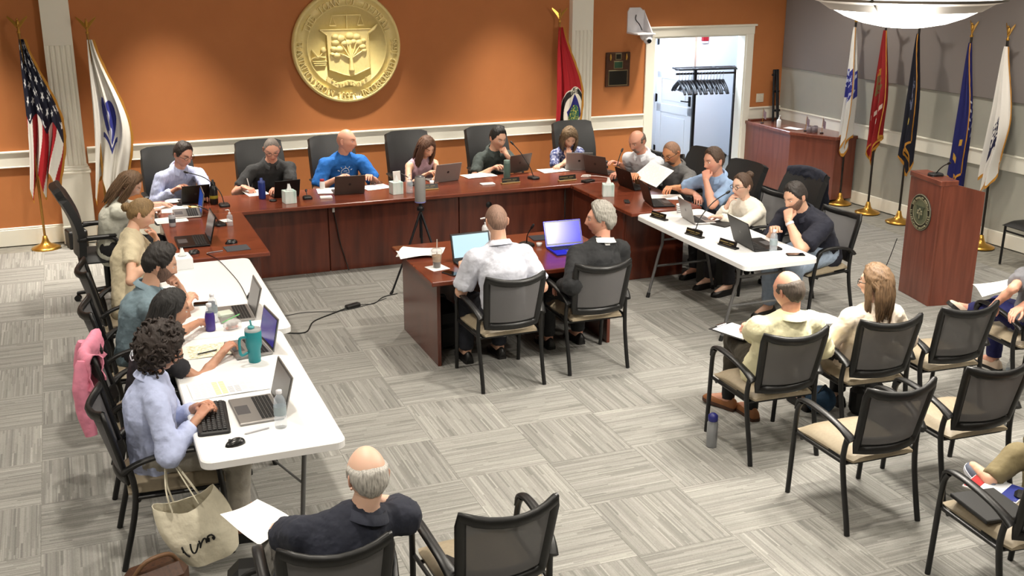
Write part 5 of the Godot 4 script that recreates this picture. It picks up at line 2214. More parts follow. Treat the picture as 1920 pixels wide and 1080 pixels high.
func collar(root: Node3D, Nb: Vector3, atlas: Vector3, fwd: Vector3, m: Material, sc: float):
	var ax := (atlas - Nb).normalized()
	var x := fwd.cross(ax).normalized()
	var z := ax.cross(x) * -1.0
	if z.dot(fwd) < 0: z = -z
	var rows := []
	for j in 4:
		var row := []
		for i in 19:
			var a := deg_to_rad(lerpf(22, 338, i / 18.0))
			var fr := 0.5 + 0.5 * cos(a)
			var r: float = [0.078, 0.07, 0.076, 0.096][j] * sc
			var y: float = [-0.015, 0.034, 0.04, 0.004][j] * sc - 0.034 * fr * fr * sc
			row.append(Nb + ax * y + (x * sin(a) + z * cos(a) * 1.08) * r)
		rows.append(row)
	var g := MB.new()
	g.sheet(rows, 0.003, false)
	part(g, "collar", m, root)

func glasses(root: Node3D, tf: Transform3D, s: Dictionary):
	var g := MB.new()
	for sd in [-1.0, 1.0]:
		var ring := []
		for i in 15:
			var a := TAU * i / 14.0
			ring.append(tf * Vector3(sd * 0.032 + cos(a) * 0.024, 0.008 + sin(a) * 0.017, 0.1 - 0.004 * absf(cos(a))))
		g.tube(ring, 0.0022, 5, false)
		g.tube([tf * Vector3(sd * 0.056, 0.012, 0.096), tf * Vector3(sd * 0.079, 0.012, 0.05), tf * Vector3(sd * 0.082, 0.012, -0.005), tf * Vector3(sd * 0.081, -0.012, -0.025)], 0.0025, 5)
	g.tube([tf * Vector3(-0.009, 0.012, 0.103), tf * Vector3(0.009, 0.012, 0.103)], 0.0022, 5)
	part(g, "glasses", mat("glasses_dark", Color(0.06, 0.05, 0.05), 0.3), root)

func shoe(root: Node3D, A: Vector3, toe: Vector3, m: Material, sole: Material):
	var d := Vector3(toe.x - A.x, 0, toe.z - A.z).normalized()
	if d == Vector3.ZERO: d = Vector3.BACK
	var fwd := (toe + Vector3.UP * 0.05 - A).normalized()
	var up := (Vector3.UP - fwd * fwd.y).normalized()
	var b := Basis(up.cross(fwd), up, fwd)
	var g := MB.new()
	g.tf = Transform3D(b, A - up * 0.085)
	var w := [0.026, 0.034, 0.036, 0.034, 0.038, 0.044, 0.044, 0.036, 0.014]
	var z := [-0.075, -0.062, -0.03, 0.01, 0.06, 0.11, 0.15, 0.18, 0.2]
	var ht := [0.06, 0.085, 0.1, 0.098, 0.082, 0.066, 0.055, 0.046, 0.03]
	g.smooth()
	var rings := []
	for i in 9:
		var r := []
		for k in 11:
			var a := PI * k / 10.0
			r.append(Vector3(cos(a) * w[i], 0.02 + sin(a) * (ht[i] - 0.02), z[i]))
		rings.append(r)
	for i in 8:
		for k in 10:
			g.quad(rings[i][k + 1], rings[i][k], rings[i + 1][k], rings[i + 1][k + 1])
	for i in range(1, 10):
		g.tri(rings[0][0], rings[0][i], rings[0][i + 1])
	var o := part(g, "shoe", m, root)
	g = MB.new()
	g.tf = Transform3D(b, A - up * 0.085)
	var poly := PackedVector2Array()
	for i in 9:
		poly.append(Vector2(w[i] + 0.003, -z[i]))
	for i in range(8, -1, -1):
		poly.append(Vector2(-w[i] - 0.003, -z[i]))
	g.prism(poly, 0.0, 0.024, FLAT, Vector3.ZERO)
	part(g, "sole", sole, o)

# thin raised strokes that lie on a garment: points are (across, up) about a centre on the cloth
func print_on(shirt: MeshInstance3D, c: Vector3, xd: Vector3, yd: Vector3, nd: Vector3, lines: Array, r: float, m: Material):
	var V: PackedVector3Array = shirt.mesh.surface_get_arrays(0)[Mesh.ARRAY_VERTEX]
	for ln in lines:
		var pts := []
		for p in ln:
			var best := -1e9
			for v in V:
				var q := v - c
				var dx: float = q.dot(xd) - p.x
				var dy: float = q.dot(yd) - p.y
				if dx * dx + dy * dy < 0.00035:
					best = maxf(best, q.dot(nd))
			if best < -1.0:
				best = 0.0
			pts.append(c + xd * p.x + yd * p.y + nd * (best + 0.001))
		var g := MB.new()
		g.tube(pts, r, 5, true, 0.4, nd)
		part(g, "print", m, shirt)

# ------------------------------------------------------------------ people
func striped_shirt() -> StandardMaterial3D:
	if mats.has("shirt_striped"):
		return mats["shirt_striped"]
	var m := mat("shirt_striped", Color.WHITE, 0.85)
	var im := Image.create(64, 8, false, Image.FORMAT_RGB8)
	for x in 64:
		for y in 8:
			im.set_pixel(x, y, Color(0.75, 0.77, 0.87) if x % 8 < 5 else Color(0.56, 0.6, 0.76))
	m.albedo_texture = ImageTexture.create_from_image(im)
	m.uv1_triplanar = true
	m.uv1_scale = Vector3(9, 9, 9)
	return m

func floral() -> StandardMaterial3D:
	return grained("shirt_floral", [Color(0.16, 0.19, 0.36), Color(0.2, 0.24, 0.44), Color(0.26, 0.3, 0.5), Color(0.85, 0.86, 0.92), Color(0.9, 0.9, 0.95)], 0.02, Vector3(5, 5, 5), 0.85)

func people_specs() -> Array:
	return [
	{"label": "man in a pale blue striped shirt and glasses, leftmost under the orange wall", "head": Vector3(-1.001, 1.147, 1.420), "yaw": 14, "rh": Vector3(-1.146, 0.800, 1.523), "lh": Vector3(-0.834, 0.810, 1.962), "hy": 18, "hp": 22, "skin": Color(0.84, 0.62, 0.53), "hair": Color(0.13, 0.09, 0.07), "style": "short", "shirt": striped_shirt(), "sleeve": 1.96, "collar": true, "glasses": true, "s": 1.02, "fat": 1.1, "lwatch": mat("watch_white", Color(0.85, 0.85, 0.88), 0.3), "pelvis": Vector3(-1.080, 0.572, 1.120)},
	{"label": "grey-haired man in a dark charcoal polo writing with a pen", "head": Vector3(-0.113, 1.144, 1.450), "yaw": 2, "rh": Vector3(-0.436, 0.800, 1.600), "lh": Vector3(-0.113, 0.790, 1.740), "hy": -8, "hp": 26, "skin": Color(0.84, 0.62, 0.53), "hair": Color(0.5, 0.46, 0.43), "style": "buzz", "shirt": cloth("shirt_charcoal", Color(0.16, 0.165, 0.17), 0.06), "sleeve": 0.75, "collar": true, "glasses": true, "s": 1.02, "fat": 1.12, "rp": "pen", "rd": Vector3(0.550, -0.150, 0.600), "pelvis": Vector3(-0.130, 0.574, 1.090)},
	{"label": "bald man in a bright blue t-shirt looking to the side", "head": Vector3(0.687, 1.180, 1.420), "yaw": 5, "rh": Vector3(0.523, 0.800, 1.541), "lh": Vector3(0.898, 0.800, 1.578), "hy": 48, "hp": 6, "skin": Color(0.84, 0.62, 0.53), "hair": Color(0.5, 0.42, 0.36), "brow": Color(0.4, 0.3, 0.25), "style": "none", "shirt": cloth("shirt_blue", Color(0.09, 0.4, 0.74), 0.06), "sleeve": 0.85, "ease": 0.02, "s": 1.03, "fat": 1.1, "pelvis": Vector3(0.660, 0.572, 1.090)},
	{"label": "woman with long brown hair in a pink sleeveless top typing", "head": Vector3(1.577, 1.055, 1.420), "yaw": 8, "rh": Vector3(1.493, 0.790, 1.621), "lh": Vector3(1.585, 0.790, 1.751), "hy": 6, "hp": 30, "skin": Color(0.84, 0.66, 0.56), "hair": Color(0.36, 0.22, 0.14), "style": "long", "hairlen": 0.3, "fem": true, "shirt": cloth("shirt_pink", Color(0.8, 0.66, 0.72), 0.06), "sleeve": 0, "s": 0.95, "rp": "type", "lp": "type", "pelvis": Vector3(1.560, 0.562, 1.100)},
	{"label": "young man in a dark green polo with his fist at his mouth", "head": Vector3(2.434, 1.097, 1.380), "yaw": 6, "rh": Vector3(2.261, 0.790, 1.592), "lh": Vector3(2.478, 1.016, 1.530), "hy": 8, "hp": 20, "skin": Color(0.84, 0.66, 0.56), "hair": Color(0.06, 0.05, 0.045), "style": "short", "shirt": cloth("shirt_green", Color(0.2, 0.235, 0.225), 0.06), "sleeve": 0.7, "collar": true, "s": 1.0, "lp": "fist", "lchin": true, "pelvis": Vector3(2.450, 0.562, 1.080)},
	{"label": "woman in a blue and white patterned blouse resting her cheek on her hand", "head": Vector3(3.302, 1.058, 1.420), "yaw": 2, "rh": Vector3(3.119, 0.970, 1.560), "lh": Vector3(3.095, 0.780, 1.619), "hy": -14, "hp": 34, "skin": Color(0.84, 0.66, 0.56), "hair": Color(0.42, 0.32, 0.2), "style": "bob", "hairlen": 0.2, "fem": true, "shirt": floral(), "sleeve": 0.6, "s": 0.96, "rp": "rest", "rchin": true, "pelvis": Vector3(3.400, 0.562, 1.100)},
	{"label": "balding man in a white short-sleeved shirt with a grey goatee", "head": Vector3(3.720, 1.126, 2.286), "yaw": -62, "rh": Vector3(3.673, 0.820, 1.947), "lh": Vector3(3.453, 0.820, 2.503), "hy": -4, "hp": 24, "skin": Color(0.84, 0.62, 0.53), "hair": Color(0.4, 0.33, 0.28), "style": "fringe", "beard": "goatee", "beardcol": Color(0.62, 0.52, 0.47), "shirt": cloth("shirt_white", Color(0.9, 0.92, 0.95), 0.02), "sleeve": 0.72, "collar": true, "s": 1.02, "fat": 1.12, "rp": "type", "lp": "type", "pelvis": Vector3(4.040, 0.574, 2.060)},
	{"label": "bald man in a grey shirt and glasses reading a sheet of paper", "head": Vector3(3.820, 1.095, 2.873), "yaw": -66, "rh": Vector3(3.435, 0.860, 2.827), "lh": Vector3(3.603, 0.830, 3.318), "hy": -6, "hp": 28, "skin": Color(0.82, 0.58, 0.42), "hair": Color(0.62, 0.45, 0.34), "brow": Color(0.25, 0.18, 0.14), "style": "buzz", "beard": "goatee", "beardcol": Color(0.42, 0.31, 0.25), "shirt": cloth("shirt_grey", Color(0.4, 0.4, 0.4), 0.06), "sleeve": 0.75, "collar": true, "glasses": true, "s": 1.0, "fat": 1.08, "lp": "hold", "rp": "hold", "pelvis": Vector3(4.000, 0.570, 2.720)},
	{"label": "man in a light blue shirt resting his chin on his fist", "head": Vector3(3.800, 1.168, 3.730), "yaw": -76, "rh": Vector3(3.749, 0.790, 3.508), "lh": Vector3(3.660, 1.069, 3.821), "hy": -8, "hp": 12, "skin": Color(0.84, 0.62, 0.53), "hair": Color(0.3, 0.21, 0.15), "style": "short", "shirt": cloth("shirt_sky", Color(0.58, 0.69, 0.84), 0.04), "sleeve": 0.78, "collar": true, "s": 1.02, "fat": 1.06, "lp": "fist", "lchin": true, "rd": Vector3(-0.300, -0.100, 0.900), "re": Vector3(-0.400, -0.600, -0.500), "pelvis": Vector3(4.000, 0.568, 3.520)},
	{"label": "woman with a brown bun in a white long-sleeved top", "head": Vector3(3.820, 1.012, 4.216), "yaw": -80, "rh": Vector3(3.700, 0.904, 4.193), "lh": Vector3(3.461, 0.790, 4.418), "hy": -2, "hp": 8, "skin": Color(0.88, 0.72, 0.63), "hair": Color(0.3, 0.2, 0.13), "style": "bun", "fem": true, "bun": Vector3(0.000, 0.085, -0.100), "shirt": cloth("shirt_cream", Color(0.92, 0.9, 0.85), 0.03), "sleeve": 1.9, "ease": 0.018, "s": 0.95, "glasses": true, "rp": "rest", "rchin": true, "ld": Vector3(-0.500, -0.100, -0.800), "pelvis": Vector3(3.990, 0.562, 4.170)},
	{"label": "large man in a navy shirt and ripped jeans with his fist at his mouth", "head": Vector3(3.720, 1.119, 5.187), "yaw": -78, "rh": Vector3(3.573, 0.800, 5.105), "lh": Vector3(3.500, 1.022, 5.341), "hy": -4, "hp": 24, "skin": Color(0.84, 0.66, 0.56), "hair": Color(0.13, 0.1, 0.085), "style": "short", "beard": "full", "beardcol": Color(0.52, 0.38, 0.31), "shirt": cloth("shirt_navy", Color(0.055, 0.065, 0.13), 0.06), "sleeve": 0.8, "collar": true, "s": 1.08, "fat": 1.25, "ease": 0.02, "pants": cloth("jeans", Color(0.6, 0.67, 0.76), 0.1), "lp": "fist", "lchin": true, "lwatch": mat("watch_white"), "rp": "type", "pelvis": Vector3(4.100, 0.587, 5.080)},
	{"label": "woman with long light brown hair in a white top bent over papers", "head": Vector3(-1.593, 1.120, 2.607), "yaw": 78, "rh": Vector3(-1.338, 0.790, 2.293), "lh": Vector3(-1.276, 0.790, 2.033), "hy": 0, "hp": 38, "skin": Color(0.88, 0.72, 0.63), "hair": Color(0.4, 0.28, 0.17), "style": "long", "hairlen": 0.26, "hairaz": 1.2, "fem": true, "shirt": cloth("shirt_offwhite", Color(0.82, 0.82, 0.77), 0.04), "sleeve": 1.4, "s": 0.96, "rp": "pen", "pelvis": Vector3(-1.800, 0.562, 2.520)},
	{"label": "blonde woman in a beige blouse with a hand at her face", "head": Vector3(-1.597, 1.200, 4.162), "yaw": 82, "rh": Vector3(-1.561, 0.933, 4.480), "lh": Vector3(-1.505, 1.020, 4.000), "hy": 4, "hp": 30, "skin": Color(0.84, 0.66, 0.56), "hair": Color(0.55, 0.42, 0.24), "style": "bun", "bun": Vector3(0.000, 0.000, -0.120), "fem": true, "shirt": cloth("shirt_beige", Color(0.8, 0.75, 0.63), 0.04), "sleeve": 0.45, "ease": 0.014, "s": 0.97, "pants": cloth("pants_blue", Color(0.09, 0.11, 0.22), 0.06), "lp": "rest", "lchin": true, "rd": Vector3(0.900, 0.100, -0.400), "re": Vector3(-0.300, -0.800, 0.700), "pelvis": Vector3(-1.760, 0.562, 4.400)},
	{"label": "dark-haired bearded man in a blue-grey shirt at the left table", "head": Vector3(-1.569, 1.130, 5.407), "yaw": 84, "rh": Vector3(-1.437, 0.790, 5.360), "lh": Vector3(-1.468, 0.953, 5.280), "hy": 4, "hp": 22, "skin": Color(0.84, 0.66, 0.56), "hair": Color(0.075, 0.055, 0.045), "style": "swept", "beard": "full", "beardcol": Color(0.46, 0.34, 0.28), "shirt": cloth("shirt_bluegrey", Color(0.41, 0.49, 0.53), 0.05), "sleeve": 0.7, "collar": true, "s": 1.04, "fat": 1.04, "lp": "fist", "lchin": true, "pelvis": Vector3(-1.780, 0.566, 5.420)},
	{"label": "woman with long black hair in a dark t-shirt reaching across the table", "head": Vector3(-1.591, 1.120, 6.414), "yaw": 86, "rh": Vector3(-1.310, 0.790, 6.354), "lh": Vector3(-1.385, 0.800, 5.751), "hy": 8, "hp": 14, "skin": Color(0.7, 0.52, 0.42), "hair": Color(0.045, 0.035, 0.035), "style": "long", "hairlen": 0.32, "hairaz": 1.5, "hairback": Vector3(-0.050, 0.000, 0.000), "fem": true, "shirt": cloth("shirt_dark", Color(0.1, 0.1, 0.125), 0.06), "sleeve": 0.6, "s": 0.98, "rp": "rest", "re": Vector3(-0.200, -0.800, 0.600), "pelvis": Vector3(-1.780, 0.562, 6.300)},
	{"label": "woman with dark curly hair in a pale blue shirt typing on a keyboard", "head": Vector3(-1.707, 1.150, 7.152), "yaw": 86, "rh": Vector3(-1.570, 0.780, 7.292), "lh": Vector3(-1.551, 0.780, 7.132), "hy": 2, "hp": 20, "skin": Color(0.7, 0.52, 0.42), "hair": Color(0.14, 0.09, 0.07), "style": "curly", "fem": true, "shirt": cloth("shirt_paleblue", Color(0.72, 0.76, 0.9), 0.04), "sleeve": 1.8, "ease": 0.02, "collar": true, "s": 1.0, "fat": 1.08, "pants": cloth("pants_stone", Color(0.66, 0.64, 0.6), 0.06), "rp": "type", "lp": "type", "hem": 0.1, "pelvis": Vector3(-1.790, 0.570, 7.120)},
	{"label": "white-haired balding man in a navy polo seen from behind at the bottom", "head": Vector3(-1.038, 1.093, 8.860), "yaw": 178, "rh": Vector3(-0.954, 0.943, 8.743), "lh": Vector3(-1.348, 0.620, 8.320), "hy": 6, "hp": 2, "skin": Color(0.88, 0.72, 0.63), "hair": Color(0.82, 0.8, 0.77), "style": "fringe", "shirt": cloth("shirt_navy2", Color(0.095, 0.11, 0.17), 0.06), "sleeve": 0.75, "collar": true, "ease": 0.02, "s": 1.06, "fat": 1.2, "pants": cloth("pants_grey", Color(0.4, 0.39, 0.37), 0.06), "rp": "rest", "rchin": true, "re": Vector3(0.800, -0.750, -0.300), "le": Vector3(-0.900, -0.500, 0.200), "lp": "hold", "pelvis": Vector3(-1.240, 0.582, 8.760)},
	{"label": "man with a shaved head in a white polo seen from behind", "head": Vector3(0.864, 1.213, 5.420), "yaw": 181, "rh": Vector3(1.144, 0.800, 5.323), "lh": Vector3(0.680, 0.790, 5.174), "hy": -4, "hp": 14, "skin": Color(0.84, 0.66, 0.56), "hair": Color(0.6, 0.45, 0.37), "brow": Color(0.3, 0.2, 0.15), "style": "buzz", "shirt": cloth("shirt_whitepolo", Color(0.82, 0.83, 0.88), 0.03), "sleeve": 0.85, "collar": true, "ease": 0.02, "s": 1.05, "fat": 1.06, "glasses": true, "pants": cloth("pants_navy", Color(0.08, 0.09, 0.13), 0.06), "le": Vector3(-0.450, -1.000, 0.350), "re": Vector3(0.450, -1.000, 0.350), "lp": "type", "rp": "type", "pelvis": Vector3(0.870, 0.568, 5.540)},
	{"label": "grey-haired man in a dark suit turning towards the left", "head": Vector3(1.715, 1.158, 5.460), "yaw": 184, "rh": Vector3(1.725, 0.720, 5.267), "lh": Vector3(1.407, 0.640, 5.420), "hy": 62, "hp": 2, "skin": Color(0.84, 0.62, 0.53), "hair": Color(0.62, 0.6, 0.56), "style": "swept", "shirt": cloth("suit_dark", Color(0.085, 0.09, 0.1), 0.06), "garment": "jacket", "sleeve": 1.86, "collar": true, "collarmat": mat("collar_white", Color(0.9, 0.9, 0.9), 0.7), "ease": 0.022, "s": 1.04, "fat": 1.08, "pants": cloth("suit_dark", Color(0.085, 0.09, 0.1), 0.06), "le": Vector3(-0.500, -0.900, 0.500), "re": Vector3(0.400, -1.000, 0.300), "pelvis": Vector3(1.630, 0.570, 5.470)},
	{"label": "balding man in a pale yellow shirt writing on a clipboard", "head": Vector3(2.068, 1.121, 7.430), "yaw": 176, "rh": Vector3(2.473, 0.680, 7.107), "lh": Vector3(2.254, 0.680, 6.826), "hy": 16, "hp": 16, "skin": Color(0.84, 0.62, 0.53), "hair": Color(0.3, 0.25, 0.21), "style": "fringe", "shirt": cloth("shirt_yellow", Color(0.95, 0.925, 0.77), 0.03), "sleeve": 1.85, "collar": true, "ease": 0.022, "s": 1.02, "fat": 1.08, "pants": cloth("pants_olive", Color(0.2, 0.175, 0.13), 0.06), "lk": Vector3(2.209, 0.520, 6.661), "la": Vector3(2.160, 0.090, 6.700), "lt": Vector3(2.101, 0.050, 6.574), "leg": 0.72, "sock": mat("sock_dark", Color(0.06, 0.06, 0.07), 0.9), "shoe": mat("shoe_tan", Color(0.5, 0.31, 0.16), 0.6), "sole": mat("sole_brown", Color(0.25, 0.15, 0.09), 0.7), "le": Vector3(-0.600, -0.900, 0.300), "re": Vector3(0.500, -0.900, 0.300), "lp": "pen", "ld": Vector3(-0.500, -0.200, -0.800), "pelvis": Vector3(2.060, 0.570, 7.300)},
	{"label": "woman with shoulder-length blonde-brown hair in a cream sweater seen from behind", "head": Vector3(2.757, 1.090, 7.420), "yaw": 176, "rh": Vector3(3.126, 0.680, 7.134), "lh": Vector3(2.719, 0.660, 7.124), "hy": 36, "hp": 4, "skin": Color(0.88, 0.72, 0.63), "hair": Color(0.42, 0.3, 0.18), "style": "bob", "hairlen": 0.24, "hairaz": 1.35, "fem": true, "shirt": cloth("shirt_creamsweater", Color(0.91, 0.85, 0.78), 0.03), "sleeve": 1.8, "ease": 0.022, "s": 0.98, "glasses": true, "pants": cloth("pants_black", Color(0.05, 0.05, 0.055), 0.06), "le": Vector3(-0.800, -0.600, 0.300), "lp": "hold", "pelvis": Vector3(2.790, 0.562, 7.300)},
	{"label": "person at the right edge in a grey t-shirt and blue trousers holding a paper", "head": Vector3(4.420, 1.160, 7.200), "yaw": 182, "rh": Vector3(4.056, 0.720, 7.391), "lh": Vector3(4.048, 0.720, 7.204), "hy": 0, "hp": 15, "skin": Color(0.84, 0.62, 0.53), "hair": Color(0.4, 0.3, 0.2), "style": "bob", "fem": true, "shirt": cloth("shirt_grey2", Color(0.42, 0.42, 0.44), 0.06), "sleeve": 0.65, "ease": 0.02, "s": 1.0, "pants": cloth("pants_royal", Color(0.045, 0.06, 0.3), 0.06), "lk": Vector3(4.240, 0.620, 7.036), "la": Vector3(4.266, 0.520, 6.777), "lt": Vector3(4.159, 0.560, 6.751), "lean": 0.4, "lp": "hold", "shoe": mat("shoe_pale", Color(0.8, 0.72, 0.64), 0.6), "le": Vector3(-0.900, -0.500, 0.200), "pelvis": Vector3(4.420, 0.562, 7.200)},
	{"label": "person at the lower right edge in khaki trousers and grey sneakers", "head": Vector3(3.050, 1.180, 9.200), "yaw": 176, "rh": Vector3(3.100, 0.620, 8.900), "lh": Vector3(2.850, 0.620, 8.950), "hy": 0, "hp": 12, "skin": Color(0.84, 0.66, 0.56), "hair": Color(0.3, 0.25, 0.2), "style": "short", "shirt": cloth("shirt_dark2", Color(0.16, 0.17, 0.2), 0.06), "sleeve": 0.7, "s": 1.0, "lean": 0.3, "pants": cloth("pants_khaki", Color(0.47, 0.42, 0.29), 0.06), "rk": Vector3(2.482, 0.600, 8.978), "ra": Vector3(2.299, 0.500, 8.993), "rt": Vector3(2.341, 0.500, 8.827), "shoe": mat("shoe_grey", Color(0.34, 0.36, 0.42), 0.7), "sole": mat("sole_white", Color(0.85, 0.85, 0.88), 0.6), "pelvis": Vector3(2.980, 0.562, 9.200)},
	]

func build_people():
	var k := 0
	for s in people_specs():
		person(s)
		var o: Dictionary = s.out
		if k == 2:   # emblem on the blue t-shirt
			var lines := [[], [Vector2(-0.05, -0.01), Vector2(0.05, -0.01)]]
			for i in 11:
				lines[0].append(Vector2(cos(PI * i / 10.0) * 0.045, sin(PI * i / 10.0) * 0.055))
			for i in 5:
				var a := PI * (i + 0.5) / 5.0
				lines.append([Vector2(cos(a), sin(a)) * 0.065, Vector2(cos(a), sin(a)) * 0.085])
			for y in [-0.03, -0.052, -0.075]:
				lines.append([Vector2(-0.045, y), Vector2(0.0, y), Vector2(0.045, y)])
			lines.append([Vector2(-0.02, 0.02), Vector2(0.02, 0.02)])
			print_on(s.shirt_node, o.C + o.T * 0.075, o.R * -1.0, o.T, o.cf, lines, 0.005, mat("print_white", Color(0.85, 0.88, 0.92), 0.7))
		elif k == 14:   # round print on the back of the dark t-shirt
			var lines := [[], []]
			for i in 15:
				lines[0].append(Vector2(cos(TAU * i / 14.0), sin(TAU * i / 14.0)) * 0.06)
				lines[1].append(Vector2(cos(TAU * i / 14.0), sin(TAU * i / 14.0)) * 0.03)
			lines.append([Vector2(-0.05, 0.02), Vector2(0.05, 0.02)])
			lines.append([Vector2(-0.05, -0.02), Vector2(0.05, -0.02)])
			print_on(s.shirt_node, o.C + o.T * 0.06 + o.R * 0.05, o.R, o.T, o.cf * -1.0, lines, 0.006, mat("print_white", Color(0.85, 0.88, 0.92), 0.7))
		k += 1

# ------------------------------------------------------------------ small things
func laptop(label: String, hinge: Vector3, yaw: float, w := 0.33, dep := 0.23, shell: StandardMaterial3D = null, screen: StandardMaterial3D = null, open := 108.0, hgt := 0.215):
	if shell == null: shell = mat("laptop_silver", Color(0.58, 0.57, 0.56), 0.35, 0.5)
	if screen == null: screen = mat("screen_off", Color(0.03, 0.03, 0.04), 0.15)
	var t = thing("laptop", label, "laptop", hinge, yaw, "open laptops")
	var g := MB.new()
	g.box(Vector3(0, 0.009, dep / 2), Vector3(w, 0.016, dep), 0.004)
	var b := part(g, "base", shell, t)
	var keym := mat("keys_black", Color(0.045, 0.045, 0.05), 0.6)
	for r in 5:
		g = MB.new()
		for c in 13:
			g.box(Vector3((c - 6) * w * 0.068, 0.018, 0.03 + r * 0.0195), Vector3(w * 0.06, 0.004, 0.0165), 0.001)
		var row := part(g, "key_row", keym, b)
		row.set_meta("kind", "stuff")
	g = MB.new()
	g.box(Vector3(0, 0.0175, dep * 0.8), Vector3(w * 0.34, 0.002, dep * 0.3), 0.001)
	part(g, "touchpad", mat("touchpad", Color(0.3, 0.3, 0.31), 0.4), b)
	var a := deg_to_rad(open)
	var lb := Basis(Vector3(1, 0, 0), Vector3(0, sin(a), cos(a)), Vector3(0, -cos(a), sin(a)))
	var at := Vector3(0, 0.014, 0.0)
	g = MB.new()
	g.box(at + lb * Vector3(0, hgt / 2, -0.004), Vector3(w, hgt, 0.008), 0.003, lb)
	var lid := part(g, "lid", shell, t)
	g = MB.new()
	g.box(at + lb * Vector3(0, hgt / 2 + 0.004, 0.0005), Vector3(w - 0.012, hgt - 0.018, 0.002), 0.0, lb)
	part(g, "bezel", mat("bezel", Color(0.03, 0.03, 0.032), 0.3), lid)
	g = MB.new()
	g.box(at + lb * Vector3(0, hgt / 2 + 0.005, 0.0022), Vector3(w - 0.03, hgt - 0.04, 0.001), 0.0, lb)
	part(g, "screen", screen, lid)
	g = MB.new()
	g.lathe([Vector2(0.0, 0.001), Vector2(0.014, 0.0)], 12, at + lb * Vector3(0, hgt * 0.52, -0.009), lb * Basis(Vector3(1, 0, 0), Vector3(0, 0, -1), Vector3(0, 1, 0)))
	part(g, "logo", mat("laptop_logo", Color(0.12, 0.12, 0.13), 0.3), lid)
	return t

func sheet_of_paper(label: String, at: Vector3, yaw: float, w := 0.216, l := 0.28, m: StandardMaterial3D = null, tilt := Basis(), called := "paper_sheet", curl := 0.004):
	if m == null: m = paper_mat()
	var t = thing(called, label, "paper", at, yaw, "papers")
	var rows := []
	for j in 8:
		var row := []
		for i in 7:
			var x := (i / 6.0 - 0.5) * w
			var z := (j / 7.0 - 0.5) * l
			row.append(tilt * Vector3(x, 0.0025 + curl * (0.5 + 0.5 * sin(x * 14.0 + z * 9.0 + at.x * 5.0)), z))
		rows.append(row)
	var g := MB.new()
	g.sheet(rows, 0.001)
	part(g, "sheet", m, t)
	return t

func paper_mat() -> StandardMaterial3D:
	if mats.has("paper_text"):
		return mats["paper_text"]
	var m := mat("paper_text", Color.WHITE, 0.8)
	var im := Image.create(96, 128, false, Image.FORMAT_RGB8)
	im.fill(Color(0.93, 0.93, 0.92))
	for r in 22:
		var x := 10
		while x < 84:
			var n := rng.randi_range(3, 9)
			if rng.randf() < 0.85:
				im.fill_rect(Rect2i(x, 10 + r * 5, mini(n, 86 - x), 1), Color(0.7, 0.7, 0.72))
			x += n + 2
	m.albedo_texture = ImageTexture.create_from_image(im)
	return m

func lathe_thing(called: String, label: String, cat: String, at: Vector3, parts: Array, group := ""):
	# parts: [name, profile, material]
	var t = thing(called, label, cat, at, 0.0, group)
	for p in parts:
		var g := MB.new()
		g.lathe(p[1], 20, Vector3.ZERO)
		part(g, p[0], p[2], t)
	return t

func water_bottle(label: String, at: Vector3, s := 1.0):
	var clear := glass("bottle_clear", Color(0.85, 0.9, 0.95), 0.22)
	var P := func(a: Array) -> Array:
		return a.map(func(q): return Vector2(q[0] * s, q[1] * s))
	return lathe_thing("water_bottle", label, "bottle", at, [
		["body", P.call([[0.0, 0.0], [0.028, 0.0], [0.032, 0.01], [0.032, 0.06], [0.03, 0.065], [0.032, 0.07], [0.032, 0.13], [0.026, 0.16], [0.013, 0.178], [0.013, 0.19]]), clear],
		["label_band", P.call([[0.0325, 0.072], [0.0328, 0.075], [0.0328, 0.115], [0.0325, 0.118]]), mat("label_pale", Color(0.55, 0.6, 0.62), 0.5)],
		["cap", P.call([[0.0145, 0.186], [0.0155, 0.188], [0.0155, 0.203], [0.0, 0.206]]), mat("cap_white", Color(0.85, 0.85, 0.87), 0.4)]], "plastic water bottles")

func tissue_box(label: String, at: Vector3, yaw: float, s := Vector3(0.115, 0.125, 0.115), tint := true):
	var t = thing("tissue_box", label, "tissue box", at, yaw, "tissue boxes")
	var g := MB.new()
	g.box(Vector3(0, s.y / 2, 0), s, 0.003)
	part(g, "carton", grained("carton_mint", [Color(0.5, 0.68, 0.64), Color(0.8, 0.87, 0.85), Color(0.88, 0.91, 0.9)], 0.012, Vector3(4, 0.8, 4), 0.6) if tint else mat("carton_white", Color(0.88, 0.89, 0.9), 0.6), t)
	g = MB.new()
	g.lathe([Vector2(0.036, s.y + 0.0005), Vector2(0.0, s.y + 0.001)], 16, Vector3.ZERO)
	part(g, "slot", mat("slot_grey", Color(0.6, 0.62, 0.62), 0.8), t)
	g = MB.new()
	var rows := []
	for j in 6:
		var row := []
		for i in 13:
			var a := TAU * i / 12.0
			var v := j / 5.0
			var r := 0.026 * (1.0 - v * 0.65) * (1.0 + 0.3 * sin(a * 3.0 + v * 2.0))
			row.append(Vector3(cos(a) * r, s.y + v * 0.06 + 0.008 * v * sin(a * 2.0), sin(a) * r * 0.5))
		rows.append(row)
	rows.reverse()
	g.sheet(rows, 0.0, false)
	part(g, "tissue", mat("tissue_white", Color(0.93, 0.93, 0.93), 0.9), t)
	return t

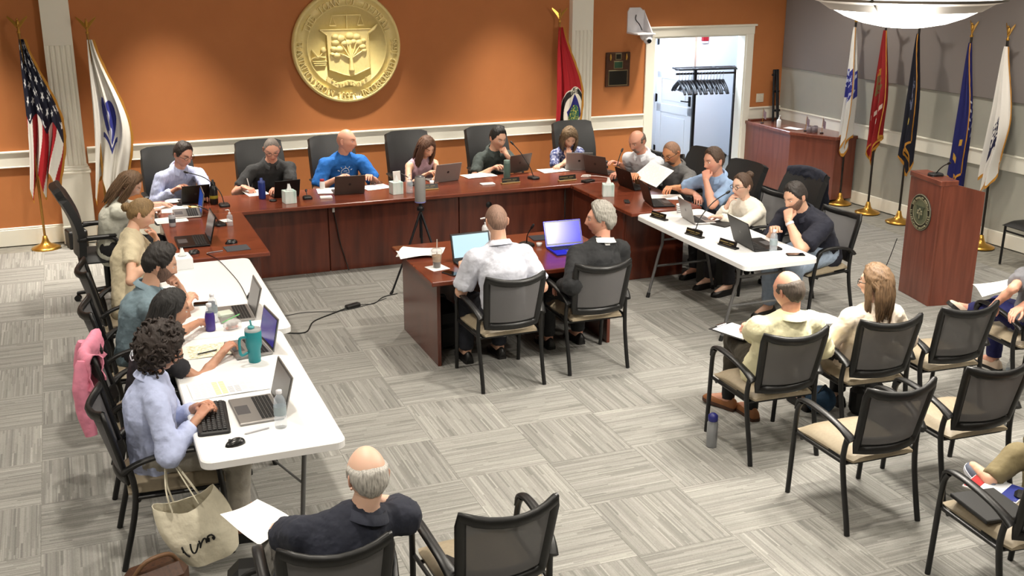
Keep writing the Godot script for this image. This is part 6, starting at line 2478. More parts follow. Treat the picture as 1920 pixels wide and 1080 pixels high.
func name_plate(label: String, at: Vector3, yaw: float, brass := true):
	var t = thing("name_plate", label, "name plate", at, yaw, "desk name plates")
	var g := MB.new()
	g.box(Vector3(0, 0.007, -0.006), Vector3(0.215, 0.014, 0.05), 0.003)
	part(g, "holder", mat("plate_wood", Color(0.62, 0.5, 0.3), 0.4) if brass else mat("plate_black", Color(0.03, 0.03, 0.03), 0.4), t)
	g = MB.new()
	var b := Basis(Vector3.RIGHT, -0.3)
	g.box(Vector3(0, 0.036, 0), Vector3(0.205, 0.052, 0.004), 0.001, b)
	part(g, "plaque", mat("plate_plaque", Color(0.05, 0.045, 0.035), 0.35), t)
	g = MB.new()
	for r in [[-0.045, 0.04, 0.1, 0.01], [0.045, 0.04, 0.05, 0.01], [0.0, 0.024, 0.1, 0.005]]:
		g.box(Vector3(r[0], r[1], 0.003 - (r[1] - 0.036) * 0.3), Vector3(r[2], r[3], 0.001), 0.0, b)
	part(g, "engraving", mat("plate_letters", Color(0.42, 0.36, 0.22), 0.4), t)
	return t

func mouse_thing(label: String, at: Vector3, yaw: float):
	var t = thing("computer_mouse", label, "mouse", at, yaw, "computer mice")
	var g := MB.new()
	g.smooth()
	for i in 8:
		for k in 12:
			var q := []
			for e in [[i, k], [i + 1, k], [i + 1, k + 1], [i, k + 1]]:
				var th: float = PI * 0.5 * e[0] / 8.0
				var ph: float = TAU * e[1] / 12.0
				q.append(Vector3(sin(th) * sin(ph) * 0.031, cos(th) * 0.036 * (1.0 - 0.15 * sin(th) * cos(ph)), sin(th) * cos(ph) * 0.056))
			g.quad(q[0], q[1], q[2], q[3])
	part(g, "shell", mat("mouse_black", Color(0.04, 0.04, 0.045), 0.3), t)
	g = MB.new()
	g.tube([Vector3(-0.004, 0.031, 0.028), Vector3(0.004, 0.031, 0.028)], 0.008, 10)
	part(g, "wheel", mat("wheel_grey", Color(0.25, 0.25, 0.26), 0.5), t)
	return t

func phone(label: String, at: Vector3, yaw: float):
	var t = thing("mobile_phone", label, "phone", at, yaw, "mobile phones")
	var g := MB.new()
	g.prism(round_rect(0.074, 0.15, 0.012, 4), 0.0, 0.009, FLAT, Vector3.ZERO, 0.002)
	part(g, "case", mat("phone_case", Color(0.04, 0.04, 0.045), 0.5), t)
	g = MB.new()
	g.prism(round_rect(0.066, 0.14, 0.009, 4), 0.009, 0.0098, FLAT)
	part(g, "glass", mat("phone_glass", Color(0.015, 0.015, 0.02), 0.08), t)
	return t

func pen(label: String, a: Vector3, dir: Vector3, c := Color(0.05, 0.05, 0.06)):
	var t = thing("pen", label, "pen", a, 0.0, "pens")
	var d := dir.normalized()
	var g := MB.new()
	g.tube([d * 0.012, d * 0.14], 0.0045, 8)
	part(g, "barrel", mat("pen_" + c.to_html(false), c, 0.35), t)
	g = MB.new()
	g.tube([Vector3.ZERO, d * 0.012], [0.001, 0.0042], 8)
	part(g, "tip", mat("pen_tip", Color(0.6, 0.6, 0.6), 0.3, 0.8), t)
	return t

func block(called: String, label: String, cat: String, at: Vector3, yaw: float, s: Vector3, m: Material, bev := 0.004, group := ""):
	var t = thing(called, label, cat, at, yaw, group)
	var g := MB.new()
	g.box(Vector3(0, s.y / 2, 0), s, bev)
	part(g, "body", m, t)
	return t

func pump_bottle(label: String, at: Vector3, s: float, m: Material, yaw := 0.0):
	var t = thing("pump_bottle", label, "bottle", at, yaw, "hand sanitizer bottles")
	var g := MB.new()
	g.lathe([Vector2(0.0, 0.0), Vector2(0.034 * s, 0.0), Vector2(0.038 * s, 0.008 * s), Vector2(0.038 * s, 0.12 * s), Vector2(0.03 * s, 0.14 * s), Vector2(0.014 * s, 0.15 * s), Vector2(0.014 * s, 0.16 * s)], 20, Vector3.ZERO)
	part(g, "body", m, t)
	g = MB.new()
	g.lathe([Vector2(0.016 * s, 0.155 * s), Vector2(0.016 * s, 0.17 * s), Vector2(0.005 * s, 0.175 * s), Vector2(0.005 * s, 0.2 * s)], 14, Vector3.ZERO)
	g.tube([Vector3(0, 0.2, 0) * s, Vector3(0.015, 0.205, 0) * s, Vector3(0.05, 0.198, 0) * s], 0.007 * s, 8)
	part(g, "pump", mat("pump_white", Color(0.88, 0.88, 0.88), 0.4), t)
	return t

func build_desk_things():
	left_desk_things()
	back_desk_things()
	right_desk_things()
	middle_things()
	left_table_things()
	floor_things()
	cloth_things()
	cabinet_things()

func v3(x: float, z: float, y := D) -> Vector3:
	return Vector3(x, y, z)

func left_desk_things():
	var dark := mat("laptop_dark", Color(0.06, 0.06, 0.065), 0.4, 0.3)
	var blue_scr := glow_mat("screen_blue", Color(0.14, 0.28, 0.6), 0.5)
	sheet_of_paper("white sheets spread in front of the woman with light brown hair", v3(-1.24, 2.1), 78, 0.3, 0.36)
	sheet_of_paper("loose white sheet at the left desk edge by the blonde woman's face", v3(-1.26, 2.55), 95)
	laptop("laptop with a lit bluish screen on the left desk wing", v3(-0.98, 2.36), -92, 0.36, 0.24, null, blue_scr, 100)
	laptop("black laptop in front of the man in the striped shirt", v3(-0.97, 1.93), 186, 0.27, 0.19, dark, null, 112, 0.2)
	laptop("dark laptop in front of the blonde woman on the left desk wing", v3(-1.04, 3.42), -90, 0.38, 0.26, dark, mat("screen_grey", Color(0.3, 0.32, 0.36), 0.2), 104, 0.24)
	lathe_thing("paper_plate", "white paper plate beside the black laptop on the left", "plate", v3(-1.16, 1.78), [["plate", [Vector2(0.0, 0.004), Vector2(0.06, 0.004), Vector2(0.085, 0.014), Vector2(0.088, 0.013), Vector2(0.06, 0.0), Vector2(0.0, 0.0)], mat("plate_paper", Color(0.88, 0.87, 0.84), 0.7)]])
	var t = block("note_pad", "cream note pad with a yellow edge on the left desk wing", "note pad", v3(-1.0, 2.1), 12, Vector3(0.1, 0.014, 0.07), mat("note_cream", Color(0.85, 0.78, 0.58), 0.8))
	var g := MB.new()
	g.box(Vector3(-0.046, 0.016, 0), Vector3(0.014, 0.006, 0.072), 0.001)
	part(g, "binding", mat("note_yellow", Color(0.7, 0.5, 0.12), 0.6), t)
	lathe_thing("drink_can", "small white and grey can on the left desk wing", "can", v3(-1.27, 2.8), [
		["body", [Vector2(0.0, 0.0), Vector2(0.024, 0.0), Vector2(0.03, 0.01), Vector2(0.03, 0.1), Vector2(0.026, 0.112)], mat("can_white", Color(0.72, 0.73, 0.75), 0.35)],
		["band", [Vector2(0.0303, 0.04), Vector2(0.0306, 0.042), Vector2(0.0306, 0.075), Vector2(0.0303, 0.077)], mat("can_grey", Color(0.3, 0.32, 0.35), 0.4)],
		["lid", [Vector2(0.026, 0.112), Vector2(0.024, 0.11), Vector2(0.0, 0.11)], mat("can_top", Color(0.7, 0.7, 0.72), 0.25, 0.9)]])
	gooseneck("black gooseneck microphone in front of the blonde woman's laptop", v3(-0.87, 2.9), [Vector3(0, 0.02, 0), Vector3(-0.05, 0.12, -0.02), Vector3(-0.18, 0.2, -0.06), Vector3(-0.3, 0.22, -0.1)], 20)
	sheet_of_paper("small white card beside the microphone on the left desk wing", v3(-0.79, 2.76), 15, 0.09, 0.11)
	pump_bottle("small clear sanitizer bottle on the left desk wing corner", v3(-0.78, 2.95), 0.72, glass("sanitizer_clear", Color(0.85, 0.92, 0.96), 0.3), 150)
	lathe_thing("sports_bottle", "black bottle with a yellow emblem beside the striped shirt man", "bottle", v3(-0.8, 2.02), [
		["body", [Vector2(0.0, 0.0), Vector2(0.036, 0.0), Vector2(0.04, 0.012), Vector2(0.04, 0.15), Vector2(0.03, 0.18), Vector2(0.022, 0.19)], mat("bottle_black", Color(0.03, 0.03, 0.045), 0.35)],
		["emblem", [Vector2(0.0405, 0.06), Vector2(0.0412, 0.064), Vector2(0.0412, 0.085), Vector2(0.0405, 0.09)], mat("emblem_yellow", Color(0.55, 0.5, 0.12), 0.5)],
		["cap", [Vector2(0.024, 0.19), Vector2(0.024, 0.215), Vector2(0.012, 0.225), Vector2(0.01, 0.245), Vector2(0.0, 0.247)], mat("bottle_black")]])
	gooseneck("black gooseneck microphone bending towards the striped shirt man", v3(-0.72, 2.14), [Vector3(0, 0.02, 0), Vector3(-0.03, 0.14, -0.06), Vector3(-0.14, 0.25, -0.2), Vector3(-0.29, 0.285, -0.36)], 0)
	mouse_thing("black mouse on the grey mat at the left desk wing end", v3(-0.86, 3.58), -80)
	block("mouse_mat", "grey mouse mat at the end of the left desk wing", "mat", v3(-0.84, 3.76), 4, Vector3(0.2, 0.005, 0.17), mat("mat_grey", Color(0.24, 0.25, 0.27), 0.8))
	pen("silver pen lying by the grey mouse mat", v3(-1.1, 3.84, D + 0.005), Vector3(1, 0, -0.25), Color(0.5, 0.5, 0.52))
	mouse_thing("dark mouse at the corner of the left desk wing near the tissue box", v3(-1.2, 3.8), -70)
	tissue_box("white tissue box on the corner of the far left folding table", Vector3(-1.32, T, 4.13), 5, Vector3(0.13, 0.09, 0.2), false)

func back_desk_things():
	var brown := mat("laptop_bronze", Color(0.34, 0.3, 0.28), 0.4, 0.4)
	var silver := mat("laptop_silver")
	sheet_of_paper("sheet of paper the man in the charcoal polo writes on", v3(-0.34, 1.66), 8, 0.216, 0.28)
	pen("white pen in the hand of the man in the charcoal polo", Vector3(-0.385, D + 0.012, 1.63), Vector3(-0.15, 0.9, -0.25), Color(0.85, 0.85, 0.85))
	lathe_thing("sports_bottle", "blue metal bottle in front of the man in the charcoal polo", "bottle", v3(-0.32, 1.95), [
		["body", [Vector2(0.0, 0.0), Vector2(0.033, 0.0), Vector2(0.036, 0.008), Vector2(0.036, 0.145), Vector2(0.034, 0.155)], mat("bottle_blue", Color(0.1, 0.19, 0.48), 0.4)],
		["lid", [Vector2(0.035, 0.155), Vector2(0.035, 0.18), Vector2(0.016, 0.186), Vector2(0.014, 0.21), Vector2(0.0, 0.212)], mat("bottle_blue_lid", Color(0.12, 0.2, 0.45), 0.5)]])
	laptop("black tablet computer beside the blue bottle", v3(-0.08, 1.97), 184, 0.26, 0.17, mat("laptop_dark"), null, 112, 0.19)
	lathe_thing("speaker_puck", "small dark puck between the blue bottle and the tissue box", "puck", v3(-0.24, 2.1), [["body", [Vector2(0.0, 0.0), Vector2(0.036, 0.0), Vector2(0.038, 0.01), Vector2(0.03, 0.018), Vector2(0.0, 0.02)], mat("mic_black")]])
	tissue_box("mint tissue box in front of the man in the charcoal polo", v3(-0.1, 2.22), 8)
	gooseneck("low black desk microphone right of the first tissue box", v3(0.1, 2.12), [Vector3(0, 0.02, 0), Vector3(0.0, 0.05, -0.04), Vector3(0.01, 0.06, -0.1)], 0, Vector3(0.09, 0.03, 0.1))
	lathe_thing("pill_bottle", "white bottle with a red cap before the blue t-shirt man", "bottle", v3(0.34, 1.72), [
		["body", [Vector2(0.0, 0.0), Vector2(0.025, 0.0), Vector2(0.027, 0.006), Vector2(0.027, 0.075), Vector2(0.02, 0.085)], mat("pill_white", Color(0.84, 0.84, 0.84), 0.4)],
		["cap", [Vector2(0.022, 0.083), Vector2(0.023, 0.086), Vector2(0.023, 0.104), Vector2(0.0, 0.106)], mat("cap_red", Color(0.6, 0.08, 0.12), 0.4)]])
	sheet_of_paper("paper under the red-capped bottle before the blue t-shirt man", v3(0.36, 1.84), -8, 0.2, 0.26)
	laptop("bronze-grey laptop of the man in the blue t-shirt", v3(0.545, 2.06), 176, 0.31, 0.21, brown, null, 112, 0.21)
	sheet_of_paper("papers to the right of the blue t-shirt man's laptop", v3(0.88, 1.84), 10, 0.28, 0.22)
	var g := MB.new()
	var t = thing("eyeglasses", "folded dark eyeglasses on the papers by the blue t-shirt man", "glasses", v3(0.92, 1.74, D + 0.012))
	for x in [-0.033, 0.033]:
		g = MB.new()
		var ring := []
		for i in 13:
			ring.append(Vector3(x + cos(TAU * i / 12.0) * 0.025, 0.012 + sin(TAU * i / 12.0) * 0.012, 0.0))
		g.tube(ring, 0.003, 5, false)
		part(g, "rim", mat("glasses_dark"), t)
	g = MB.new()
	g.tube([Vector3(-0.058, 0.012, 0), Vector3(-0.055, 0.01, 0.08), Vector3(0.04, 0.006, 0.1)], 0.003, 5)
	part(g, "temple", mat("glasses_dark"), t)
	t = block("tissue_packet", "small white card stack left of the bronze-grey laptop", "packet", v3(0.28, 2.16), -6, Vector3(0.12, 0.02, 0.08), mat("packet_white", Color(0.88, 0.88, 0.87), 0.7))
	t = thing("table_card", "small white card standing left of the pink top woman", "card", v3(1.14, 1.74), 8)
	g = MB.new()
	g.box(Vector3(0, 0.07, 0), Vector3(0.085, 0.13, 0.012), 0.003, Basis(Vector3.RIGHT, -0.1))
	part(g, "card", mat("card_white", Color(0.9, 0.89, 0.88), 0.6), t)
	g = MB.new()
	g.box(Vector3(0, 0.006, 0), Vector3(0.09, 0.012, 0.05), 0.003)
	part(g, "foot", mat("card_white"), t)
	gooseneck("black gooseneck microphone by the white card before the pink top woman", v3(1.28, 1.86), [Vector3(0, 0.02, 0), Vector3(-0.02, 0.06, -0.03), Vector3(-0.08, 0.1, -0.1), Vector3(-0.12, 0.11, -0.16)], 0)
	tissue_box("mint tissue box left of the speaker on the tripod", v3(1.0, 2.2), 6)
	pump_bottle("clear sanitizer bottle right beside the second mint tissue box", v3(1.13, 2.24), 0.95, glass("sanitizer_clear", Color(0.85, 0.92, 0.96), 0.3), 60)
	laptop("grey laptop of the woman in the pink top", v3(1.66, 1.84), 191, 0.31, 0.21, silver, null, 110, 0.21)
	name_plate("brass-edged name plate in front of the pink top woman", v3(1.36, 2.16), 2)
	lathe_thing("paper_cup", "tiny white cup beside the pink top woman's laptop", "cup", v3(1.46, 1.96), [["body", [Vector2(0.0, 0.0), Vector2(0.018, 0.0), Vector2(0.024, 0.05), Vector2(0.022, 0.05), Vector2(0.016, 0.004), Vector2(0.0, 0.004)], mat("cup_white", Color(0.88, 0.88, 0.88), 0.6)]])
	sheet_of_paper("white papers in front of the young man in the dark green polo", v3(2.1, 1.66), 96, 0.22, 0.36)
	block("tissue_packet", "flat white tissue packet near the front edge before the green polo man", "packet", v3(2.03, 2.12), 0, Vector3(0.15, 0.012, 0.09), mat("packet_white"))
	lathe_thing("sports_bottle", "tall sage green bottle beside the green polo man's laptop", "bottle", v3(2.33, 1.92), [
		["body", [Vector2(0.0, 0.0), Vector2(0.035, 0.0), Vector2(0.038, 0.008), Vector2(0.038, 0.16), Vector2(0.034, 0.172)], mat("bottle_sage", Color(0.3, 0.39, 0.36), 0.45)],
		["lid", [Vector2(0.035, 0.172), Vector2(0.035, 0.2), Vector2(0.03, 0.206), Vector2(0.0, 0.207)], mat("bottle_sage_lid", Color(0.42, 0.5, 0.47), 0.5)]])
	laptop("bronze-grey laptop of the green polo man behind the sage bottle", v3(2.57, 1.64), 197, 0.31, 0.21, brown, null, 108, 0.21)
	name_plate("brass-edged name plate below the sage green bottle", v3(2.28, 2.16), 3)
	gooseneck("tall gooseneck microphone right of the green polo man's laptop", v3(2.6, 2.03), [Vector3(0, 0.02, 0), Vector3(-0.02, 0.12, -0.04), Vector3(-0.07, 0.27, -0.14), Vector3(-0.11, 0.36, -0.23)], 15)
	sheet_of_paper("white papers in front of the woman in the patterned blouse", v3(2.98, 1.7), 92, 0.22, 0.32)
	laptop("silver laptop of the woman in the patterned blouse", v3(3.26, 1.78), 160, 0.3, 0.2, silver, null, 108, 0.21)
	laptop("dark laptop at the right inner corner of the horseshoe", v3(3.36, 2.04), 118, 0.31, 0.2, brown, null, 106, 0.21)
	name_plate("brass-edged name plate at the right inner corner of the horseshoe", v3(2.9, 2.26), 4)

func right_desk_things():
	var dark := mat("laptop_dark")
	var t = thing("charging_cable", "coiled white cable at the right inner corner of the desk", "cable", v3(3.17, 2.16, D + 0.004))
	var g := MB.new()
	var loop := []
	for i in 30:
		var a := TAU * i / 12.0
		loop.append(Vector3(cos(a) * (0.05 + 0.01 * sin(i * 1.3)), 0.003 + 0.0006 * i, sin(a) * 0.035))
	loop.append_array([Vector3(0.1, 0.012, 0.05), Vector3(0.18, 0.006, 0.12), Vector3(0.24, 0.004, 0.2)])
	g.tube(loop, 0.0035, 6)
	part(g, "wire", mat("wire_white", Color(0.85, 0.84, 0.82), 0.5), t)
	block("docking_station", "small dark docking box by the coiled white cable", "docking station", v3(3.08, 2.4), 20, Vector3(0.14, 0.025, 0.08), mat("dock_dark", Color(0.1, 0.1, 0.1), 0.4))
	tissue_box("mint tissue box on the right desk wing", v3(2.98, 3.08), -20)
	gooseneck("black gooseneck microphone before the white-shirted balding man", v3(3.42, 2.42), [Vector3(0, 0.02, 0), Vector3(0.0, 0.12, -0.01), Vector3(0.03, 0.24, 0.02), Vector3(0.08, 0.3, 0.05)], 70)
	laptop("dark laptop below the sheet read by the bald man in grey", v3(3.33, 2.82), 92, 0.33, 0.2, dark, null, 106, 0.2)
	laptop("dark laptop in front of the man in the light blue shirt", v3(3.19, 3.56), 78, 0.33, 0.22, dark, null, 106, 0.21)
	sheet_of_paper("white papers under the forearm of the light blue shirt man", v3(3.5, 3.36), 70, 0.22, 0.32)
	block("clicker_box", "small dark box by the light blue shirt man's laptop", "box", v3(3.02, 3.42), 70, Vector3(0.1, 0.02, 0.05), mat("dock_dark"))
	var tb := Basis(Vector3(0, 0, 1), 0.62) * Basis(Vector3.RIGHT, 0.1)
	sheet_of_paper("large sheet held up by the bald man in the grey shirt", Vector3(3.57, 0.9, 2.95), 4, 0.26, 0.42, null, tb, "paper_sheet", 0.008)
	# right folding table
	name_plate("black name plate at the far corner of the right folding table", Vector3(3.0, T, 4.1), -78, false)
	t = thing("paper_cup", "white and grey striped cup at the far end of the right folding table", "cup", Vector3(3.3, T, 3.98))
	g = MB.new()
	g.lathe([Vector2(0.0, 0.0), Vector2(0.03, 0.0), Vector2(0.04, 0.09), Vector2(0.037, 0.09), Vector2(0.027, 0.004), Vector2(0.0, 0.004)], 18, Vector3.ZERO)
	part(g, "body", mat("cup_white"), t)
	for k in 4:
		g = MB.new()
		g.lathe([Vector2(0.0315 + k * 0.0022, 0.012 + k * 0.02), Vector2(0.0328 + k * 0.0022, 0.02 + k * 0.02)], 18, Vector3.ZERO)
		part(g, "stripe", mat("stripe_grey", Color(0.5, 0.5, 0.52), 0.6), t)
	laptop("grey laptop of the woman with the bun on the right folding table", Vector3(3.21, T, 4.29), 82, 0.31, 0.21, mat("laptop_silver"), mat("screen_pale", Color(0.5, 0.52, 0.55), 0.2), 104, 0.2)
	block("notebook", "black notebook beside the grey laptop on the right folding table", "notebook", Vector3(3.44, T, 4.5), 20, Vector3(0.17, 0.012, 0.2), mat("notebook_black", Color(0.05, 0.045, 0.05), 0.6))
	gooseneck("gooseneck microphone on the right folding table bending to the bun woman", Vector3(3.05, T, 4.68), [Vector3(0, 0.02, 0), Vector3(0.06, 0.14, 0.0), Vector3(0.2, 0.26, 0.0), Vector3(0.36, 0.32, -0.01)], 10)
	name_plate("black name plate below the microphone base on the right folding table", Vector3(2.98, T, 4.78), -78, false)
	name_plate("black name plate in front of the large dark laptop", Vector3(3.06, T, 5.2), -78, false)
	laptop("large dark laptop in front of the man in the navy shirt", Vector3(3.2, T, 5.24), 84, 0.38, 0.26, dark, null, 108, 0.25)
	water_bottle("clear water bottle standing beside the large dark laptop", Vector3(3.31, T, 5.5))
	phone("black phone lying at the near end of the right folding table", Vector3(3.45, T, 5.62), 70)

func middle_things():
	sheet_of_paper("untidy white papers at the left end of the middle table", v3(0.56, 4.46), 62, 0.3, 0.36, null, Basis(), "paper_sheet", 0.02)
	sheet_of_paper("white sheet overhanging the left edge of the middle table", v3(0.5, 4.52), 84, 0.22, 0.3, null, Basis(), "paper_sheet", 0.026)
	block("paper_napkin", "white napkin under the iced coffee on the middle table", "napkin", v3(0.55, 4.93), 12, Vector3(0.15, 0.003, 0.15), mat("tissue_white", Color(0.93, 0.93, 0.93), 0.9), 0.001)
	var t = lathe_thing("iced_coffee", "iced coffee in a clear cup with a straw on a napkin", "drink", v3(0.55, 4.92, D + 0.003), [
		["coffee", [Vector2(0.0, 0.002), Vector2(0.029, 0.002), Vector2(0.033, 0.05), Vector2(0.0, 0.05)], mat("coffee_dark", Color(0.16, 0.08, 0.05), 0.3)],
		["milk", [Vector2(0.033, 0.05), Vector2(0.038, 0.1), Vector2(0.0, 0.1)], mat("coffee_milk", Color(0.68, 0.58, 0.46), 0.4)],
		["cup", [Vector2(0.0, 0.0), Vector2(0.031, 0.0), Vector2(0.043, 0.135), Vector2(0.044, 0.137)], glass("cup_clear", Color(0.95, 0.95, 0.93), 0.12)],
		["lid", [Vector2(0.045, 0.133), Vector2(0.046, 0.14), Vector2(0.038, 0.152), Vector2(0.0, 0.154)], glass("lid_clear", Color(0.9, 0.9, 0.9), 0.45)]])
	var g := MB.new()
	g.tube([Vector3(0.0, 0.02, 0), Vector3(0.004, 0.23, 0.0)], 0.004, 8)
	part(g, "straw", mat("straw_white", Color(0.88, 0.86, 0.82), 0.5), t)
	laptop("laptop with a bright white screen on the middle table", v3(0.88, 4.84), 2, 0.34, 0.22, mat("laptop_dark"), glow_mat("screen_white", Color(0.8, 0.93, 1.0), 0.62), 106, 0.22)
	pump_bottle("white pump bottle at the back of the middle table", v3(1.2, 4.3), 1.0, mat("pump_body", Color(0.85, 0.85, 0.86), 0.4), 160)
	gooseneck("low black microphone in the middle of the middle table", v3(1.47, 4.56), [Vector3(0, 0.02, 0), Vector3(-0.02, 0.1, 0.03), Vector3(-0.01, 0.17, 0.07)], 20)
	laptop("laptop with a glowing blue screen before the man in the suit", v3(1.75, 4.73), -2, 0.34, 0.24, mat("laptop_blue", Color(0.16, 0.18, 0.7), 0.25, 0.3), glow_mat("screen_royal", Color(0.075, 0.1, 1.0), 0.6), 112, 0.22)
	block("document_folder", "thin dark folder behind the blue-screen laptop", "folder", v3(1.74, 4.38), -4, Vector3(0.3, 0.008, 0.16), mat("folder_slate", Color(0.16, 0.17, 0.2), 0.6), 0.002)
	phone("black phone near the front left corner of the middle table", v3(0.6, 5.12), 25)
	lathe_thing("paper_cup", "small pale cup behind the white-screen laptop", "cup", v3(1.56, 4.62), [["body", [Vector2(0.0, 0.0), Vector2(0.02, 0.0), Vector2(0.026, 0.03), Vector2(0.0, 0.026)], mat("cup_white")]])

func left_table_things():
	var silver := mat("laptop_silver")
	phone("black phone lying left of the open laptop on the far left table", Vector3(-1.28, T, 5.17), 84)
	lathe_thing("drink_bottle", "purple drink bottle with a white cap on the far left table", "bottle", Vector3(-1.31, T, 5.76), [
		["body", [Vector2(0.0, 0.0), Vector2(0.03, 0.0), Vector2(0.033, 0.01), Vector2(0.033, 0.1), Vector2(0.026, 0.13)], mat("drink_purple", Color(0.24, 0.17, 0.48), 0.3)],
		["neck", [Vector2(0.026, 0.13), Vector2(0.015, 0.16), Vector2(0.015, 0.17)], glass("bottle_clear", Color(0.85, 0.9, 0.95), 0.22)],
		["cap", [Vector2(0.017, 0.168), Vector2(0.018, 0.17), Vector2(0.018, 0.19), Vector2(0.0, 0.192)], mat("cap_white")]])
	water_bottle("clear water bottle just behind the purple drink bottle", Vector3(-1.27, T, 5.6))
	var t = thing("snack_bag", "clear zip bag of snacks with a green seal", "bag", Vector3(-1.17, T, 5.78), 30)
	var g := MB.new()
	g.ball(Vector3(0, 0.035, 0), Vector3(0.07, 0.035, 0.05), 14, 8)
	part(g, "pouch", glass("bag_clear", Color(0.9, 0.9, 0.9), 0.35), t)
	for k in 9:
		g = MB.new()
		g.ball(Vector3(-0.04 + 0.01 * k, 0.016 + 0.006 * (k % 3), 0.02 * sin(k * 2.3)), Vector3(0.014, 0.01, 0.012), 8, 5)
		part(g, "snack", mat("snack_brown", Color(0.36, 0.2, 0.14), 0.7) if k % 3 else mat("snack_orange", Color(0.7, 0.3, 0.12), 0.6), t)
	g = MB.new()
	g.box(Vector3(0, 0.072, -0.01), Vector3(0.15, 0.008, 0.006), 0.002, Basis(Vector3(0, 0, 1), 0.15))
	part(g, "zip_seal", mat("zip_green", Color(0.4, 0.68, 0.42), 0.5), t)
	block("sandwich_box", "small clear box with a green rim beside the snack bag", "box", Vector3(-1.18, T, 5.52), 10, Vector3(0.1, 0.04, 0.09), mat("box_pale", Color(0.78, 0.82, 0.76), 0.4), 0.008)
	laptop("silver laptop open on the far left table before the bearded man", Vector3(-1.0, T, 5.49), -90, 0.34, 0.23, silver, mat("screen_matte", Color(0.36, 0.36, 0.36), 0.3), 104, 0.22)
	mouse_thing("black mouse beyond the silver laptop on the far left table", Vector3(-0.93, T, 5.12), -60)
	laptop("laptop with a violet screen behind the teal tumbler", Vector3(-1.02, T, 6.2), -84, 0.33, 0.23, silver, glow_mat("screen_violet", Color(0.2, 0.17, 0.48), 0.55), 102, 0.22)
	t = lathe_thing("tumbler", "teal tumbler with a handle and straw on the near left table", "tumbler", Vector3(-1.13, T, 6.44), [
		["body", [Vector2(0.0, 0.0), Vector2(0.036, 0.0), Vector2(0.038, 0.006), Vector2(0.04, 0.08), Vector2(0.05, 0.11), Vector2(0.052, 0.2), Vector2(0.05, 0.205)], mat("tumbler_teal", Color(0.1, 0.5, 0.53), 0.4)],
		["lid", [Vector2(0.051, 0.203), Vector2(0.05, 0.215), Vector2(0.0, 0.217)], glass("lid_clear", Color(0.9, 0.9, 0.9), 0.45)]])
	g = MB.new()
	g.tube(spline([Vector3(-0.045, 0.17, 0.02), Vector3(-0.085, 0.17, 0.03), Vector3(-0.09, 0.1, 0.03), Vector3(-0.08, 0.06, 0.028), Vector3(-0.04, 0.07, 0.016)], 4), 0.009, 8)
	part(g, "handle", mat("tumbler_teal"), t)
	g = MB.new()
	g.tube([Vector3(0.01, 0.1, 0), Vector3(-0.012, 0.27, 0.0)], 0.006, 8)
	g.ball(Vector3(-0.01, 0.225, 0), Vector3(0.022, 0.014, 0.022), 10, 6)
	part(g, "straw", mat("tumbler_straw", Color(0.3, 0.6, 0.62), 0.4), t)
	# printed sheets
	var m := mat("paper_map", Color.WHITE, 0.8)
	var im := Image.create(96, 72, false, Image.FORMAT_RGB8)
	for y in 72:
		for x in 96:
			var n := noise.get_noise_2d(x * 0.12, y * 0.12)
			im.set_pixel(x, y, Color(0.88, 0.88, 0.84) if x < 18 or n < -0.1 else (Color(0.74, 0.72, 0.55) if n > 0.25 else Color(0.82, 0.81, 0.72)))
	m.albedo_texture = ImageTexture.create_from_image(im)
	sheet_of_paper("printed map sheet under the reaching arm on the near left table", Vector3(-1.4, T, 6.15), 0, 0.32, 0.24, m)
	pen("black pen on the printed map sheet", Vector3(-1.46, T + 0.012, 6.22), Vector3(1, 0, -0.3))
	m = mat("paper_table", Color.WHITE, 0.8)
	im = Image.create(128, 64, false, Image.FORMAT_RGB8)
	im.fill(Color(0.9, 0.9, 0.9))
	for r in 10:
		for c in 9:
			var col := Color(0.78, 0.78, 0.8)
			if c >= 3 and c <= 4: col = Color(0.88, 0.88, 0.45)
			elif c >= 5 and c <= 6 and r > 4: col = Color(0.66, 0.66, 0.68)
			elif c > 6 and rng.randf() < 0.5: continue
			im.fill_rect(Rect2i(6 + c * 11, 8 + r * 5, 9, 3), col)
	m.albedo_texture = ImageTexture.create_from_image(im)
	sheet_of_paper("printed spreadsheet with yellow highlights on the near left table", Vector3(-1.34, T, 6.8), 2, 0.44, 0.26, m)
	t = thing("keyboard", "black keyboard under the curly-haired woman's hands", "keyboard", Vector3(-1.49, T, 7.24), -94)
	g = MB.new()
	g.prism(round_rect(0.42, 0.17, 0.02, 4), 0.0, 0.022, FLAT, Vector3.ZERO, 0.006)
	part(g, "case", mat("keyboard_black", Color(0.035, 0.035, 0.038), 0.5), t)
	for r in 5:
		for c in 15:
			g = MB.new()
			g.box(Vector3((c - 7) * 0.026, 0.026, -0.055 + r * 0.026), Vector3(0.022, 0.01, 0.021), 0.003)
			part(g, "key", mat("keycap_black", Color(0.06, 0.06, 0.065), 0.5), t)
	laptop("grey laptop behind the black keyboard on the near left table", Vector3(-1.13, T, 7.2), -88, 0.36, 0.24, silver, mat("screen_matte"), 104, 0.23)
	water_bottle("clear water bottle at the near left table beside the grey laptop", Vector3(-1.16, T, 7.47), 1.05)
	mouse_thing("black mouse near the front edge of the near left table", Vector3(-1.42, T, 7.6), -75)
	pen("white and black pen above the mouse on the near left table", Vector3(-1.36, T + 0.005, 7.5), Vector3(1, 0, -0.25), Color(0.7, 0.7, 0.72))
	t = thing("charging_cable", "thin black cable running across the far left table", "cable", Vector3(-1.0, T, 4.1))
	g = MB.new()
	g.tube(spline([Vector3(-0.1, 0.012, -0.25), Vector3(-0.04, 0.01, -0.05), Vector3(0.0, 0.004, 0.25), Vector3(0.03, 0.004, 0.7), Vector3(0.02, 0.006, 1.2)], 4), 0.003, 6)
	part(g, "wire", mat("wire_black", Color(0.05, 0.05, 0.05), 0.5), t)

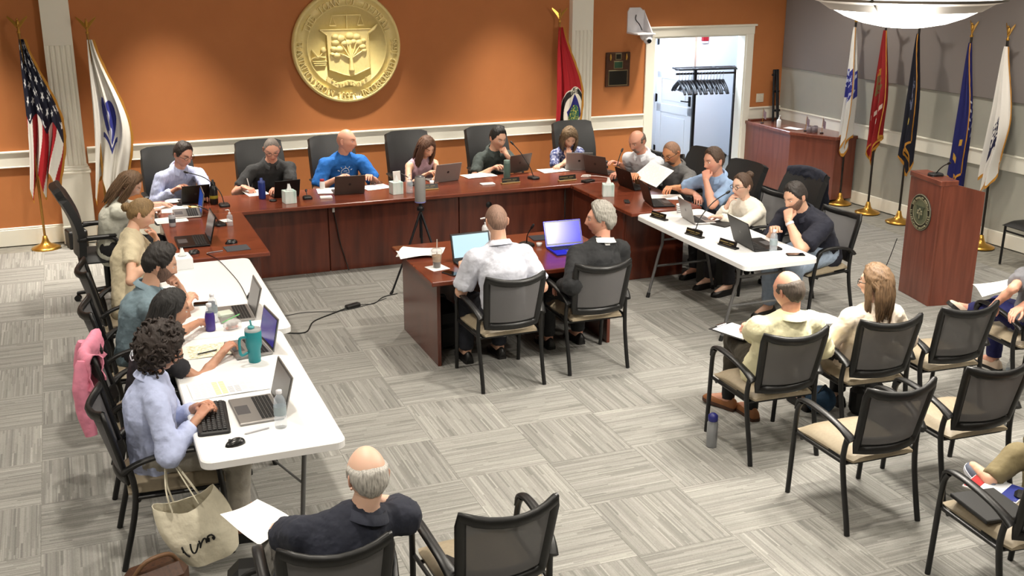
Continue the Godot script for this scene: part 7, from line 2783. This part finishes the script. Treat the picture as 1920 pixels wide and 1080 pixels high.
func floor_things():
	var blk := mat("rack_black")
	# speaker on a tripod
	var t = thing("tripod", "black tripod standing inside the horseshoe", "tripod", Vector3(0.98, 0, 3.1))
	var g := MB.new()
	for e in [[-0.335, 0.1], [0.2, 0.26], [0.1, -0.28]]:
		g = MB.new()
		g.tube([Vector3(e[0], 0.01, e[1]), Vector3(e[0] * 0.45, 0.4, e[1] * 0.45), Vector3(0, 0.76, 0)], [0.009, 0.011, 0.013], 8)
		var leg := part(g, "leg", blk, t)
		g = MB.new()
		g.tube([Vector3(e[0] * 1.04, 0.0, e[1] * 1.04), Vector3(e[0] * 0.97, 0.03, e[1] * 0.97)], 0.014, 8)
		part(g, "foot", blk, leg)
	g = MB.new()
	g.tube([Vector3(0, 0.5, 0), Vector3(0, 0.845, 0)], 0.014, 10)
	g.lathe([Vector2(0.012, 0.76), Vector2(0.034, 0.77), Vector2(0.034, 0.8), Vector2(0.012, 0.82)], 12, Vector3.ZERO)
	part(g, "centre_column", blk, t)
	t = lathe_thing("conference_camera", "pale grey cylindrical conference camera on top of the tripod", "camera", Vector3(0.98, 0.845, 3.1), [
		["body", [Vector2(0.0, 0.0), Vector2(0.044, 0.0), Vector2(0.052, 0.012), Vector2(0.052, 0.23), Vector2(0.046, 0.25)], mat("owl_grey", Color(0.6, 0.59, 0.58), 0.55)],
		["lens_cap", [Vector2(0.046, 0.25), Vector2(0.036, 0.262), Vector2(0.0, 0.268)], mat("owl_top", Color(0.32, 0.31, 0.32), 0.3)],
		["light_ring", [Vector2(0.0525, 0.006), Vector2(0.0535, 0.009), Vector2(0.0525, 0.014)], mat("owl_ring", Color(0.5, 0.5, 0.85), 0.4)]])
	# floor cables
	var wire := mat("wire_black", Color(0.05, 0.05, 0.05), 0.5)
	t = thing("power_brick", "black power brick on the carpet between the tables", "power adapter", Vector3(0.2, 0, 3.46), 24)
	g = MB.new()
	g.box(Vector3(0, 0.018, 0), Vector3(0.15, 0.035, 0.06), 0.008)
	part(g, "case", mat("dock_dark"), t)
	g = MB.new()
	g.tube(spline([Vector3(-0.07, 0.012, 0), Vector3(-0.25, 0.006, 0.02), Vector3(-0.5, 0.006, 0.08), Vector3(-0.72, 0.006, 0.26), Vector3(-0.88, 0.006, 0.1)], 5), 0.006, 6)
	part(g, "cord", wire, t)
	g = MB.new()
	g.tube(spline([Vector3(0.07, 0.012, 0), Vector3(0.2, 0.006, 0.06), Vector3(0.38, 0.006, -0.03), Vector3(0.55, 0.006, -0.02)], 5), 0.004, 6)
	part(g, "cord", wire, t)
	t = thing("floor_cable", "thin grey cable lying across the carpet to the tripod", "cable", Vector3(-0.29, 0, 3.43))
	g = MB.new()
	g.tube(spline([Vector3(-0.45, 0.004, 0.2), Vector3(0.0, 0.004, 0.02), Vector3(0.35, 0.004, 0.1), Vector3(0.66, 0.004, 0.0), Vector3(0.85, 0.004, -0.12)], 5), 0.003, 6)
	part(g, "wire", mat("wire_grey", Color(0.2, 0.2, 0.2), 0.5), t)
	t = thing("floor_cable", "black cord trailing down beside the lectern", "cable", Vector3(5.2, 0, 4.8))
	g = MB.new()
	g.tube(spline([Vector3(0.04, 0.5, -0.02), Vector3(-0.03, 0.2, -0.06), Vector3(-0.12, 0.01, -0.1), Vector3(-0.3, 0.006, 0.05)], 5), 0.004, 6)
	part(g, "wire", wire, t)
	t = thing("floor_cable", "white cable hanging from a hole in the long desk front", "cable", Vector3(0.33, 0, 2.25))
	g = MB.new()
	g.tube(spline([Vector3(0.0, 0.62, 0.0), Vector3(0.02, 0.5, 0.01), Vector3(0.05, 0.3, 0.008), Vector3(0.1, 0.1, 0.01), Vector3(0.12, 0.006, 0.04)], 4), 0.006, 6)
	part(g, "wire", mat("wire_brown", Color(0.08, 0.06, 0.05), 0.5), t)
	g = MB.new()
	g.box(Vector3(-0.002, 0.64, 0.0), Vector3(0.025, 0.05, 0.012), 0.004)
	part(g, "plug", mat("wire_white", Color(0.85, 0.84, 0.82), 0.5), t)
	# waste bin
	t = thing("waste_bin", "grey plastic waste bin under the right folding table", "bin", Vector3(3.72, 0, 3.98), 0)
	g = MB.new()
	g.prism(round_rect(0.3, 0.22, 0.03, 3), 0.0, 0.38, FLAT)
	part(g, "bucket", mat("bin_grey", Color(0.2, 0.21, 0.2), 0.6), t)
	g = MB.new()
	g.prism(round_rect(0.32, 0.24, 0.03, 3), 0.36, 0.385, FLAT)
	part(g, "rim", mat("bin_grey"), t)
	# black speaker box by the pilaster
	t = thing("speaker_box", "black box on the carpet against the left pilaster", "speaker", Vector3(-2.1, 0, 0.3), 12)
	g = MB.new()
	g.box(Vector3(0, 0.1, 0), Vector3(0.2, 0.2, 0.2), 0.012)
	part(g, "cabinet", mat("speaker_black", Color(0.02, 0.02, 0.022), 0.5), t)
	g = MB.new()
	g.box(Vector3(0, 0.1, 0.1), Vector3(0.17, 0.17, 0.012), 0.006)
	part(g, "grille", mat("grille_black", Color(0.04, 0.04, 0.045), 0.8), t)
	lathe_thing("sports_bottle", "silver bottle with a blue cap standing on the carpet", "bottle", Vector3(1.72, 0, 7.2), [
		["body", [Vector2(0.0, 0.0), Vector2(0.033, 0.0), Vector2(0.036, 0.008), Vector2(0.036, 0.17), Vector2(0.03, 0.19)], mat("bottle_steel", Color(0.62, 0.63, 0.65), 0.3, 0.8)],
		["cap", [Vector2(0.032, 0.188), Vector2(0.033, 0.192), Vector2(0.033, 0.225), Vector2(0.015, 0.24), Vector2(0.0, 0.242)], mat("cap_blue", Color(0.12, 0.13, 0.42), 0.4)]])
	t = thing("drawstring_bag", "round blue bag on the carpet under the cream sweater woman's chair", "bag", Vector3(2.74, 0, 7.0))
	g = MB.new()
	g.ball(Vector3(0, 0.1, 0), Vector3(0.11, 0.1, 0.11), 16, 10)
	part(g, "pouch", cloth("bag_blue", Color(0.07, 0.22, 0.36), 0.2), t)
	g = MB.new()
	g.tube(spline([Vector3(0.05, 0.18, 0), Vector3(0.0, 0.22, 0.03), Vector3(-0.06, 0.17, 0.04)], 4), 0.006, 6)
	part(g, "cord", wire, t)
	t = thing("handbag", "black handbag on the carpet behind the round blue bag", "bag", Vector3(3.06, 0, 7.1), 15)
	g = MB.new()
	g.box(Vector3(0, 0.11, 0), Vector3(0.3, 0.22, 0.13), 0.04)
	part(g, "body", mat("bag_black", Color(0.025, 0.025, 0.028), 0.55), t)
	for z in [-0.04, 0.04]:
		g = MB.new()
		g.tube(spline([Vector3(-0.08, 0.2, z), Vector3(-0.06, 0.3, z), Vector3(0.06, 0.3, z), Vector3(0.08, 0.2, z)], 4), 0.007, 6)
		part(g, "strap", mat("bag_black"), t)
	water_bottle("clear water bottle on the carpet at the right edge", Vector3(4.42, 0, 7.08))
	t = thing("backpack", "black backpack on the carpet under the middle table", "bag", Vector3(0.64, 0, 4.72), 8)
	g = MB.new()
	g.box(Vector3(0, 0.2, 0), Vector3(0.26, 0.4, 0.3), 0.07)
	part(g, "body", mat("bag_black"), t)
	g = MB.new()
	g.box(Vector3(0, 0.14, 0.15), Vector3(0.2, 0.2, 0.06), 0.025)
	part(g, "pocket", mat("bag_black2", Color(0.04, 0.04, 0.045), 0.6), t)
	g = MB.new()
	g.tube(spline([Vector3(-0.05, 0.38, 0), Vector3(-0.03, 0.44, 0), Vector3(0.03, 0.44, 0), Vector3(0.05, 0.38, 0)], 3), 0.01, 6)
	part(g, "handle", mat("bag_black2"), t)
	tote_bag()
	t = thing("handbag", "brown leather handbag on the carpet at the bottom left edge", "bag", Vector3(-1.88, 0, 7.68), 20)
	g = MB.new()
	g.box(Vector3(0, 0.09, 0), Vector3(0.32, 0.18, 0.2), 0.05)
	part(g, "body", grained("leather_brown", [Color(0.16, 0.09, 0.06), Color(0.3, 0.19, 0.12), Color(0.24, 0.14, 0.09)], 0.03, Vector3(4, 4, 4), 0.5), t)
	g = MB.new()
	g.tube(spline([Vector3(-0.12, 0.16, 0.02), Vector3(-0.06, 0.24, 0.05), Vector3(0.06, 0.24, 0.05), Vector3(0.12, 0.16, 0.02)], 4), 0.012, 8)
	part(g, "handle", mat("leather_tan", Color(0.42, 0.3, 0.2), 0.5), t)
	t = thing("backpack", "dark bag on the carpet between the tote bag and the navy polo man", "bag", Vector3(-1.4, 0, 7.95), -10)
	g = MB.new()
	g.box(Vector3(0, 0.12, 0), Vector3(0.3, 0.24, 0.22), 0.06)
	part(g, "body", mat("bag_black"), t)
	g = MB.new()
	g.tube(spline([Vector3(-0.1, 0.2, 0.1), Vector3(0.0, 0.27, 0.13), Vector3(0.12, 0.2, 0.1)], 4), 0.014, 6)
	part(g, "strap", mat("bag_black2"), t)

func tote_bag():
	var canvas := cloth("canvas", Color(0.9, 0.87, 0.78), 0.04)
	var t = thing("tote_bag", "cream canvas tote bag with black script hanging from the chair arm", "bag", Vector3(-1.58, 0.03, 7.52), -12)
	t.rotation_degrees.z = 16.0
	# open sack: front and back meet at the sides, sagging
	var g := MB.new()
	var rows := []
	for j in 11:
		var v := j / 10.0
		var row := []
		for i in 25:
			var a := TAU * i / 24.0
			var w := lerpf(0.165, 0.2, sin(v * PI)) * (1.0 - 0.12 * v * v)
			var th := lerpf(0.035, 0.085, sin(v * PI * 0.75)) 
			var y := 0.4 - v * 0.34 + 0.03 * cos(a * 2.0) * (1.0 - v) - 0.02 * sin(a)
			row.append(Vector3(cos(a) * w + 0.02 * v, y, sin(a) * th + 0.008 * sin(a * 5.0 + v * 4.0)))
		rows.append(row)
	g.sheet(rows, 0.004, false)
	var bot := []
	for i in 25:
		bot.append(rows[10][i])
	g.smooth()
	for i in 24:
		g.tri(Vector3(0.02, 0.045, 0), bot[i + 1], bot[i])
	part(g, "sack", canvas, t)
	for z in [-1.0, 1.0]:
		g = MB.new()
		g.tube(spline([Vector3(-0.07, 0.38, z * 0.045), Vector3(-0.06, 0.5, z * 0.03), Vector3(-0.04, 0.6, z * 0.01 - 0.1), Vector3(-0.02, 0.62, -0.12), Vector3(0.02, 0.55, z * 0.02 - 0.05), Vector3(0.07, 0.38, z * 0.045)], 4), 0.012, 6, true, 0.35)
		part(g, "handle", canvas, t)
	for k in 4:
		g = MB.new()
		var pts := []
		for i in 8:
			var a := i * (0.6 + 0.25 * k)
			var ox := -0.1 + k * 0.05 + i * 0.006
			pts.append(Vector3(ox + cos(a) * 0.012, 0.16 + k * 0.012 + sin(a + k) * (0.035 - 0.006 * k), 0.106 - absf(ox) * 0.14))
		g.tube(spline(pts, 2), 0.005, 5)
		part(g, "lettering", mat("ink_black", Color(0.04, 0.04, 0.04), 0.7), t)

func garment_over_back(t: Node3D, called: String, m: Material, fn: Callable, w: float, drop_front: float, drop_back: float, seed_: float):
	# cloth folded over a chair's top edge: fn(u) gives the edge point; drops in front and behind
	var rows := []
	for j in 19:
		var v := j / 18.0 * 2.0 - 1.0
		var row := []
		for i in 15:
			var u := i / 14.0 * 2.0 - 1.0
			var e: Vector3 = fn.call(u * w)
			var dz := 0.03 * signf(v) * minf(1.0, absf(v) * 5.0) + 0.02 * v
			var dn := (drop_front if v > 0 else drop_back) * maxf(0.0, absf(v) - 0.08) * (1.0 + 0.2 * sin(u * 4.0 + seed_))
			var wob := 0.012 * noise.get_noise_2d(u * 6.0 + seed_, v * 2.0) * (1.0 + 3.0 * absf(v))
			row.append(e + Vector3(0.02 * noise.get_noise_2d(u * 3.0, v * 3.0 + seed_), 0.02 - dn, dz + wob + 0.1 * dn * (1.0 if v < 0 else 0.15) * -0.35))
		rows.append(row)
	var g := MB.new()
	g.sheet(rows, 0.006, false)
	return part(g, called, m, t)

func cloth_things():
	var pink := cloth("cardigan_pink", Color(0.9, 0.54, 0.64), 0.06)
	var edge := func(u: float) -> Vector3:
		return chair_back_point(u, 1.0) + Vector3(0, 0.02, 0)
	var t = thing("cardigan", "pink cardigan draped over a chair back at the near left table", "clothing", Vector3(-1.72, 0, 6.28), 88)
	garment_over_back(t, "body", pink, edge, 1.05, 0.22, 0.3, 2.0)
	for s in [-1.0, 1.0]:
		var g := MB.new()
		var top: Vector3 = chair_back_point(s * 0.8, 0.95)
		g.tube(spline([top + Vector3(0, 0.02, -0.045), top + Vector3(s * 0.03, -0.14, -0.075), top + Vector3(s * 0.02, -0.28, -0.07), top + Vector3(s * 0.03, -0.44, -0.05)], 4), [0.04, 0.048, 0.05, 0.05, 0.052, 0.05, 0.047, 0.05, 0.052, 0.05, 0.045, 0.04, 0.036], 9, true, 0.6)
		part(g, "sleeve", pink, t)
	var jk := cloth("jacket_navy", Color(0.05, 0.065, 0.13), 0.1)
	t = thing("jacket", "navy jacket hung over the high-backed chair behind the right table", "clothing", Vector3(4.38, -0.07, 4.08), -80)
	var edge2 := func(u: float) -> Vector3:
		return Vector3(u * 0.24, 1.15 - 0.03 * u * u, -0.33 - 0.03 * (1.0 - u * u))
	garment_over_back(t, "body", jk, edge2, 1.05, 0.2, 0.5, 5.0)
	# things lying on the chair at lower right
	t = block("ring_binder", "black folder lying on the tan chair seat at lower right", "folder", Vector3(2.1, 0.482, 9.2), -8, Vector3(0.26, 0.022, 0.3), mat("folder_black", Color(0.05, 0.05, 0.055), 0.5), 0.004)
	t = thing("magazine", "red, white and blue magazine beside the black folder", "magazine", Vector3(2.28, 0.482, 9.06), 24)
	var g := MB.new()
	g.box(Vector3(0, 0.005, 0), Vector3(0.2, 0.01, 0.28), 0.002)
	part(g, "pages", mat("pages_white", Color(0.85, 0.85, 0.85), 0.7), t)
	for e in [[Color(0.6, 0.08, 0.1), -0.1, 0.07], [Color(0.1, 0.15, 0.45), 0.09, 0.09], [Color(0.75, 0.76, 0.78), 0.0, 0.08]]:
		g = MB.new()
		g.box(Vector3(0, 0.0105, e[1]), Vector3(0.19, 0.001, e[2]))
		part(g, "cover_print", mat("print_" + e[0].to_html(false), e[0], 0.4), t)
	block("spectacle_case", "black spectacle case on the tan chair with the folder", "case", Vector3(2.36, 0.482, 9.22), 40, Vector3(0.08, 0.035, 0.17), mat("case_black", Color(0.05, 0.05, 0.06), 0.35), 0.016)
	block("remote_control", "dark remote control lying on the empty chair at the bottom edge", "remote", Vector3(-0.62, 0.48, 8.72), 30, Vector3(0.07, 0.03, 0.14), mat("case_black"), 0.012)
	# papers held
	sheet_of_paper("white paper held low by the white-haired man in navy", Vector3(-1.42, 0.63, 8.26), 30, 0.22, 0.28, null, Basis(Vector3.RIGHT, 0.15), "paper_sheet", 0.03)
	t = block("clipboard", "dark clipboard with paper on the yellow shirt man's lap", "clipboard", Vector3(2.1, 0.645, 6.84), 18, Vector3(0.23, 0.006, 0.31), mat("clip_dark", Color(0.06, 0.055, 0.06), 0.5), 0.002)
	g = MB.new()
	g.box(Vector3(0, 0.0075, 0.01), Vector3(0.21, 0.003, 0.27), 0.001)
	part(g, "paper", mat("tissue_white"), t)
	g = MB.new()
	g.box(Vector3(0, 0.012, -0.14), Vector3(0.1, 0.012, 0.025), 0.004)
	part(g, "clip", mat("chrome"), t)
	sheet_of_paper("white papers held between the yellow shirt man and the cream sweater woman", Vector3(2.68, 0.69, 6.92), 82, 0.24, 0.34, null, Basis(Vector3.RIGHT, 0.1), "paper_sheet", 0.02)
	sheet_of_paper("white paper on the lap of the person in blue trousers at the right edge", Vector3(4.3, 0.76, 7.0), 60, 0.28, 0.34, null, Basis(Vector3.RIGHT, -0.25), "paper_sheet", 0.03)

func cabinet_things():
	var H := 0.87
	for e in [[6.68, 0.32, "small desk flag at the doorway end of the wooden cabinet"], [6.83, 1.08, "small desk flag in the middle of the cabinet top cluster"], [6.92, 1.3, "small desk flag at the near end of the wooden cabinet top"]]:
		var t = thing("desk_flag", e[2], "flag", Vector3(e[0], H, e[1]), 20, "small desk flags")
		var g := MB.new()
		g.lathe([Vector2(0.0, 0.0), Vector2(0.025, 0.0), Vector2(0.02, 0.012), Vector2(0.0, 0.014)], 12, Vector3.ZERO)
		part(g, "foot", mat("rack_black"), t)
		g = MB.new()
		g.tube([Vector3(0, 0.01, 0), Vector3(0.01, 0.2, 0)], 0.003, 6)
		part(g, "staff", mat("flag_gold"), t)
		g = MB.new()
		var rows := []
		for j in 5:
			var row := []
			for i in 5:
				row.append(Vector3(0.012 + i * 0.014, 0.19 - j * 0.025 - i * 0.012, 0.01 * sin(i * 2.0)))
			rows.append(row)
		g.sheet(rows, 0.001, false)
		part(g, "cloth", grained("desk_flag_cloth", [Color(0.5, 0.1, 0.15), Color(0.75, 0.72, 0.75), Color(0.15, 0.15, 0.35)], 0.05, Vector3(8, 8, 8), 0.8), t)
	pump_bottle("white sanitizer bottle on the wooden cabinet top", Vector3(6.68, H, 0.7), 0.75, mat("pump_body", Color(0.85, 0.85, 0.86), 0.4), 30)
	sheet_of_paper("white leaflets lying on the wooden cabinet top", Vector3(6.8, H, 0.86), 20, 0.16, 0.22)
	var t = thing("glass_jar", "cluster of clear plastic jars on the wooden cabinet top", "jar", Vector3(6.86, H, 1.18))
	for k in 3:
		var g := MB.new()
		g.lathe([Vector2(0.0, 0.0), Vector2(0.03, 0.0), Vector2(0.032, 0.07), Vector2(0.026, 0.08)], 14, Vector3(0.05 * k - 0.05, 0, 0.03 * (k % 2)))
		part(g, "jar", mat("jar_pale", Color(0.55, 0.52, 0.55), 0.2), t)
